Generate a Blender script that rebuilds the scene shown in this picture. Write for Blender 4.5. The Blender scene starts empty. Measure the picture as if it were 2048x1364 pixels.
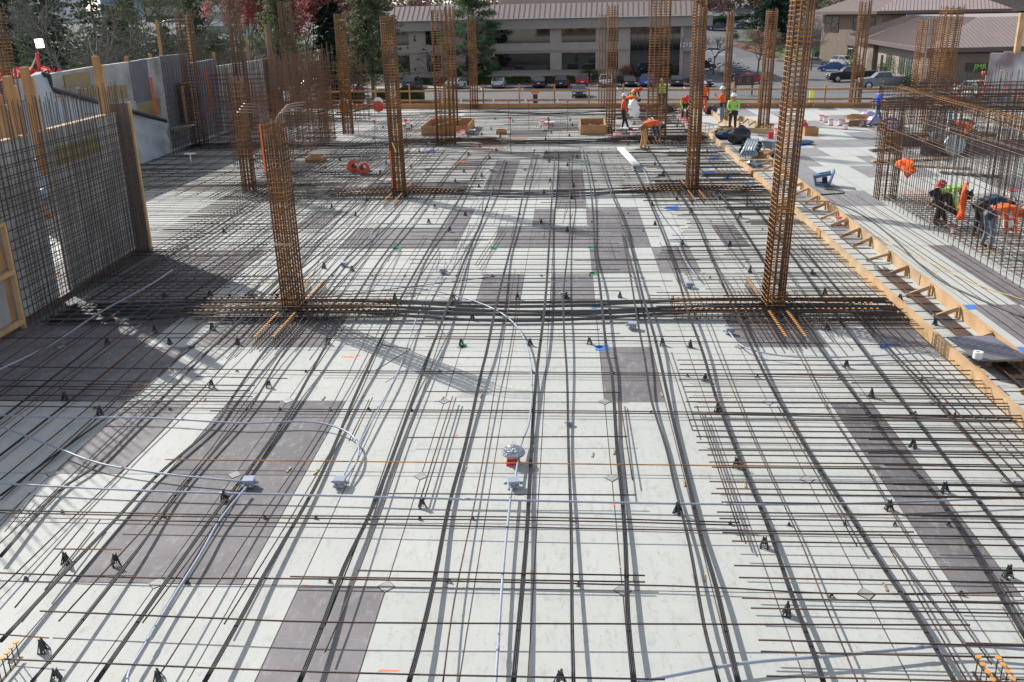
import bpy, bmesh, math, random
from mathutils import Vector, Matrix
random.seed(7)
C = bpy.context.scene.collection
# ---------------------------------------------------------------- camera
F_PX, PITCH, YAW, ROLL, H = 1866.38, 0.33981, -0.06267, -0.02135, 5.7
fwd = Vector((math.sin(YAW)*math.cos(PITCH), math.cos(YAW)*math.cos(PITCH), -math.sin(PITCH)))
rt0 = Vector((math.cos(YAW), -math.sin(YAW), 0)); up0 = rt0.cross(fwd)
RT = rt0*math.cos(ROLL)+up0*math.sin(ROLL); UP = -rt0*math.sin(ROLL)+up0*math.cos(ROLL)
cam = bpy.data.objects.new('camera', bpy.data.cameras.new('camera')); C.objects.link(cam)
cam.data.sensor_width = 36; cam.data.lens = F_PX/2048*36; cam.data.clip_start = .1; cam.data.clip_end = 4000
m = Matrix((RT, UP, -fwd)).transposed().to_4x4(); m.translation = (0, 0, H); cam.matrix_world = m
bpy.context.scene.camera = cam
# ---------------------------------------------------------------- world, sun, exposure
SUN_D = Vector((-.735, .678, math.tan(math.radians(34)))).normalized()     # towards the sun
w = bpy.data.worlds.new('World'); bpy.context.scene.world = w; w.use_nodes = True
nt = w.node_tree; bg = nt.nodes['Background']; sk = nt.nodes.new('ShaderNodeTexSky'); sk.sky_type = 'NISHITA'
sk.sun_disc = False; sk.sun_elevation = math.radians(34); sk.sun_rotation = math.atan2(SUN_D.x, SUN_D.y)
sk.air_density = 1.0; sk.dust_density = .4
hs = nt.nodes.new('ShaderNodeHueSaturation'); hs.inputs['Saturation'].default_value = .42; nt.links.new(sk.outputs[0], hs.inputs['Color']); nt.links.new(hs.outputs[0], bg.inputs[0]); bg.inputs[1].default_value = .12
sun = bpy.data.objects.new('sun', bpy.data.lights.new('sun', 'SUN')); C.objects.link(sun)
sun.data.energy = 3.6; sun.data.angle = math.radians(.5); sun.data.color = (1, .955, .89)
sun.rotation_euler = SUN_D.to_track_quat('Z', 'Y').to_euler()
vs = bpy.context.scene.view_settings; vs.view_transform = 'Standard'; vs.look = 'None'; vs.gamma = 1
vs.use_curve_mapping = False; vs.exposure = .7
# ---------------------------------------------------------------- pixel -> world on a height
def ray(px, py): return fwd+RT*((px-1024)/F_PX)-UP*((py-682)/F_PX)
def at(px, py, z=0.0):
    v = ray(px, py); return Vector((0, 0, H))+v*((z-H)/v.z)
def onX(px, py, X):
    v = ray(px, py); return Vector((0, 0, H))+v*(X/v.x)
def onY(px, py, Y):
    v = ray(px, py); return Vector((0, 0, H))+v*(Y/v.y)
GZ = -4.7
def gz(x, y): return GZ+.14*min(65, max(0, y-212))+.012*max(0, y-277)
def gat(px, py):
    v = ray(px, py); t = 40.0
    while t < 1500:
        p = Vector((0, 0, H))+v*t
        if p.z <= gz(p.x, p.y): break
        t += .25
    return p
# ---------------------------------------------------------------- materials
def mat(name, col, rough=.7, metal=0.0, world=False, scale=5.0, amt=.5, bump=0.0, bscale=40.0, col2=None, spec=.5, stretch=None, emit=0, detail=6, trans=0):
    m = bpy.data.materials.new(name); m.use_nodes = True; n = m.node_tree.nodes; l = m.node_tree.links
    b = n['Principled BSDF']; b.inputs['Base Color'].default_value = (*col, 1); b.inputs['Roughness'].default_value = rough
    b.inputs['Metallic'].default_value = metal; b.inputs['Specular IOR Level'].default_value = spec
    if trans: b.inputs['Transmission Weight'].default_value = trans
    tc = n.new('ShaderNodeTexCoord')
    src = tc.outputs['Object']
    if world: src = n.new('ShaderNodeNewGeometry').outputs['Position']
    if stretch:
        mp = n.new('ShaderNodeMapping'); mp.inputs['Scale'].default_value = stretch; l.new(src, mp.inputs[0]); src = mp.outputs[0]
    if col2:
        nz = n.new('ShaderNodeTexNoise'); nz.inputs['Scale'].default_value = scale; nz.inputs['Detail'].default_value = detail
        l.new(src, nz.inputs['Vector']); r = n.new('ShaderNodeValToRGB'); l.new(nz.outputs[0], r.inputs[0])
        r.color_ramp.elements[0].position = .5-amt/2; r.color_ramp.elements[1].position = .5+amt/2
        r.color_ramp.elements[0].color = (*col, 1); r.color_ramp.elements[1].color = (*col2, 1)
        l.new(r.outputs[0], b.inputs['Base Color'])
    if bump:
        nb = n.new('ShaderNodeTexNoise'); nb.inputs['Scale'].default_value = bscale; nb.inputs['Detail'].default_value = 4; l.new(src, nb.inputs['Vector'])
        bp = n.new('ShaderNodeBump'); bp.inputs['Strength'].default_value = bump; bp.inputs['Distance'].default_value = .02
        l.new(nb.outputs[0], bp.inputs['Height']); l.new(bp.outputs[0], b.inputs['Normal'])
    if emit:
        b.inputs['Emission Color'].default_value = (*col, 1); b.inputs['Emission Strength'].default_value = emit
    return m
M = {}
M['rebar'] = mat('dark_rebar', (.022, .021, .024), .5, .3, world=True, col2=(.1, .05, .026), scale=1.1, amt=.2, bump=.4, bscale=200)
M['rebar2'] = mat('brown_rebar', (.095, .046, .024), .7, .2, world=True, col2=(.032, .026, .026), scale=2.0, amt=.3, bump=.4, bscale=200)
M['rust'] = mat('rusty_rebar', (.56, .25, .05), .85, 0, world=True, col2=(.13, .055, .024), scale=2.3, amt=.36, bump=.3, bscale=60)
M['rustv'] = mat('rusty_upright', (.17, .08, .036), .85, 0, world=True, col2=(.055, .032, .025), scale=1.5, amt=.3)
M['cage'] = mat('cage_rebar', (.13, .07, .042), .7, .1, world=True, col2=(.06, .048, .042), scale=.9, amt=.3)
M['signbrown'] = mat('sign_brown', (.06, .03, .03), .6)
M['blind'] = mat('window_blind', (.07, .065, .06), .6)
M['bentbar'] = mat('bent_bar_steel', (.26, .21, .18), .45, .5, world=True, col2=(.15, .09, .06), scale=2)
M['cagebrown'] = mat('core_rebar', (.2, .088, .04), .75, 0, world=True, col2=(.08, .045, .032), scale=.8, amt=.35)
M['sawred'] = mat('orange_red_housing', (.62, .07, .02), .45, world=True, col2=(.3, .05, .02), scale=6)
M['cagegrey'] = mat('grey_brown_rebar', (.042, .036, .035), .6, .2, world=True, col2=(.085, .055, .04), scale=1.1, amt=.3)
M['tendon'] = mat('black_sheath', (.008, .009, .012), .5, 0, col2=(.016, .017, .021), scale=3, amt=.4, spec=.3)
M['conduit'] = mat('grey_conduit', (.34, .38, .46), .4, 0, world=True, col2=(.26, .29, .36), scale=4, amt=.5)
M['chair'] = mat('black_plastic', (.03, .036, .038), .5)
M['timber'] = mat('fir_timber', (.4, .24, .12), .75, 0, world=True, col2=(.55, .37, .2), scale=2, amt=.45, bump=.15)
M['timber2'] = mat('pale_timber', (.56, .41, .25), .75, 0, world=True, col2=(.33, .22, .12), scale=1.7, amt=.45, bump=.15)
M['timber3'] = mat('orange_timber', (.47, .25, .1), .75, 0, world=True, col2=(.29, .15, .065), scale=1.6, amt=.45, bump=.15)
M['ply'] = mat('faced_plywood', (.44, .43, .42), .75, 0, world=True, col2=(.2, .19, .19), scale=1.1, amt=.4, bump=.2, bscale=15, detail=9)
M['plydark'] = mat('dark_plywood', (.1, .1, .125), .7, 0, col2=(.17, .165, .19), scale=2, amt=.5)
M['brownply'] = mat('brown_plywood', (.13, .085, .08), .7, 0, col2=(.2, .14, .12), scale=2, amt=.5)
M['ochre'] = mat('ochre_plywood', (.3, .24, .11), .8, 0, col2=(.22, .18, .1), scale=2, amt=.5)
M['conc'] = mat('shotcrete', (.44, .48, .52), .9, 0, world=True, col2=(.22, .25, .29), scale=.8, amt=.4, bump=.7, bscale=5, stretch=(1, 1, .5), detail=9)
M['concwall'] = mat('wet_concrete', (.5, .5, .52), .85, 0, world=True, col2=(.2, .15, .165), scale=.75, amt=.3, bump=.3, bscale=10, detail=9)
M['membrane'] = mat('black_membrane', (.02, .022, .026), .6)
M['white'] = mat('white_plastic', (.75, .75, .76), .5)
M['red'] = mat('red_plastic', (.6, .03, .04), .5)
M['orange'] = mat('orange_cloth', (.85, .14, .015), .8, col2=(.7, .1, .01), scale=8, bump=1.0, bscale=9)
M['orangeneon'] = mat('neon_orange', (.8, .13, .03), .8, col2=(.62, .08, .015), scale=8, bump=1.0, bscale=9)
M['capo'] = mat('orange_cap', (.9, .16, .05), .5)
M['lime'] = mat('lime_cloth', (.42, .72, .16), .8, col2=(.3, .55, .1), scale=8, bump=1.0, bscale=9)
M['blue'] = mat('blue_cloth', (.02, .09, .5), .8, bump=1.0, bscale=9)
M['navy'] = mat('navy_cloth', (.02, .045, .09), .8, bump=1.0, bscale=9)
M['jeans'] = mat('denim', (.1, .17, .26), .85, col2=(.16, .23, .32), scale=12, bump=1.0, bscale=9)
M['dark'] = mat('black_cloth', (.025, .027, .035), .8, bump=1.0, bscale=9)
M['tan'] = mat('tan_cloth', (.4, .2, .07), .85, col2=(.48, .27, .11), scale=6, bump=1.0, bscale=9)
M['greyc'] = mat('grey_cloth', (.17, .16, .14), .85, bump=1.0, bscale=9)
M['green'] = mat('green_cloth', (.03, .09, .07), .85, bump=1.0, bscale=9)
M['skin'] = mat('skin', (.42, .21, .13), .6)
M['boot'] = mat('leather_boot', (.16, .08, .035), .7)
M['bootY'] = mat('yellow_boot', (.5, .26, .05), .7)
M['silver'] = mat('reflective_tape', (.7, .7, .62), .3)
M['yellowt'] = mat('yellow_tape', (.8, .8, .12), .4)
M['bluetape'] = mat('blue_tape', (.05, .2, .62), .6)
M['greentape'] = mat('green_tape', (.05, .3, .15), .6)
M['paint'] = mat('orange_spray', (.95, .24, .12), .8)
M['pinkline'] = mat('pink_chalk', (.9, .45, .42), .9)
M['galv'] = mat('galvanised', (.45, .5, .55), .4, .6, col2=(.3, .35, .4), scale=10)
M['steelblue'] = mat('blue_steel', (.09, .19, .31), .45, .3)
M['wrap'] = mat('lilac_wrap', (.42, .36, .6), .35, bump=.8, bscale=10)
M['card'] = mat('cardboard', (.36, .22, .12), .85)
M['bag'] = mat('black_bag', (.02, .023, .035), .25, bump=.8, bscale=12)
M['foil'] = mat('duct_tape', (.32, .34, .37), .3, .8, bump=.6, bscale=25)
M['stud'] = mat('stud_head', (.62, .27, .05), .6)
M['asphalt'] = mat('asphalt', (.15, .15, .152), .9, 0, col2=(.105, .105, .11), scale=.15, amt=.5, bump=.2, bscale=20, detail=9)
M['paintw'] = mat('white_road_paint', (.6, .6, .58), .8)
M['kerbm'] = mat('kerb_concrete', (.33, .33, .31), .9)
M['grass'] = mat('lawn', (.07, .13, .03), .95, 0, col2=(.11, .16, .05), scale=1.5, bump=.8, bscale=8)
M['mulch'] = mat('bark_mulch', (.14, .055, .03), .95, 0, col2=(.09, .04, .03), scale=2, bump=.8, bscale=8)
M['bwall'] = mat('grey_stucco', (.39, .345, .315), .9, 0, col2=(.33, .29, .265), scale=.7, amt=.5, bump=.1)
M['bband'] = mat('darker_stucco', (.27, .243, .23), .9)
M['bpar'] = mat('parapet_stucco', (.33, .3, .285), .9, 0, col2=(.29, .262, .25), scale=.4)
M['glass'] = mat('tinted_glass', (.012, .012, .014), .04, 0, spec=1.0)
M['frame'] = mat('dark_frame', (.03, .028, .027), .5)
M['glass2'] = mat('pale_glass', (.1, .12, .12), .08, 0, spec=1.0)
M['roof'] = mat('brown_metal_roof', (.38, .3, .27), .5, .1, col2=(.33, .26, .235), scale=.4)
M['seam'] = mat('roof_seam', (.17, .13, .118), .5)
M['roofside'] = mat('roof_fascia', (.11, .078, .07), .6)
M['block'] = mat('tan_block', (.2, .155, .125), .9, 0, col2=(.165, .128, .1), scale=1, bump=.2)
M['stucco2'] = mat('tan_stucco', (.3, .25, .215), .9, 0, col2=(.27, .22, .19), scale=.6)
M['brown2'] = mat('brown_wall', (.16, .128, .112), .9)
M['bark'] = mat('bark', (.11, .08, .06), .9, col2=(.17, .135, .11), scale=4)
M['barkgrey'] = mat('grey_twigs', (.2, .185, .17), .9, col2=(.13, .12, .105), scale=4)
M['barkolive'] = mat('olive_twigs', (.105, .11, .07), .9)
M['tyre'] = mat('tyre', (.015, .015, .016), .8)
M['rim'] = mat('alloy', (.42, .43, .45), .35, .8)
M['carglass'] = mat('car_glass', (.02, .028, .035), .04, 0, spec=1.0)
M['tail'] = mat('tail_lamp', (.45, .01, .015), .25)
M['head'] = mat('head_lamp', (.75, .78, .8), .15)
M['chrome'] = mat('chrome', (.6, .6, .6), .2, 1)
M['black'] = mat('black_trim', (.012, .012, .013), .5)
M['plate'] = mat('number_plate', (.6, .62, .65), .5)
def leafmat(name, a, b):
    m = mat(name, a, .75, 0, col2=b, scale=.6, amt=.5, detail=8)
    n = m.node_tree.nodes; l = m.node_tree.links; tr = n.new('ShaderNodeBsdfTranslucent'); mx = n.new('ShaderNodeMixShader'); mx.inputs[0].default_value = .45
    l.new(n['Principled BSDF'].inputs['Base Color'].links[0].from_socket, tr.inputs[0]); l.new(n['Principled BSDF'].outputs[0], mx.inputs[1]); l.new(tr.outputs[0], mx.inputs[2]); l.new(mx.outputs[0], n['Material Output'].inputs[0])
    return m
M['fir'] = leafmat('fir_needles', (.025, .05, .032), (.075, .105, .055))
M['fir2'] = leafmat('light_needles', (.08, .11, .06), (.16, .18, .09))
M['pine'] = leafmat('pine_needles', (.045, .09, .045), (.1, .15, .07))
M['cypress'] = leafmat('cypress_leaves', (.012, .035, .025), (.03, .06, .035))
M['plum'] = leafmat('plum_leaves', (.36, .11, .115), (.48, .22, .2))
M['plum2'] = leafmat('mauve_blossom', (.16, .08, .085), (.24, .13, .13))
M['shrub'] = leafmat('shrub_leaves', (.06, .11, .03), (.17, .21, .07))
M['hedge'] = leafmat('hedge_leaves', (.03, .065, .02), (.07, .12, .03))
M['crim'] = leafmat('crimson_leaves', (.28, .005, .04), (.42, .02, .07))
M['oak'] = leafmat('dry_oak_leaves', (.3, .1, .05), (.22, .12, .07))
M['olive'] = leafmat('olive_leaves', (.1, .12, .05), (.19, .19, .09))
CARCOL = dict(white=(.72, .73, .74), silver=(.42, .44, .46), grey=(.1, .11, .13), black=(.012, .012, .015), red=(.4, .01, .025), blue=(.02, .1, .38), dkblue=(.02, .04, .09), steel=(.08, .15, .24), champ=(.28, .27, .24), green=(.015, .03, .03), maroon=(.2, .01, .03), slate=(.13, .15, .18))
for k, c in CARCOL.items(): M['car_'+k] = mat('car_paint_'+k, c, .25, .3, spec=.6)
# ---------------------------------------------------------------- mesh helpers
class MB:
    def __init__(s): s.v = []; s.f = []; s.m = []
    def add(s, vs, fs, mi=0):
        o = len(s.v); s.v += [tuple(v) for v in vs]; s.f += [tuple(i+o for i in f) for f in fs]; s.m += [mi]*len(fs); return s
    def box(s, c, d, rz=0, mi=0, rot=None):
        hx, hy, hz = d[0]/2, d[1]/2, d[2]/2; R = rot or Matrix.Rotation(rz, 3, 'Z')
        vs = [Vector(c)+R@Vector((x*hx, y*hy, z*hz)) for x in (-1, 1) for y in (-1, 1) for z in (-1, 1)]
        return s.add(vs, [(0, 1, 3, 2), (4, 6, 7, 5), (0, 4, 5, 1), (2, 3, 7, 6), (0, 2, 6, 4), (1, 5, 7, 3)], mi)
    def bar(s, a, b, w, h=None, mi=0, upv=None):   # rectangular timber between two points
        a = Vector(a); b = Vector(b); d = (b-a); L = d.length; d.normalize(); h = h or w
        u = Vector(upv) if upv else Vector((0, 0, 1))
        if abs(d.dot(u)) > .98: u = Vector((0, 1, 0))
        x = d.cross(u).normalized(); z = x.cross(d)
        return s.box((a+b)/2, (w, L, h), mi=mi, rot=Matrix((x, d, z)).transposed())
    def tube(s, pts, r, n=5, mi=0, cap=True):
        pts = [Vector(p) for p in pts]; rr = r if isinstance(r, (list, tuple)) else [r]*len(pts); vs = []
        for i, p in enumerate(pts):
            d = (pts[min(i+1, len(pts)-1)]-pts[max(i-1, 0)]).normalized()
            u = Vector((0, 0, 1)) if abs(d.z) < .9 else Vector((1, 0, 0))
            x = d.cross(u).normalized(); z = x.cross(d)
            vs += [p+(x*math.cos(2*math.pi*k/n)+z*math.sin(2*math.pi*k/n))*rr[i] for k in range(n)]
        fs = [(i*n+k, i*n+(k+1) % n, (i+1)*n+(k+1) % n, (i+1)*n+k) for i in range(len(pts)-1) for k in range(n)]
        if cap: fs += [tuple(range(n))[::-1], tuple(range((len(pts)-1)*n, len(pts)*n))]
        return s.add(vs, fs, mi)
    def lathe(s, prof, c=(0, 0, 0), n=16, mi=0, rot=None):
        R = rot or Matrix.Identity(3); c = Vector(c)
        vs = [c+R@Vector((r*math.cos(2*math.pi*k/n), r*math.sin(2*math.pi*k/n), z)) for r, z in prof for k in range(n)]
        fs = [(i*n+k, i*n+(k+1) % n, (i+1)*n+(k+1) % n, (i+1)*n+k) for i in range(len(prof)-1) for k in range(n)]
        fs += [tuple(range(n))[::-1], tuple(range((len(prof)-1)*n, len(prof)*n))]
        return s.add(vs, fs, mi)
    def prism(s, poly, z0, z1, mi=0):
        n = len(poly); vs = [(x, y, z0) for x, y in poly]+[(x, y, z1) for x, y in poly]
        return s.add(vs, [tuple(range(n))[::-1], tuple(range(n, 2*n))]+[(i, (i+1) % n, n+(i+1) % n, n+i) for i in range(n)], mi)
    def mesh(s, name, mats, smooth=False):
        me = bpy.data.meshes.new(name); me.from_pydata(s.v, [], s.f)
        for x in (mats if isinstance(mats, (list, tuple)) else [mats]): me.materials.append(M[x] if isinstance(x, str) else x)
        me.polygons.foreach_set('material_index', s.m)
        if smooth: me.polygons.foreach_set('use_smooth', [True]*len(s.f))
        me.update(); return me
    def obj(s, name, mats, parent=None, smooth=False, loc=None, rz=0):
        o = bpy.data.objects.new(name, s.mesh(name, mats, smooth)); C.objects.link(o)
        if parent: o.parent = parent
        if loc is not None: o.location = loc
        if rz: o.rotation_euler.z = rz
        return o
def tag(o, label=None, cat=None, group=None, kind=None):
    if label: o['label'] = label
    if cat: o['category'] = cat
    if group: o['group'] = group
    if kind: o['kind'] = kind
    return o
def thing(name, label, cat, loc=(0, 0, 0), rz=0, group=None):
    o = bpy.data.objects.new(name, None); C.objects.link(o); o.location = loc; o.rotation_euler.z = rz
    o.empty_display_size = .2
    return tag(o, label, cat, group)
def copy_tree(o, parent=None):
    c = o.copy(); C.objects.link(c)
    if parent: c.parent = parent
    for ch in o.children: copy_tree(ch, c)
    return c
def ob(name, me, parent=None, loc=None):
    o = bpy.data.objects.new(name, me); C.objects.link(o)
    if parent: o.parent = parent
    if loc is not None: o.location = loc
    return o
def text_mesh(s, size, depth, m):
    cu = bpy.data.curves.new('lettering', 'FONT'); cu.body = s; cu.size = size; cu.extrude = depth; cu.align_x = 'CENTER'; cu.align_y = 'CENTER'
    t = bpy.data.objects.new('lettering', cu); C.objects.link(t); bpy.context.view_layer.update()
    me = bpy.data.meshes.new_from_object(t.evaluated_get(bpy.context.evaluated_depsgraph_get())); bpy.data.objects.remove(t)
    me.materials.clear(); me.materials.append(M[m]); me.name = 'lettering'; return me
# ================================================================ DECK
G0, G1, GS = -1.905, 13.283, 2.479
def uvw(u, v): return G0+u*GS, G1+v*GS
DARK = [(-1.375, -.625, -2, 0), (-.375, 0, -3, -2), (1, 1.375, 0, 1), (2.375, 2.625, -2, 0), (3, 3.375, -2, -1), (-2, -1.625, -1, 0),
 (-4.4, -2.375, 1, 4), (-4.4, -2, 0, 1), (-1.625, -.375, 4, 5), (0, .375, 4, 5), (.375, .625, 4, 6), (.625, 1, 4, 5), (1, 1.625, 4, 6), (1, 1.375, 3, 4),
 (0, .375, 2, 3), (.625, 1, 2, 3), (.625, 1, 6, 9), (-2, -1.375, 7, 8), (-1.375, -.625, 7, 8), (-.375, 0, 7, 8), (-1, -.625, 9, 10), (-.375, 0, 8, 10),
 (.375, 1, 10, 11), (-.625, -.375, 5, 6), (2.375, 2.625, 4, 5), (1.625, 2, 3, 4), (2, 2.625, 1, 2), (3, 3.375, 1, 2), (-1.9, -1, 1, 2), (-3.375, -2.375, 7, 8), (-2.4, -2, 5, 6),
 (3.7, 4.5, 6, 7), (3.9, 4.3, 7, 8), (4.0, 4.4, 8, 10), (5, 5.4, 8, 9), (3.62, 4.1, 4, 5), (4.5, 4.7, 2, 4), (3.9, 4.15, 1, 2), (4.15, 4.38, 1, 2),
 (4.4, 5, 10, 11), (5, 5.6, 11, 12), (4.2, 4.7, 12, 13), (6, 6.6, 12, 13), (5.2, 5.8, 14, 15), (6.2, 7, 15, 16), (4.4, 5, 16, 17), (7, 7.6, 10, 11), (6.4, 7, 7, 8), (2.1, 2.5, 7, 8), (-1, -.5, 12, 13), (.4, 1, 14, 15), (-.375, .375, 13, 14), (1.6, 2.2, 12, 13), (2.4, 3, 15, 17)]
PINK = [(-1, .0, 12, 12.6), (-2.2, -1.4, 12.4, 13), (1.6, 2.1, 12, 12.6), (4.6, 5.2, 12, 12.7), (4.4, 5.2, 5.9, 6.0), (5, 5.8, 6, 7), (-.9, -.2, 11.4, 12)]
def EY(x): return 60.75-.128*(x+14)
def build_deck():
    mb = MB(); tone = []
    us = []
    for k in range(-8, 13): us += [k, k+.375, k+.625]
    us.append(13)
    U0, U1 = (-18.3-G0)/GS, (27-G0)/GS
    us = [U0]+[u for u in us if U0+.02 < u < U1-.02]+[U1]
    rnd = random.Random(3)
    dn = {}
    for i in range(len(us)-1):
        for v in range(-6, 20):
            u0, u1 = us[i], us[i+1]; v1 = v+1
            uc, vc = (u0+u1)/2, (v+v1)/2; mi = 0
            for d in DARK:
                if d[0]-.01 < uc < d[1]+.01 and d[2] < vc < d[3]: mi = 3 if uc > 3.8 and vc > 4 else 1
            for d in PINK:
                if d[0]-.01 < uc < d[1]+.01 and d[2] < vc < d[3]: mi = 2
            if uc > 3.9 and vc > 8 and mi == 0 and rnd.random() < .12: mi = 3
            x0, y0 = uvw(u0, v); x1, y1 = uvw(u1, v1); g = .0065; ya = min(y1, EY(x0)); yb = min(y1, EY(x1))
            if yb <= y0+.05: continue
            mb.add([(x0+g, y0+g, 0), (x1-g, y0+g, 0), (x1-g, yb-g, 0), (x0+g, ya-g, 0)], [(0, 1, 2, 3)], mi)
            key = (int(math.floor(uc+.3)), v, mi)
            dn.setdefault(key, rnd.random()); tone.append(.6*dn[key]+.4*rnd.random())
    def deckmat(name, c1, c2, c3):
        m = bpy.data.materials.new(name); m.use_nodes = True; n = m.node_tree.nodes; l = m.node_tree.links; b = n['Principled BSDF']
        tc = n.new('ShaderNodeTexCoord'); at_ = n.new('ShaderNodeAttribute'); at_.attribute_name = 'tone'
        nz = n.new('ShaderNodeTexNoise'); nz.inputs['Scale'].default_value = .9; nz.inputs['Detail'].default_value = 10; nz.inputs['Roughness'].default_value = .65
        l.new(tc.outputs['Object'], nz.inputs['Vector'])
        mx = n.new('ShaderNodeMix'); mx.data_type = 'RGBA'; mx.inputs['A'].default_value = (*c1, 1); mx.inputs['B'].default_value = (*c2, 1)
        r = n.new('ShaderNodeMapRange'); r.inputs['From Min'].default_value = .36; r.inputs['From Max'].default_value = .64; l.new(nz.outputs[0], r.inputs['Value'])
        ad = n.new('ShaderNodeMath'); ad.operation = 'MULTIPLY_ADD'; l.new(at_.outputs['Fac'], ad.inputs[0]); ad.inputs[1].default_value = .5
        hf = n.new('ShaderNodeMath'); hf.operation = 'MULTIPLY'; l.new(r.outputs[0], hf.inputs[0]); hf.inputs[1].default_value = .5
        l.new(hf.outputs[0], ad.inputs[2]); l.new(ad.outputs[0], mx.inputs['Factor'])
        # scuffs: fine streaky noise
        mp = n.new('ShaderNodeMapping'); mp.inputs['Scale'].default_value = (7, 2.2, 1); l.new(tc.outputs['Object'], mp.inputs[0])
        n2 = n.new('ShaderNodeTexNoise'); n2.inputs['Scale'].default_value = 1.6; n2.inputs['Detail'].default_value = 12; n2.inputs['Roughness'].default_value = .75; l.new(mp.outputs[0], n2.inputs['Vector'])
        r2 = n.new('ShaderNodeValToRGB'); r2.color_ramp.elements[0].position = .52; r2.color_ramp.elements[1].position = .7
        r2.color_ramp.elements[0].color = (0, 0, 0, 1); r2.color_ramp.elements[1].color = (.75, .75, .75, 1); l.new(n2.outputs[0], r2.inputs[0])
        m2 = n.new('ShaderNodeMix'); m2.data_type = 'RGBA'; l.new(mx.outputs['Result'], m2.inputs['A']); m2.inputs['B'].default_value = (*c3, 1); l.new(r2.outputs[0], m2.inputs['Factor'])
        # little dark specks
        vo = n.new('ShaderNodeTexVoronoi'); vo.inputs['Scale'].default_value = 9; l.new(tc.outputs['Object'], vo.inputs['Vector'])
        cr = n.new('ShaderNodeValToRGB'); cr.color_ramp.elements[0].position = .05; cr.color_ramp.elements[1].position = .09
        cr.color_ramp.elements[0].color = (.35, .35, .35, 1); cr.color_ramp.elements[1].color = (1, 1, 1, 1); l.new(vo.outputs['Distance'], cr.inputs[0])
        m3 = n.new('ShaderNodeMix'); m3.data_type = 'RGBA'; m3.blend_type = 'MULTIPLY'; m3.inputs['Factor'].default_value = .7
        l.new(m2.outputs['Result'], m3.inputs['A']); l.new(cr.outputs[0], m3.inputs['B'])
        # drips, boot scuffs and splatter: blotchy warm/dark stains, and pale scratches
        n4 = n.new('ShaderNodeTexNoise'); n4.inputs['Scale'].default_value = 2.6; n4.inputs['Detail'].default_value = 14; n4.inputs['Roughness'].default_value = .8; n4.inputs['Distortion'].default_value = .6; l.new(tc.outputs['Object'], n4.inputs['Vector'])
        c4 = n.new('ShaderNodeValToRGB'); c4.color_ramp.elements[0].position = .56; c4.color_ramp.elements[1].position = .74; c4.color_ramp.elements[0].color = (1, 1, 1, 1); c4.color_ramp.elements[1].color = (.62, .58, .5, 1); l.new(n4.outputs[0], c4.inputs[0])
        m4 = n.new('ShaderNodeMix'); m4.data_type = 'RGBA'; m4.blend_type = 'MULTIPLY'; m4.inputs['Factor'].default_value = .8; l.new(m3.outputs['Result'], m4.inputs['A']); l.new(c4.outputs[0], m4.inputs['B'])
        mp5 = n.new('ShaderNodeMapping'); mp5.inputs['Scale'].default_value = (1.2, 22, 1); mp5.inputs['Rotation'].default_value = (0, 0, .5); l.new(tc.outputs['Object'], mp5.inputs[0])
        n5 = n.new('ShaderNodeTexNoise'); n5.inputs['Scale'].default_value = 2.0; n5.inputs['Detail'].default_value = 10; l.new(mp5.outputs[0], n5.inputs['Vector'])
        c5 = n.new('ShaderNodeValToRGB'); c5.color_ramp.elements[0].position = .64; c5.color_ramp.elements[1].position = .7; c5.color_ramp.elements[0].color = (0, 0, 0, 1); c5.color_ramp.elements[1].color = (.4, .4, .4, 1); l.new(n5.outputs[0], c5.inputs[0])
        m5 = n.new('ShaderNodeMix'); m5.data_type = 'RGBA'; l.new(m4.outputs['Result'], m5.inputs['A']); m5.inputs['B'].default_value = (.46, .45, .43, 1); l.new(c5.outputs[0], m5.inputs['Factor']); l.new(m5.outputs['Result'], b.inputs['Base Color'])
        b.inputs['Roughness'].default_value = .75
        bp = n.new('ShaderNodeBump'); bp.inputs['Strength'].default_value = .12; bp.inputs['Distance'].default_value = .01; l.new(n2.outputs[0], bp.inputs['Height']); l.new(bp.outputs[0], b.inputs['Normal'])
        return m
    ms = [deckmat('pale_form_panel', (.425, .435, .41), (.488, .495, .468), (.3, .3, .265)), deckmat('brown_form_panel', (.095, .088, .095), (.215, .2, .205), (.34, .32, .31)), deckmat('pink_plywood', (.44, .33, .28), (.48, .37, .31), (.34, .26, .23)), deckmat('grey_form_panel', (.17, .165, .175), (.27, .265, .27), (.34, .33, .32))]
    o = mb.obj('deck', ms); tag(o, kind='structure')
    a = o.data.attributes.new('tone', 'FLOAT', 'FACE'); a.data.foreach_set('value', tone)
    sub = MB(); sub.prism([(-18.3, -1.6), (27, -1.6), (27, EY(27)), (-18.3, EY(-18.3))], -.45, -.006)
    tag(sub.obj('deck_underside', 'brownply'), kind='structure')
build_deck()
# drop heads (diamond plates) at the panel nodes
dh = MB(); dh.prism([(.1, 0), (0, .115), (-.1, 0), (0, -.115)], .001, .003); dh.prism([(.088, 0), (0, .102), (-.088, 0), (0, -.102)], .0015, .006, mi=1)
dhm = [dh.mesh('drop_head', ['frame', x]) for x in ('ply', 'ply', 'ply')]
for i in range(-5, 4):
    for j in range(-4, 7):
        x, y = uvw(i, j); o = ob('drop_head', dhm[random.choice((0, 0, 1, 1, 2))], loc=(x, y, 0))
        tag(o, 'small diamond-shaped metal plate set flush where four deck panels meet', 'metal plate', 'diamond plates between the deck panels')
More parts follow.
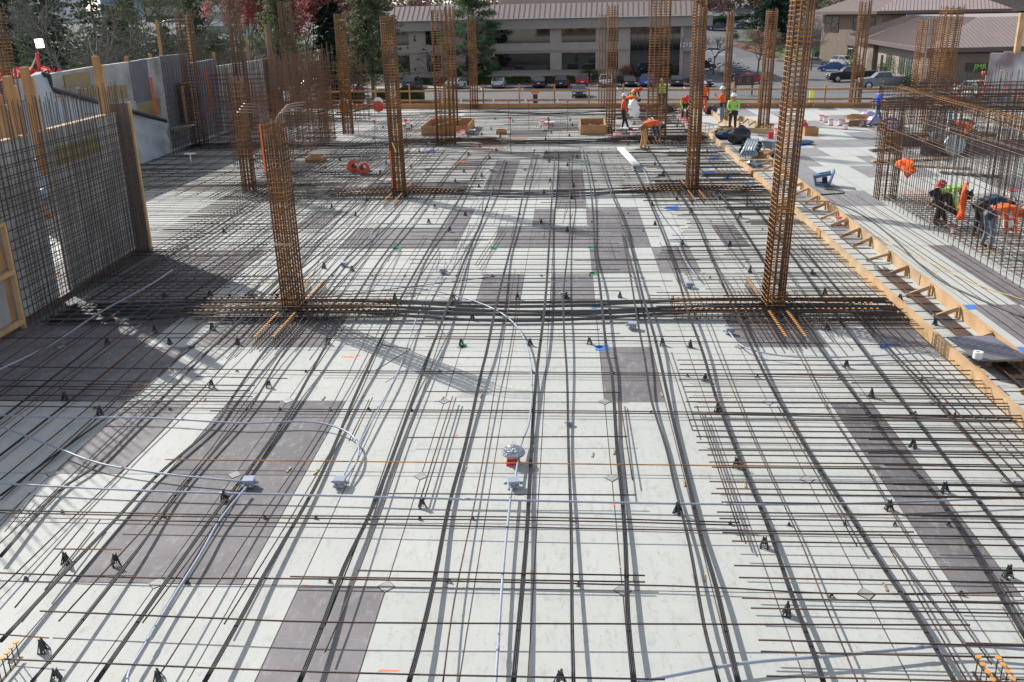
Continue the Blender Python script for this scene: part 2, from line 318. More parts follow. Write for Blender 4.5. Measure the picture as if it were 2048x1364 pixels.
# spray marks, tape, chalk on the deck
def flat(name, pts, m, label, cat, z=.004, t=.002, group=None):
    mb = MB(); pp = [at(*p) for p in pts]; c = sum(pp, Vector())/len(pp)
    ar = sum(pp[i].x*pp[(i+1) % len(pp)].y-pp[(i+1) % len(pp)].x*pp[i].y for i in range(len(pp)))
    if ar < 0: pp = pp[::-1]
    mb.prism([(p.x-c.x, p.y-c.y) for p in pp], z, z+t); o = mb.obj(name, m, loc=(c.x, c.y, 0)); tag(o, label, cat, group); return o
for i, (x, y, dx, dy) in enumerate([(1204, 692, 30, 10), (1190, 610, 20, 8), (1345, 414, 28, 8), (1428, 316, 24, 6), (1418, 344, 26, 6), (1456, 356, 20, 6), (1400, 386, 16, 5), (1770, 687, 24, 12), (1935, 612, 34, 9), (2036, 697, 36, 14), (1500, 366, 22, 5), (860, 302, 22, 5), (1600, 290, 26, 5)]):
    flat('painters_tape', [(x-dx/2, y), (x+dx/2-3, y-3), (x+dx/2, y+dy-3), (x-dx/2+3, y+dy)], 'bluetape', 'torn strip of blue tape stuck to the deck panels', 'tape', group='blue tape strips on the deck')
for x, y in ((925, 692), (988, 495), (1183, 495), (1187, 547), (795, 497), (383, 694)):
    flat('tape_patch', [(x-9, y-3), (x+9, y-4), (x+6, y+4), (x-4, y+5)], 'greentape', 'small green tape patch on a panel joint', 'tape', group='green tape patches')
for x, y, dx, dy in ((697, 714, 16, 3), (715, 711, 8, 2), (910, 327, 20, 2), (925, 324, 16, 2), (1120, 872, 10, 1), (1170, 936, 18, 1), (1108, 832, 16, 1), (1228, 1010, 4, 3), (1240, 1135, 4, 4), (775, 1341, 26, 4), (1155, 1010, 14, 1), (910, 871, 6, 2), (610, 1170, 5, 2), (1220, 1008, 4, 1), (430, 640, 12, 2)):
    pts = [(x+dx*math.cos(q*math.pi/9)*random.uniform(.45, 1), y+dy*.8*math.sin(q*math.pi/9)*random.uniform(.3, 1)) for q in range(18)]
    flat('spray_mark', pts, 'paint' if dy > 1.5 else 'pinkline', 'short smear of marking paint sprayed on the deck', 'paint mark', z=.002, t=.001, group='marking paint smears')
for x, y in ((409, 800), (647, 797), (963, 793), (578, 940), (632, 945), (930, 938), (1070, 938), (1185, 910), (1228, 905), (1368, 968), (1388, 1058 + 100), (1063, 1150), (1268, 1155), (1408, 1156), (1770, 1175), (1490, 970), (1745, 952), (2030, 948), (1890, 802), (1324, 790), (727, 793), (885, 797), (1655, 815), (1067, 900)):
    p = at(x, y); mb = MB(); mb.box((0, 0, .008), (.022, .14, .012), rz=random.uniform(-.2, .1))
    tag(mb.obj('wood_offcut', 'timber2', loc=(p.x, p.y, 0)), 'small pale wooden stick lying on the deck between the bars', 'wood stick', 'wooden sticks on the deck')
# ================================================================ REBAR MAT, TENDONS, CONDUIT
def zt(Y, lo=.05, hi=.17): return lo+(hi-lo)*math.cos(math.pi*(Y-17.68)/12.64)**2
def spline(P, step=6):
    P = [Vector(p) for p in P]
    if len(P) < 3: return P
    Q = [P[0]*2-P[1]]+P+[P[-1]*2-P[-2]]; out = []
    for i in range(1, len(Q)-2):
        a, b, c, d = Q[i-1:i+3]
        for k in range(step):
            t = k/step; out.append(.5*((2*b)+(c-a)*t+(2*a-5*b+4*c-d)*t*t+(3*b-a-3*c+d)*t**3))
    return out+[P[-1]]
BAR = []; TEN = []     # (points, radius, material)
def drape(px, off=0.0, ext=None, hi=.17, lo=.05):
    P = []
    for x, y in px:
        q = at(x, y, 0); q = at(x, y, zt(q.y, lo, hi)); P.append(q)
    P.sort(key=lambda p: p.y)
    if ext:
        a = P[-1]; Y = a.y+3; ph = random.random()*6; dx = ext
        while Y < 58.0:
            P.append(Vector((a.x+dx*(Y-a.y)*.01+.12*math.sin(Y*.45+ph)*min(1, (Y-a.y)/8), Y, zt(Y, lo, hi)))); Y += 2.6
    return [p+Vector((off, 0, 0)) for p in spline(P, 4)]
def dline(px, n=1, r=.0085, kind=TEN, m='tendon', ext=None, lo=.05, hi=.17, gap=.02):
    st = random.getstate()
    for k in range(n):
        random.setstate(st)
        kind.append((drape(px, (k-(n-1)/2)*gap, ext, hi, lo), r, m))
    random.random()
# --- long draped strands running away from the camera, left to right
L = [
 ([(0,1114),(112,987),(195,929),(273,851),(370,749),(419,700),(480,640),(560,560),(640,480),(720,395),(790,320)],3,0),
 ([(0,992),(75,935),(151,880),(243,812),(341,729),(430,655),(520,570)],2,None),
 ([(0,1284),(136,1138),(234,1036),(312,953),(428,851),(467,792),(531,700),(600,620),(690,520),(780,430),(850,350),(890,300)],3,0),
 ([(63,1364),(146,1265),(273,1104),(350,992),(414,919),(497,822),(565,710),(640,610),(720,520),(800,430)],2,0),
 ([(192,1364),(350,1138),(438,1016),(506,929),(579,822),(647,700),(705,605),(760,520),(830,430),(900,340),(935,300)],3,0),
 ([(409,1364),(487,1226),(535,1138),(623,987),(667,895),(708,797),(752,700),(800,600),(850,510),(905,420),(960,330),(985,300)],3,0),
 ([(321,1347),(389,1240),(511,1050),(604,914),(660,820),(720,700),(790,560),(850,470)],1,None),
 ([(599,1364),(647,1245),(690,1130),(738,1031),(781,924),(830,788),(862,700),(885,640),(925,530),(957,457),(985,380),(1010,320)],3,0),
 ([(650,1304),(698,1192),(767,1011),(811,885),(864,729),(889,650)],1,None),
 ([(818,1364),(840,1284),(869,1158),(898,1011),(932,885),(961,753),(974,700),(987,635),(1002,570),(1019,505),(1036,437),(1051,368),(1069,300)],3,0),
 ([(886,1364),(903,1235),(923,1128),(952,992),(971,890),(991,768),(1003,700),(1016,620),(1030,540)],1,None),
 ([(1027,1364),(1039,1235),(1052,1089),(1059,973),(1066,846),(1073,749),(1082,676),(1093,573),(1101,437),(1106,368),(1111,300)],3,0),
 ([(1147,1364),(1144,1235),(1142,1041),(1137,895),(1134,749),(1128,660),(1128,573),(1140,464),(1140,400),(1139,350),(1138,300)],2,0),
 ([(1268,1364),(1256,1235),(1251,1089),(1244,992),(1234,895),(1224,749),(1212,690),(1200,573),(1190,505),(1187,437),(1180,368),(1166,300)],4,0),
 ([(1438,1364),(1408,1250),(1379,1089),(1350,973),(1332,895),(1302,797),(1290,720),(1275,640),(1262,560),(1245,470)],2,None),
 ([(1477,1364),(1455,1274),(1433,1177),(1399,1060),(1379,973),(1350,855),(1330,766),(1310,676),(1285,590),(1265,505),(1245,437),(1215,368),(1195,300)],4,0),
 ([(1647,1364),(1623,1294),(1579,1177),(1535,1050),(1486,934),(1433,797),(1404,700),(1375,620),(1345,520),(1310,430),(1270,340),(1250,300)],4,0),
 ([(1715,1364),(1686,1294),(1642,1187),(1598,1075),(1530,929),(1481,817),(1433,700),(1390,590),(1350,490)],1,None),
 ([(1910,1364),(1881,1313),(1832,1231),(1769,1138),(1700,1031),(1652,958),(1603,880),(1550,788),(1506,700),(1460,600),(1420,510),(1380,420),(1320,330),(1300,300)],4,0),
 ([(1983,1328),(1924,1245),(1861,1148),(1788,1031),(1739,948),(1691,875),(1642,797),(1593,700),(1530,590),(1470,480),(1410,380)],1,None),
 ([(2060,1290),(1950,1108),(1880,1002),(1788,895),(1710,792),(1642,700),(1570,590),(1500,480),(1440,390),(1370,300)],3,0),
 ([(2060,1135),(1934,973),(1837,846),(1773,763),(1725,700),(1640,590),(1560,480),(1490,390)],3,0),
 ([(2060,1010),(1958,895),(1837,758),(1780,700),(1700,610),(1600,490)],2,None),
]
for px, n, ext in L:
    if n == 4: n = 3
    if n == 1: dline(px, 1, .0085, BAR, random.choice(('rebar', 'rebar', 'rebar2')), None, .05, .13)
    else: dline(px, n, .009, TEN, 'tendon', ext, gap=.0165 if n > 2 else .019)
for X in (-9.1, -8.4, -7.8, -7.1, -6.5, -5.9, -5.0, -4.2, -3.3, -2.4):
    ph = random.random()*6; BAR.append(([Vector((X+.05*math.sin(Y*.6+ph), Y, zt(Y)-.02)) for Y in (7.5, 9.5, 11.5, 13.5, 15.5, 17.5, 20, 23)], .0085, random.choice(('rebar', 'rebar', 'rebar2'))))
for k in range(60):   # extra top bars through the middle field
    X = random.uniform(-9, 4.6); Y = random.uniform(18.6, 36); L_ = random.uniform(1.5, 4)
    BAR.append(([Vector((X, Y, .12)), Vector((X+random.uniform(-.15, .15), Y+L_, .14))], .0085, random.choice(('rebar', 'rebar2'))))
# left bay strands and bars (beside the formwork wall)
for k in range(24):
    X = -10.2+k*.2+random.uniform(-.04, .04); a = (10.5 if k % 2 == 0 else 18.2) if k < 18 else 18.5
    for j in range(random.choice((1, 1, 2))):
        P = [Vector((X+.05*math.sin(Y*.5+k)+j*.03, Y, zt(Y))) for Y in [a+i*2.2 for i in range(int((58-a)/2.2))]]
        (TEN if j else BAR).append((P, .0095, 'tendon' if j else random.choice(('rebar', 'rebar2'))))
for k in range(9):
    X = -17.3+k*.72
    P = [Vector((X+.06*math.sin(Y*.5+k), Y, zt(Y))) for Y in [30+i*2.2 for i in range(13)]]; TEN.append((P, .012, 'tendon'))
for k in range(8):    # short lap bars in pairs
    pass
for a, b in (((1394,812),(1484,1080)),((1405,830),(1492,1087)),((1555,812),(1714,1092)),((1760,1068),(1985,1364)),((1778,1095),(1935,1364)),((912,795),(848,1000)),((905,793),(842,995)),((745,795),(705,880)),((738,800),(698,882)),((620,560),(655,490)),((1240,800),(1265,960)),((1235,795),(1255,985)),((200,1040),(90,1180)),((175,1040),(30,1215)),((0,1052),(60,985)),((10,1063),(70,990)),((880,660),(850,610)),((1655,660),(1560,520)),((1330,690),(1385,860)),((2006,1215),(2056,1300)),((1975,1130),(2060,1270)),((720,468),(790,405)),((950,530),(1000,452)),((955,532),(1005,455)),((905,540),(925,480)),((1060,372),(1080,330)),((1048,362),(1066,324))):
    p, q = at(*a, .1), at(*b, .1); BAR.append(([p, q], .0085, random.choice(('rebar', 'rebar2'))))
# --- bars running across
def tb(pts, z, m='rebar', r=.0085, kind=BAR): kind.append((spline([at(x, y, z) for x, y in pts], 3), r, m))
tb([(-40,1316),(640,1344),(1330,1359)], .2); tb([(80,1222),(420,1236),(700,1245),(1350,1248),(1940,1250)], .18, 'rebar2')
tb([(580,1153),(1290,1164)], .1, 'rebar2'); tb([(715,1141),(1290,1151)], .12, 'rebar2'); tb([(-20,1145),(300,1156),(660,1158),(1350,1172),(1663,1187),(1950,1186),(2060,1182)], .06, 'rebar2')
tb([(230,1040),(700,1048),(1350,1060),(1828,1064)], .12, 'rebar2'); tb([(-20,1020),(530,1031),(1050,1034),(1480,1045)], .06); tb([(-20,1025),(560,1036),(1100,1041),(1500,1051)], .075)
tb([(775,987),(1272,990)], .14); tb([(330,919),(1000,926),(1345,930),(1760,934)], .1, 'rust'); tb([(815,875),(1255,873)], .12)
tb([(-20,812),(700,819),(1400,824),(2060,836)], .06); tb([(420,822),(1300,827),(2060,842)], .07, 'rebar2'); tb([(852,783),(1240,785)], .12, 'rebar2'); tb([(880,715),(1235,716)], .12)
tb([(-20,733),(640,741),(1400,747),(1870,755)], .06, 'rebar2'); tb([(640,745),(1300,750),(2000,760)], .07, 'rebar2'); tb([(390,753),(575,757)], .18, 'rebar2')
for x0, x1, y in ((170,510,768),(120,500,778),(0,505,790),(-20,560,801),(-20,300,760),(-20,420,772)): tb([(x0, y), (x1, y+3)], .1)
tb([(108,1098),(243,1099)], .2, 'rust'); tb([(-10,1268),(98,1276)], .2, 'rust'); tb([(-20,676),(667,676),(1300,682),(1800,690)], .17); tb([(850,673),(1400,673)], .1); tb([(290,560),(1290,556)], .06)
tb([(990,553),(620,598)], .1, 'rebar2'); tb([(822,698),(752,740)], .16); tb([(762,690),(822,698)], .16)
ys = [667, 660, 606, 599, 590, 581, 573, 566, 551, 544, 538, 528, 519, 510, 502, 494, 487, 479, 472, 464, 458, 447, 438, 430, 424, 416, 409, 380, 374, 367, 361, 355, 349, 343, 337, 331, 326, 321, 316, 311, 307, 303]
for y in ys:
    a = random.choice((-20, 300, 560, 650, 700, 820)); b = random.choice((1100, 1200, 1240, 1270, 1320, 1500)) if y > 400 else random.choice((1250, 1320, 1450))
    if a < 100 and y > 520: a = 120
    tb([(a, y+random.uniform(-1, 1)), ((a+b)/2, y+random.uniform(-1, 2)), (b, y+random.uniform(-1, 1))], random.choice((.06, .07, .15)), random.choice(('rebar', 'rebar', 'rebar2')))
Y = 31.6
while Y < 58.8:        # far rows
    x0 = random.choice((-17.6, -17.6, -9, -6)); x1 = random.choice((2.4, 3.5, 6.2, 6.2))
    BAR.append(([Vector((x0, Y, .06)), Vector(((x0+x1)/2, Y+random.uniform(-.04, .04), .1)), Vector((x1, Y+random.uniform(-.05, .05), .06))], .0095, random.choice(('rebar', 'rebar', 'rebar2'))))
    Y += random.uniform(.2, .42) if not (42 < Y < 44) else .18
for k in range(80):   # short lap bars scattered through the far field
    X = random.uniform(-9.5, 5.4); Y = random.uniform(21, 57); L_ = random.uniform(1.2, 3.5)
    BAR.append(([Vector((X, Y, .17)), Vector((X+random.uniform(-.1, .1), min(58, Y+L_), .15))] if random.random() < .6 else [Vector((X, Y, .17)), Vector((min(6.3, X+L_), Y, .17))], .009, random.choice(('rebar', 'rebar2'))))
# left bay cross bars
Y = 18.6
while Y < 44:
    x0 = -10.3 if Y < 24 else -17.7
    BAR.append(([Vector((x0, Y, .06)), Vector((random.uniform(-8.2, -6), Y+random.uniform(-.1, .1), .07))], .0085, random.choice(('rebar', 'rebar', 'rebar2')))); Y += random.uniform(.2, .36)
# right-hand dense bars up to the edge board
XE = 6.38
yl = [720,729,739,747,759,773,784,795,803,814,827,839,852,861,873,885,900,910,924,934,963,977,987,1004,1024,1037,1065,1082,1131,1155,1196,1216,1280,1303,1352]
for i, y in enumerate(yl):
    xl = 1350+(y-700)*.275+random.uniform(-10, 10); z = random.choice((.12, .17, .19)); p = at(xl, y, z); q = Vector((min(XE, p.x+3.66+random.uniform(-.1, .2)) if y > 1000 else XE, p.y-.03, z))
    BAR.append(([p, q], .0088, random.choice(('rebar', 'rebar', 'rebar2'))))
    if i % 2 == 0 and y > 740:
        xs = 1650+(y-700)*.52+random.uniform(-25, 25); p = at(xs, y+6, z-.02); q = Vector((XE, p.y-.05, z-.02))
        if q.x > p.x+.3: BAR.append(([p, q], .0088, random.choice(('rebar', 'rebar2'))))
Y = 16.2
while Y < 58.5:
    if not (17.2 < Y < 18.2 or 29.8 < Y < 30.8):
        x0 = 2.75+.5*math.sin(Y*.8)+random.uniform(-.15, .15); z = random.choice((.12, .18, .19))
        BAR.append(([Vector((x0, Y, z)), Vector((XE, Y, z))], .0088, random.choice(('rebar', 'rebar', 'rebar2')))); 
        if random.random() < .4: BAR.append(([Vector((x0+1.6, Y+.1, z)), Vector((XE, Y+.1, z))], .0088, 'rebar2'))
    Y += .235 if Y < 34 else .3
for k in range(6):    # bars along the edge board
    X = 5.45+k*.16; P = [Vector((X+.02*math.sin(Y*2), Y, .1+.015*(k % 3))) for Y in range(8, 59, 3)]; BAR.append((P, .0085, 'rebar2' if k % 2 else 'rebar'))
# --- banded strands over the column lines
for Y0 in (17.68, 30.32, 42.96, 55.6):
    for bi, dy in enumerate((-.62, -.34, -.05, .26, .52)):
        if Y0 > 50 and bi > 2: continue
        for k in range(7 if Y0 < 35 else 5):
            P = []
            for i in range(35):
                X = -10.4+i*.494 if Y0 < 35 else -17.5+i*.7; c = math.cos(math.pi*(X+5.45)/9.49)**2
                P.append(Vector((X, Y0+dy*(1-.35*c*(1 if abs(dy) > .3 else 0))+k*.0205+.05*math.sin(X*.9+bi*2), .06+.13*c+.012*(bi % 2))))
            TEN.append((P, .0088 if Y0 < 35 else .012, 'tendon'))
COLS = [(-5.49, 17.68), (4.0, 17.68), (-5.5, 30.32), (4.0, 30.32), (-5.5, 42.96), (4.0, 42.9), (-10.9, 31.4)]
for cx, cy in COLS:
    for k in range(9):
        y = cy+(k-4)*.19+random.uniform(-.03, .03); BAR.append(([Vector((cx-2.3+random.uniform(-.2, .2), y, .215)), Vector((min(XE, cx+2.3+random.uniform(-.2, .2)), y, .215))], .0095, 'rebar'))
    for k in range(10):
        x = cx+(k-4.5)*.17+random.uniform(-.03, .03); BAR.append(([Vector((x, cy-2.1+random.uniform(-.3, .2), .195)), Vector((x, cy+2.0+random.uniform(-.2, .2), .195))], .0095, random.choice(('rebar', 'rebar2'))))
# dense mats of starter bars beside the core walls
for k in range(60):
    y = 22.5+k*.26; BAR.append(([Vector((-11.3, y, .12)), Vector((-9.9+random.uniform(-.2, .3), y+.05, .12))], .009, random.choice(('rebar2', 'rebar'))))
for k in range(5): BAR.append(([Vector((-10.6+.2*k, 20, .15)), Vector((-10.6+.2*k, 37, .15))], .009, random.choice(('rebar2', 'rebar'))))
for k in range(7): BAR.append(([Vector((8.15+k*.19+(.1 if k > 3 else 0), 12.5, .012+.003*(k % 2))), Vector((8.15+k*.19+random.uniform(-.05, .1), 26+random.uniform(2, 7), .012))], .0075, 'rebar2'))
for k in range(26):    # long stack lying in the pour strip
    y0, y1 = 13.2+random.uniform(0, .5)-(k % 3)*.8, 20.6+random.uniform(-.4, .4)
    BAR.append(([Vector((7.0+(k % 9)*.034, y0, .045+.02*(k//9))), Vector((6.95+(k % 9)*.034, y1, .045+.02*(k//9)))], .0085, 'rebar'))
for Yc in range(0, 64):
    y = 11+Yc*.5; BAR.append(([Vector((6.62, y, .1)), Vector((7.32, y+random.uniform(-.02, .02), .1))], .0085, 'rebar'))
BAR.append(([Vector((6.95+.03*math.sin(y), y, .13)) for y in range(12, 45, 3)], .0085, 'rebar'))
def near(it):
    best = 0
    for p in it[0][::max(1, len(it[0])//6)]:
        d = (p-Vector((0, 0, H))).length; v = (p-Vector((0, 0, H))); zz = v.dot(fwd)
        if zz < 2: continue
        px = 1024+F_PX*v.dot(RT)/zz; py = 682-F_PX*v.dot(UP)/zz
        if -60 < px < 2110 and py < 1420: best = max(best, 1/d)
    L_ = (it[0][0]-it[0][-1]).length
    return best*min(L_, 9)**.5
def flush(items, name, cat, gl, mats, labf, grp, cap=298):
    items = sorted(items, key=lambda t: -near(t))
    for it in items[:cap]:
        c = it[0][len(it[0])//2]; c0 = Vector((c.x, c.y, 0)); mb = MB(); mb.tube([p-c0 for p in it[0]], it[1], 6)
        o = mb.obj(name, it[2], smooth=True, loc=c0); tag(o, labf(it), cat, grp)
    mb = MB(); mm = []
    for it in items[cap:]:
        if it[2] not in mm: mm.append(it[2])
        mb.tube(it[0], it[1], 4, mi=mm.index(it[2]))
    if mb.v: tag(mb.obj(name+'_mat', mm), gl, cat, kind='stuff')
def lab(it):
    d = it[0][-1]-it[0][0]; along = abs(d.y) > abs(d.x)
    c = {'rust': 'bright rusty', 'rebar2': 'brownish', 'rebar': 'dark grey'}[it[2]]
    if along and it[0][0].x > 8: return 'thin steel rod lying bare on the deck in front of the tall rebar cage'
    if 6.6 < it[0][0].x < 7.4: return f'{c} bar lying between the two timber edge boards'
    return f'{c} straight reinforcing bar running {"away from the camera" if along else "across"} over the deck'
flush(BAR, 'reinforcing_bar', 'rebar', 'far field of many thin reinforcing bars crossing over the pale deck', None, lab, 'reinforcing bars laid over the deck')
flush(TEN, 'sheathed_tendon', 'tendon', 'far black sheathed cables bundled over the deck', None, lambda it: 'black sheathed cable draped '+('away from the camera' if abs(it[0][-1].y-it[0][0].y) > 3 else 'across the deck in the thick band between columns'), 'black sheathed cables over the deck', 290)
# ---------------------------------------------------------------- bar chairs (black plastic A-frame supports)
def chair_mesh(h, w):
    mb = MB()
    for s in (-1, 1):
        mb.bar((s*w*.42, -w*.4, 0), (s*w*.12, -w*.05, h), w*.13, w*.09); mb.bar((s*w*.42, w*.4, 0), (s*w*.12, w*.05, h), w*.13, w*.09)
        mb.bar((s*w*.42, -w*.42, h*.06), (s*w*.42, w*.42, h*.06), w*.1, h*.08)
    mb.box((0, 0, h*.72), (w*.34, w*.2, h*.3)); mb.bar((-w*.4, 0, h*.02), (-w*.2, 0, h*.7), w*.24, w*.1); mb.bar((w*.4, 0, h*.02), (w*.2, 0, h*.7), w*.24, w*.1); mb.box((0, 0, h*.93), (w*.42, w*.22, h*.12)); mb.bar((-w*.36, 0, h*.42), (w*.36, 0, h*.42), w*.08, h*.12)
    mb.bar((-w*.1, 0, h*.1), (-w*.14, 0, h*.95), w*.1, w*.05); mb.bar((w*.1, 0, h*.1), (w*.14, 0, h*.95), w*.1, w*.05)
    mb.box((-w*.17, 0, h*1.04), (w*.1, w*.22, h*.16)); mb.box((w*.17, 0, h*1.04), (w*.1, w*.22, h*.16))
    return mb.mesh('bar_chair', 'chair')
tall, small = chair_mesh(.13, .1), chair_mesh(.045, .05)
nch = [0]
def chair(x, y, big, px=True):
    nch[0] += 1
    if nch[0] > 296: return
    p = at(x, y, 0) if px else Vector((x, y, 0)); o = ob('bar_chair', tall if big else small, loc=(p.x, p.y, 0)); o.rotation_euler = (random.uniform(-.08, .08), random.uniform(-.08, .08), random.choice((0, 1.57, .5, -.6))+random.uniform(-.4, .4)); o.scale = (1, 1, random.uniform(.88, 1.08))
    tag(o, 'tall black plastic A-frame chair propping up the reinforcing bars' if big else 'small black plastic chair clipped under a cross bar', 'bar support', 'tall bar chairs' if big else 'small bar chairs')
for x, y in [(133,1127),(232,1130),(88,1303),(112,1360),(318,1362),(448,1000),(845,1015),(1355,1027),(1528,1095),(1573,1230),(1472,935),(1435,825),(1410,762),(1380,695),(1778,1020),(1890,985),(1825,895),(1743,795),(1692,735),(2015,1155),(923,690),(1060,691),(1325,691),(1179,688),(423,775),(538,775),(655,688),(475,688),(340,688),(215,688),(310,665),(790,598),(907,600),(1035,598),(1132,598),(1240,595),(1345,605),(705,542),(648,537),(330,595),(420,592),(460,600),(555,600),(300,640),(425,660),(1870,650),(1655,660),(1590,640),(1650,590),(1800,600),(1120,1365),(945,640),(1085,640),(1275,640),(1310,450),(1460,492),(1365,490),(1480,435),(1440,400),(130,800),(200,830),(1625,550),(1500,545)]: chair(x, y, True)
for x, y in [(52,1160),(375,1167),(660,1164),(898,1164),(1157,1171),(1663,1194),(1922,1190),(328,1034),(530,1037),(632,1037),(735,1037),(840,1039),(945,1039),(1142,1041),(1460,1049),(1578,1051),(1690,1050),(1790,1051),(1897,1051),(190,818),(340,820),(495,820),(560,820),(660,820),(738,820),(823,821),(1065,823),(1230,825),(1303,826),(344,741),(474,743),(612,744),(735,744),(880,745),(1065,745),(1226,748),(1375,753),(1515,755),(1678,758),(1843,760),(1735,828),(1830,828),(1910,830),(745,553),(810,553),(913,553),(985,553),(1083,553),(1180,552),(1262,553),(665,553),(590,555),(510,552),(345,552),(1420,556),(40,1024),(125,1026)]: chair(x, y, False)
for v in range(0, 34):
    Y = 20.6+v*1.12
    if Y > 58: break
    for k in range(10):
        X = -9.5+k*1.62+random.uniform(-.25, .25)+(v % 2)*.6
        if X < 6.2 and Y > 24.2 and (k+v) % 3 != 0: chair(X, Y+random.uniform(-.12, .12), (v+k) % 2 == 0, False)
# ---------------------------------------------------------------- stud rails round the columns
stm = MB(); stm.tube([(0, 0, .0), (0, 0, .2)], .006, 6); stm.lathe([(.017, .2), (.017, .208)], n=10); stud_me = None
a = MB(); a.lathe([(.006, 0), (.006, .19)], n=6); a.lathe([(.027, .192), (.027, .202)], n=10, mi=1); stud_me = a.mesh('stud', ['rebar', 'stud'])
def rail(a, b, n, where):
    a, b = Vector(a), Vector(b); t = thing('stud_rail', 'row of orange-headed steel studs on a strip '+where, 'stud rail', a, group='stud rails around the column bases')
    d = b-a; m = MB(); m.bar((0, 0, .02), d+Vector((0, 0, .02)), .03, .006); m.obj('base_strip', 'rebar2', t)
    for k in range(n): ob('stud', stud_me, t, d*((k+.5)/n)+Vector((0, 0, .02)))
for cx, cy, nm, ns in ((-5.49, 17.68, 'at the front left column', 15), (4.0, 17.68, 'at the front right column', 15), (-5.5, 30.32, 'at the second left column', 12), (4.0, 30.32, 'at the second right column', 12)):
    for dy in (-.38, 0, .38):
        rail((cx-.25, cy+dy, .01), (cx-1.95, cy+dy, .01), ns, nm); rail((cx+.25, cy+dy, .01), (cx+1.95, cy+dy, .01), ns, nm)
    for dx in (-.17, .17):
        rail((cx+dx, cy-.5, .01), (cx+dx, cy-2.0, .01), ns, nm); rail((cx+dx, cy+.5, .01), (cx+dx, cy+1.9, .01), ns-2, nm)
for a_, b_, n_ in (((36, 1280), (-20, 1345), 6), ((1952, 1308), (2010, 1400), 6), ((1992, 1310), (2060, 1410), 7)):
    p, q = at(*a_, .23), at(*b_, .23); rail((p.x, p.y, .02), (q.x, q.y, .02), n_, 'at the bottom corner of the view')
# ---------------------------------------------------------------- conduit runs, boxes
CON = [
 ([(-20,830),(120,835),(300,836),(480,846),(600,843),(660,850),(700,868),(717,893),(712,925),(690,957)], .014, 'curving at its right end down into a junction box'),
 ([(-20,845),(100,890),(200,927),(330,948),(420,957),(488,963)], .014, 'sweeping from the left edge to the left junction box'),
 ([(492,975),(440,1040),(400,1110),(340,1205),(290,1290),(258,1345),(256,1385)], .015, 'running from the left junction box down to the bottom edge'),
 ([(-20,966),(300,982),(600,990),(1000,1000),(1400,1008),(1700,1007),(2070,994)], .0135, 'crossing the whole picture below the junction boxes'),
 ([(1023,978),(1010,1100),(1002,1200),(993,1340),(990,1385)], .0145, 'running straight down from the middle junction box'),
 ([(1030,960),(1042,890),(1058,845),(1064,780),(1060,720),(1045,670),(1015,635),(970,610),(905,590),(840,577),(750,570),(665,573)], .0145, 'arching from the taped disc up over the band of cables'),
 ([(685,957),(710,905),(745,840),(800,735),(830,645),(860,580),(883,545)], .0135, 'running up from the second junction box'),
 ([(889,540),(925,490),(955,440),(960,395),(978,345)], .013, 'continuing into the distance from the small far box'),
 ([(-20,748),(100,690),(200,625),(300,570),(345,540)], .018, 'pale and shaded, running beside the formwork wall'),
 ([(1180,1385),(1350,1350),(1500,1325),(1700,1309),(1900,1291),(2070,1300)], .016, 'at the bottom right crossing the dense bars'),
 ([(1258,300),(1290,345),(1310,410),(1365,485)], .014, 'beside the white pipes in front of the second right column'),
 ([(1352,475),(1370,520),(1398,558)], .016, 'short piece left of the front right column'),
 ([(1458,664),(1485,692),(1540,708),(1620,715),(1740,712),(1860,705)], .014, 'snaking under the bars near the edge board'),
 ([(690,565),(1000,564),(1345,562)], .011, 'thin straight run behind the thick cable band'), ([(740,446),(1000,452),(1320,455)], .01, 'thin straight run in front of the second column row'),
 ([(983,338),(1150,339),(1420,338)], .012, 'thin straight run far back on the deck'), ([(360,495),(520,497),(570,503),(600,512)], .011, 'reaching the front left column from the left'),
 ([(690,530),(725,495),(752,452)], .012, 'short run up from the box right of the front left column')]
for pts, r, l_ in CON:
    P = spline([at(x, y, .1) for x, y in pts], 6); c = P[len(P)//2].copy(); c.z = 0; mb = MB(); mb.tube([p-c for p in P], r, 8)
    o = mb.obj('conduit', 'conduit', smooth=True, loc=c); tag(o, 'grey plastic conduit '+l_, 'conduit', 'grey conduit runs')
    acc = 0; cp = MB()
    for i in range(1, len(P)):
        acc += (P[i]-P[i-1]).length
        if acc > 3: d = (P[i]-P[i-1]).normalized(); cp.tube([P[i]-c-d*.05, P[i]-c+d*.05], r*1.25, 8); acc = 0
    if cp.v: cp.obj('coupling', 'conduit', o, smooth=True)
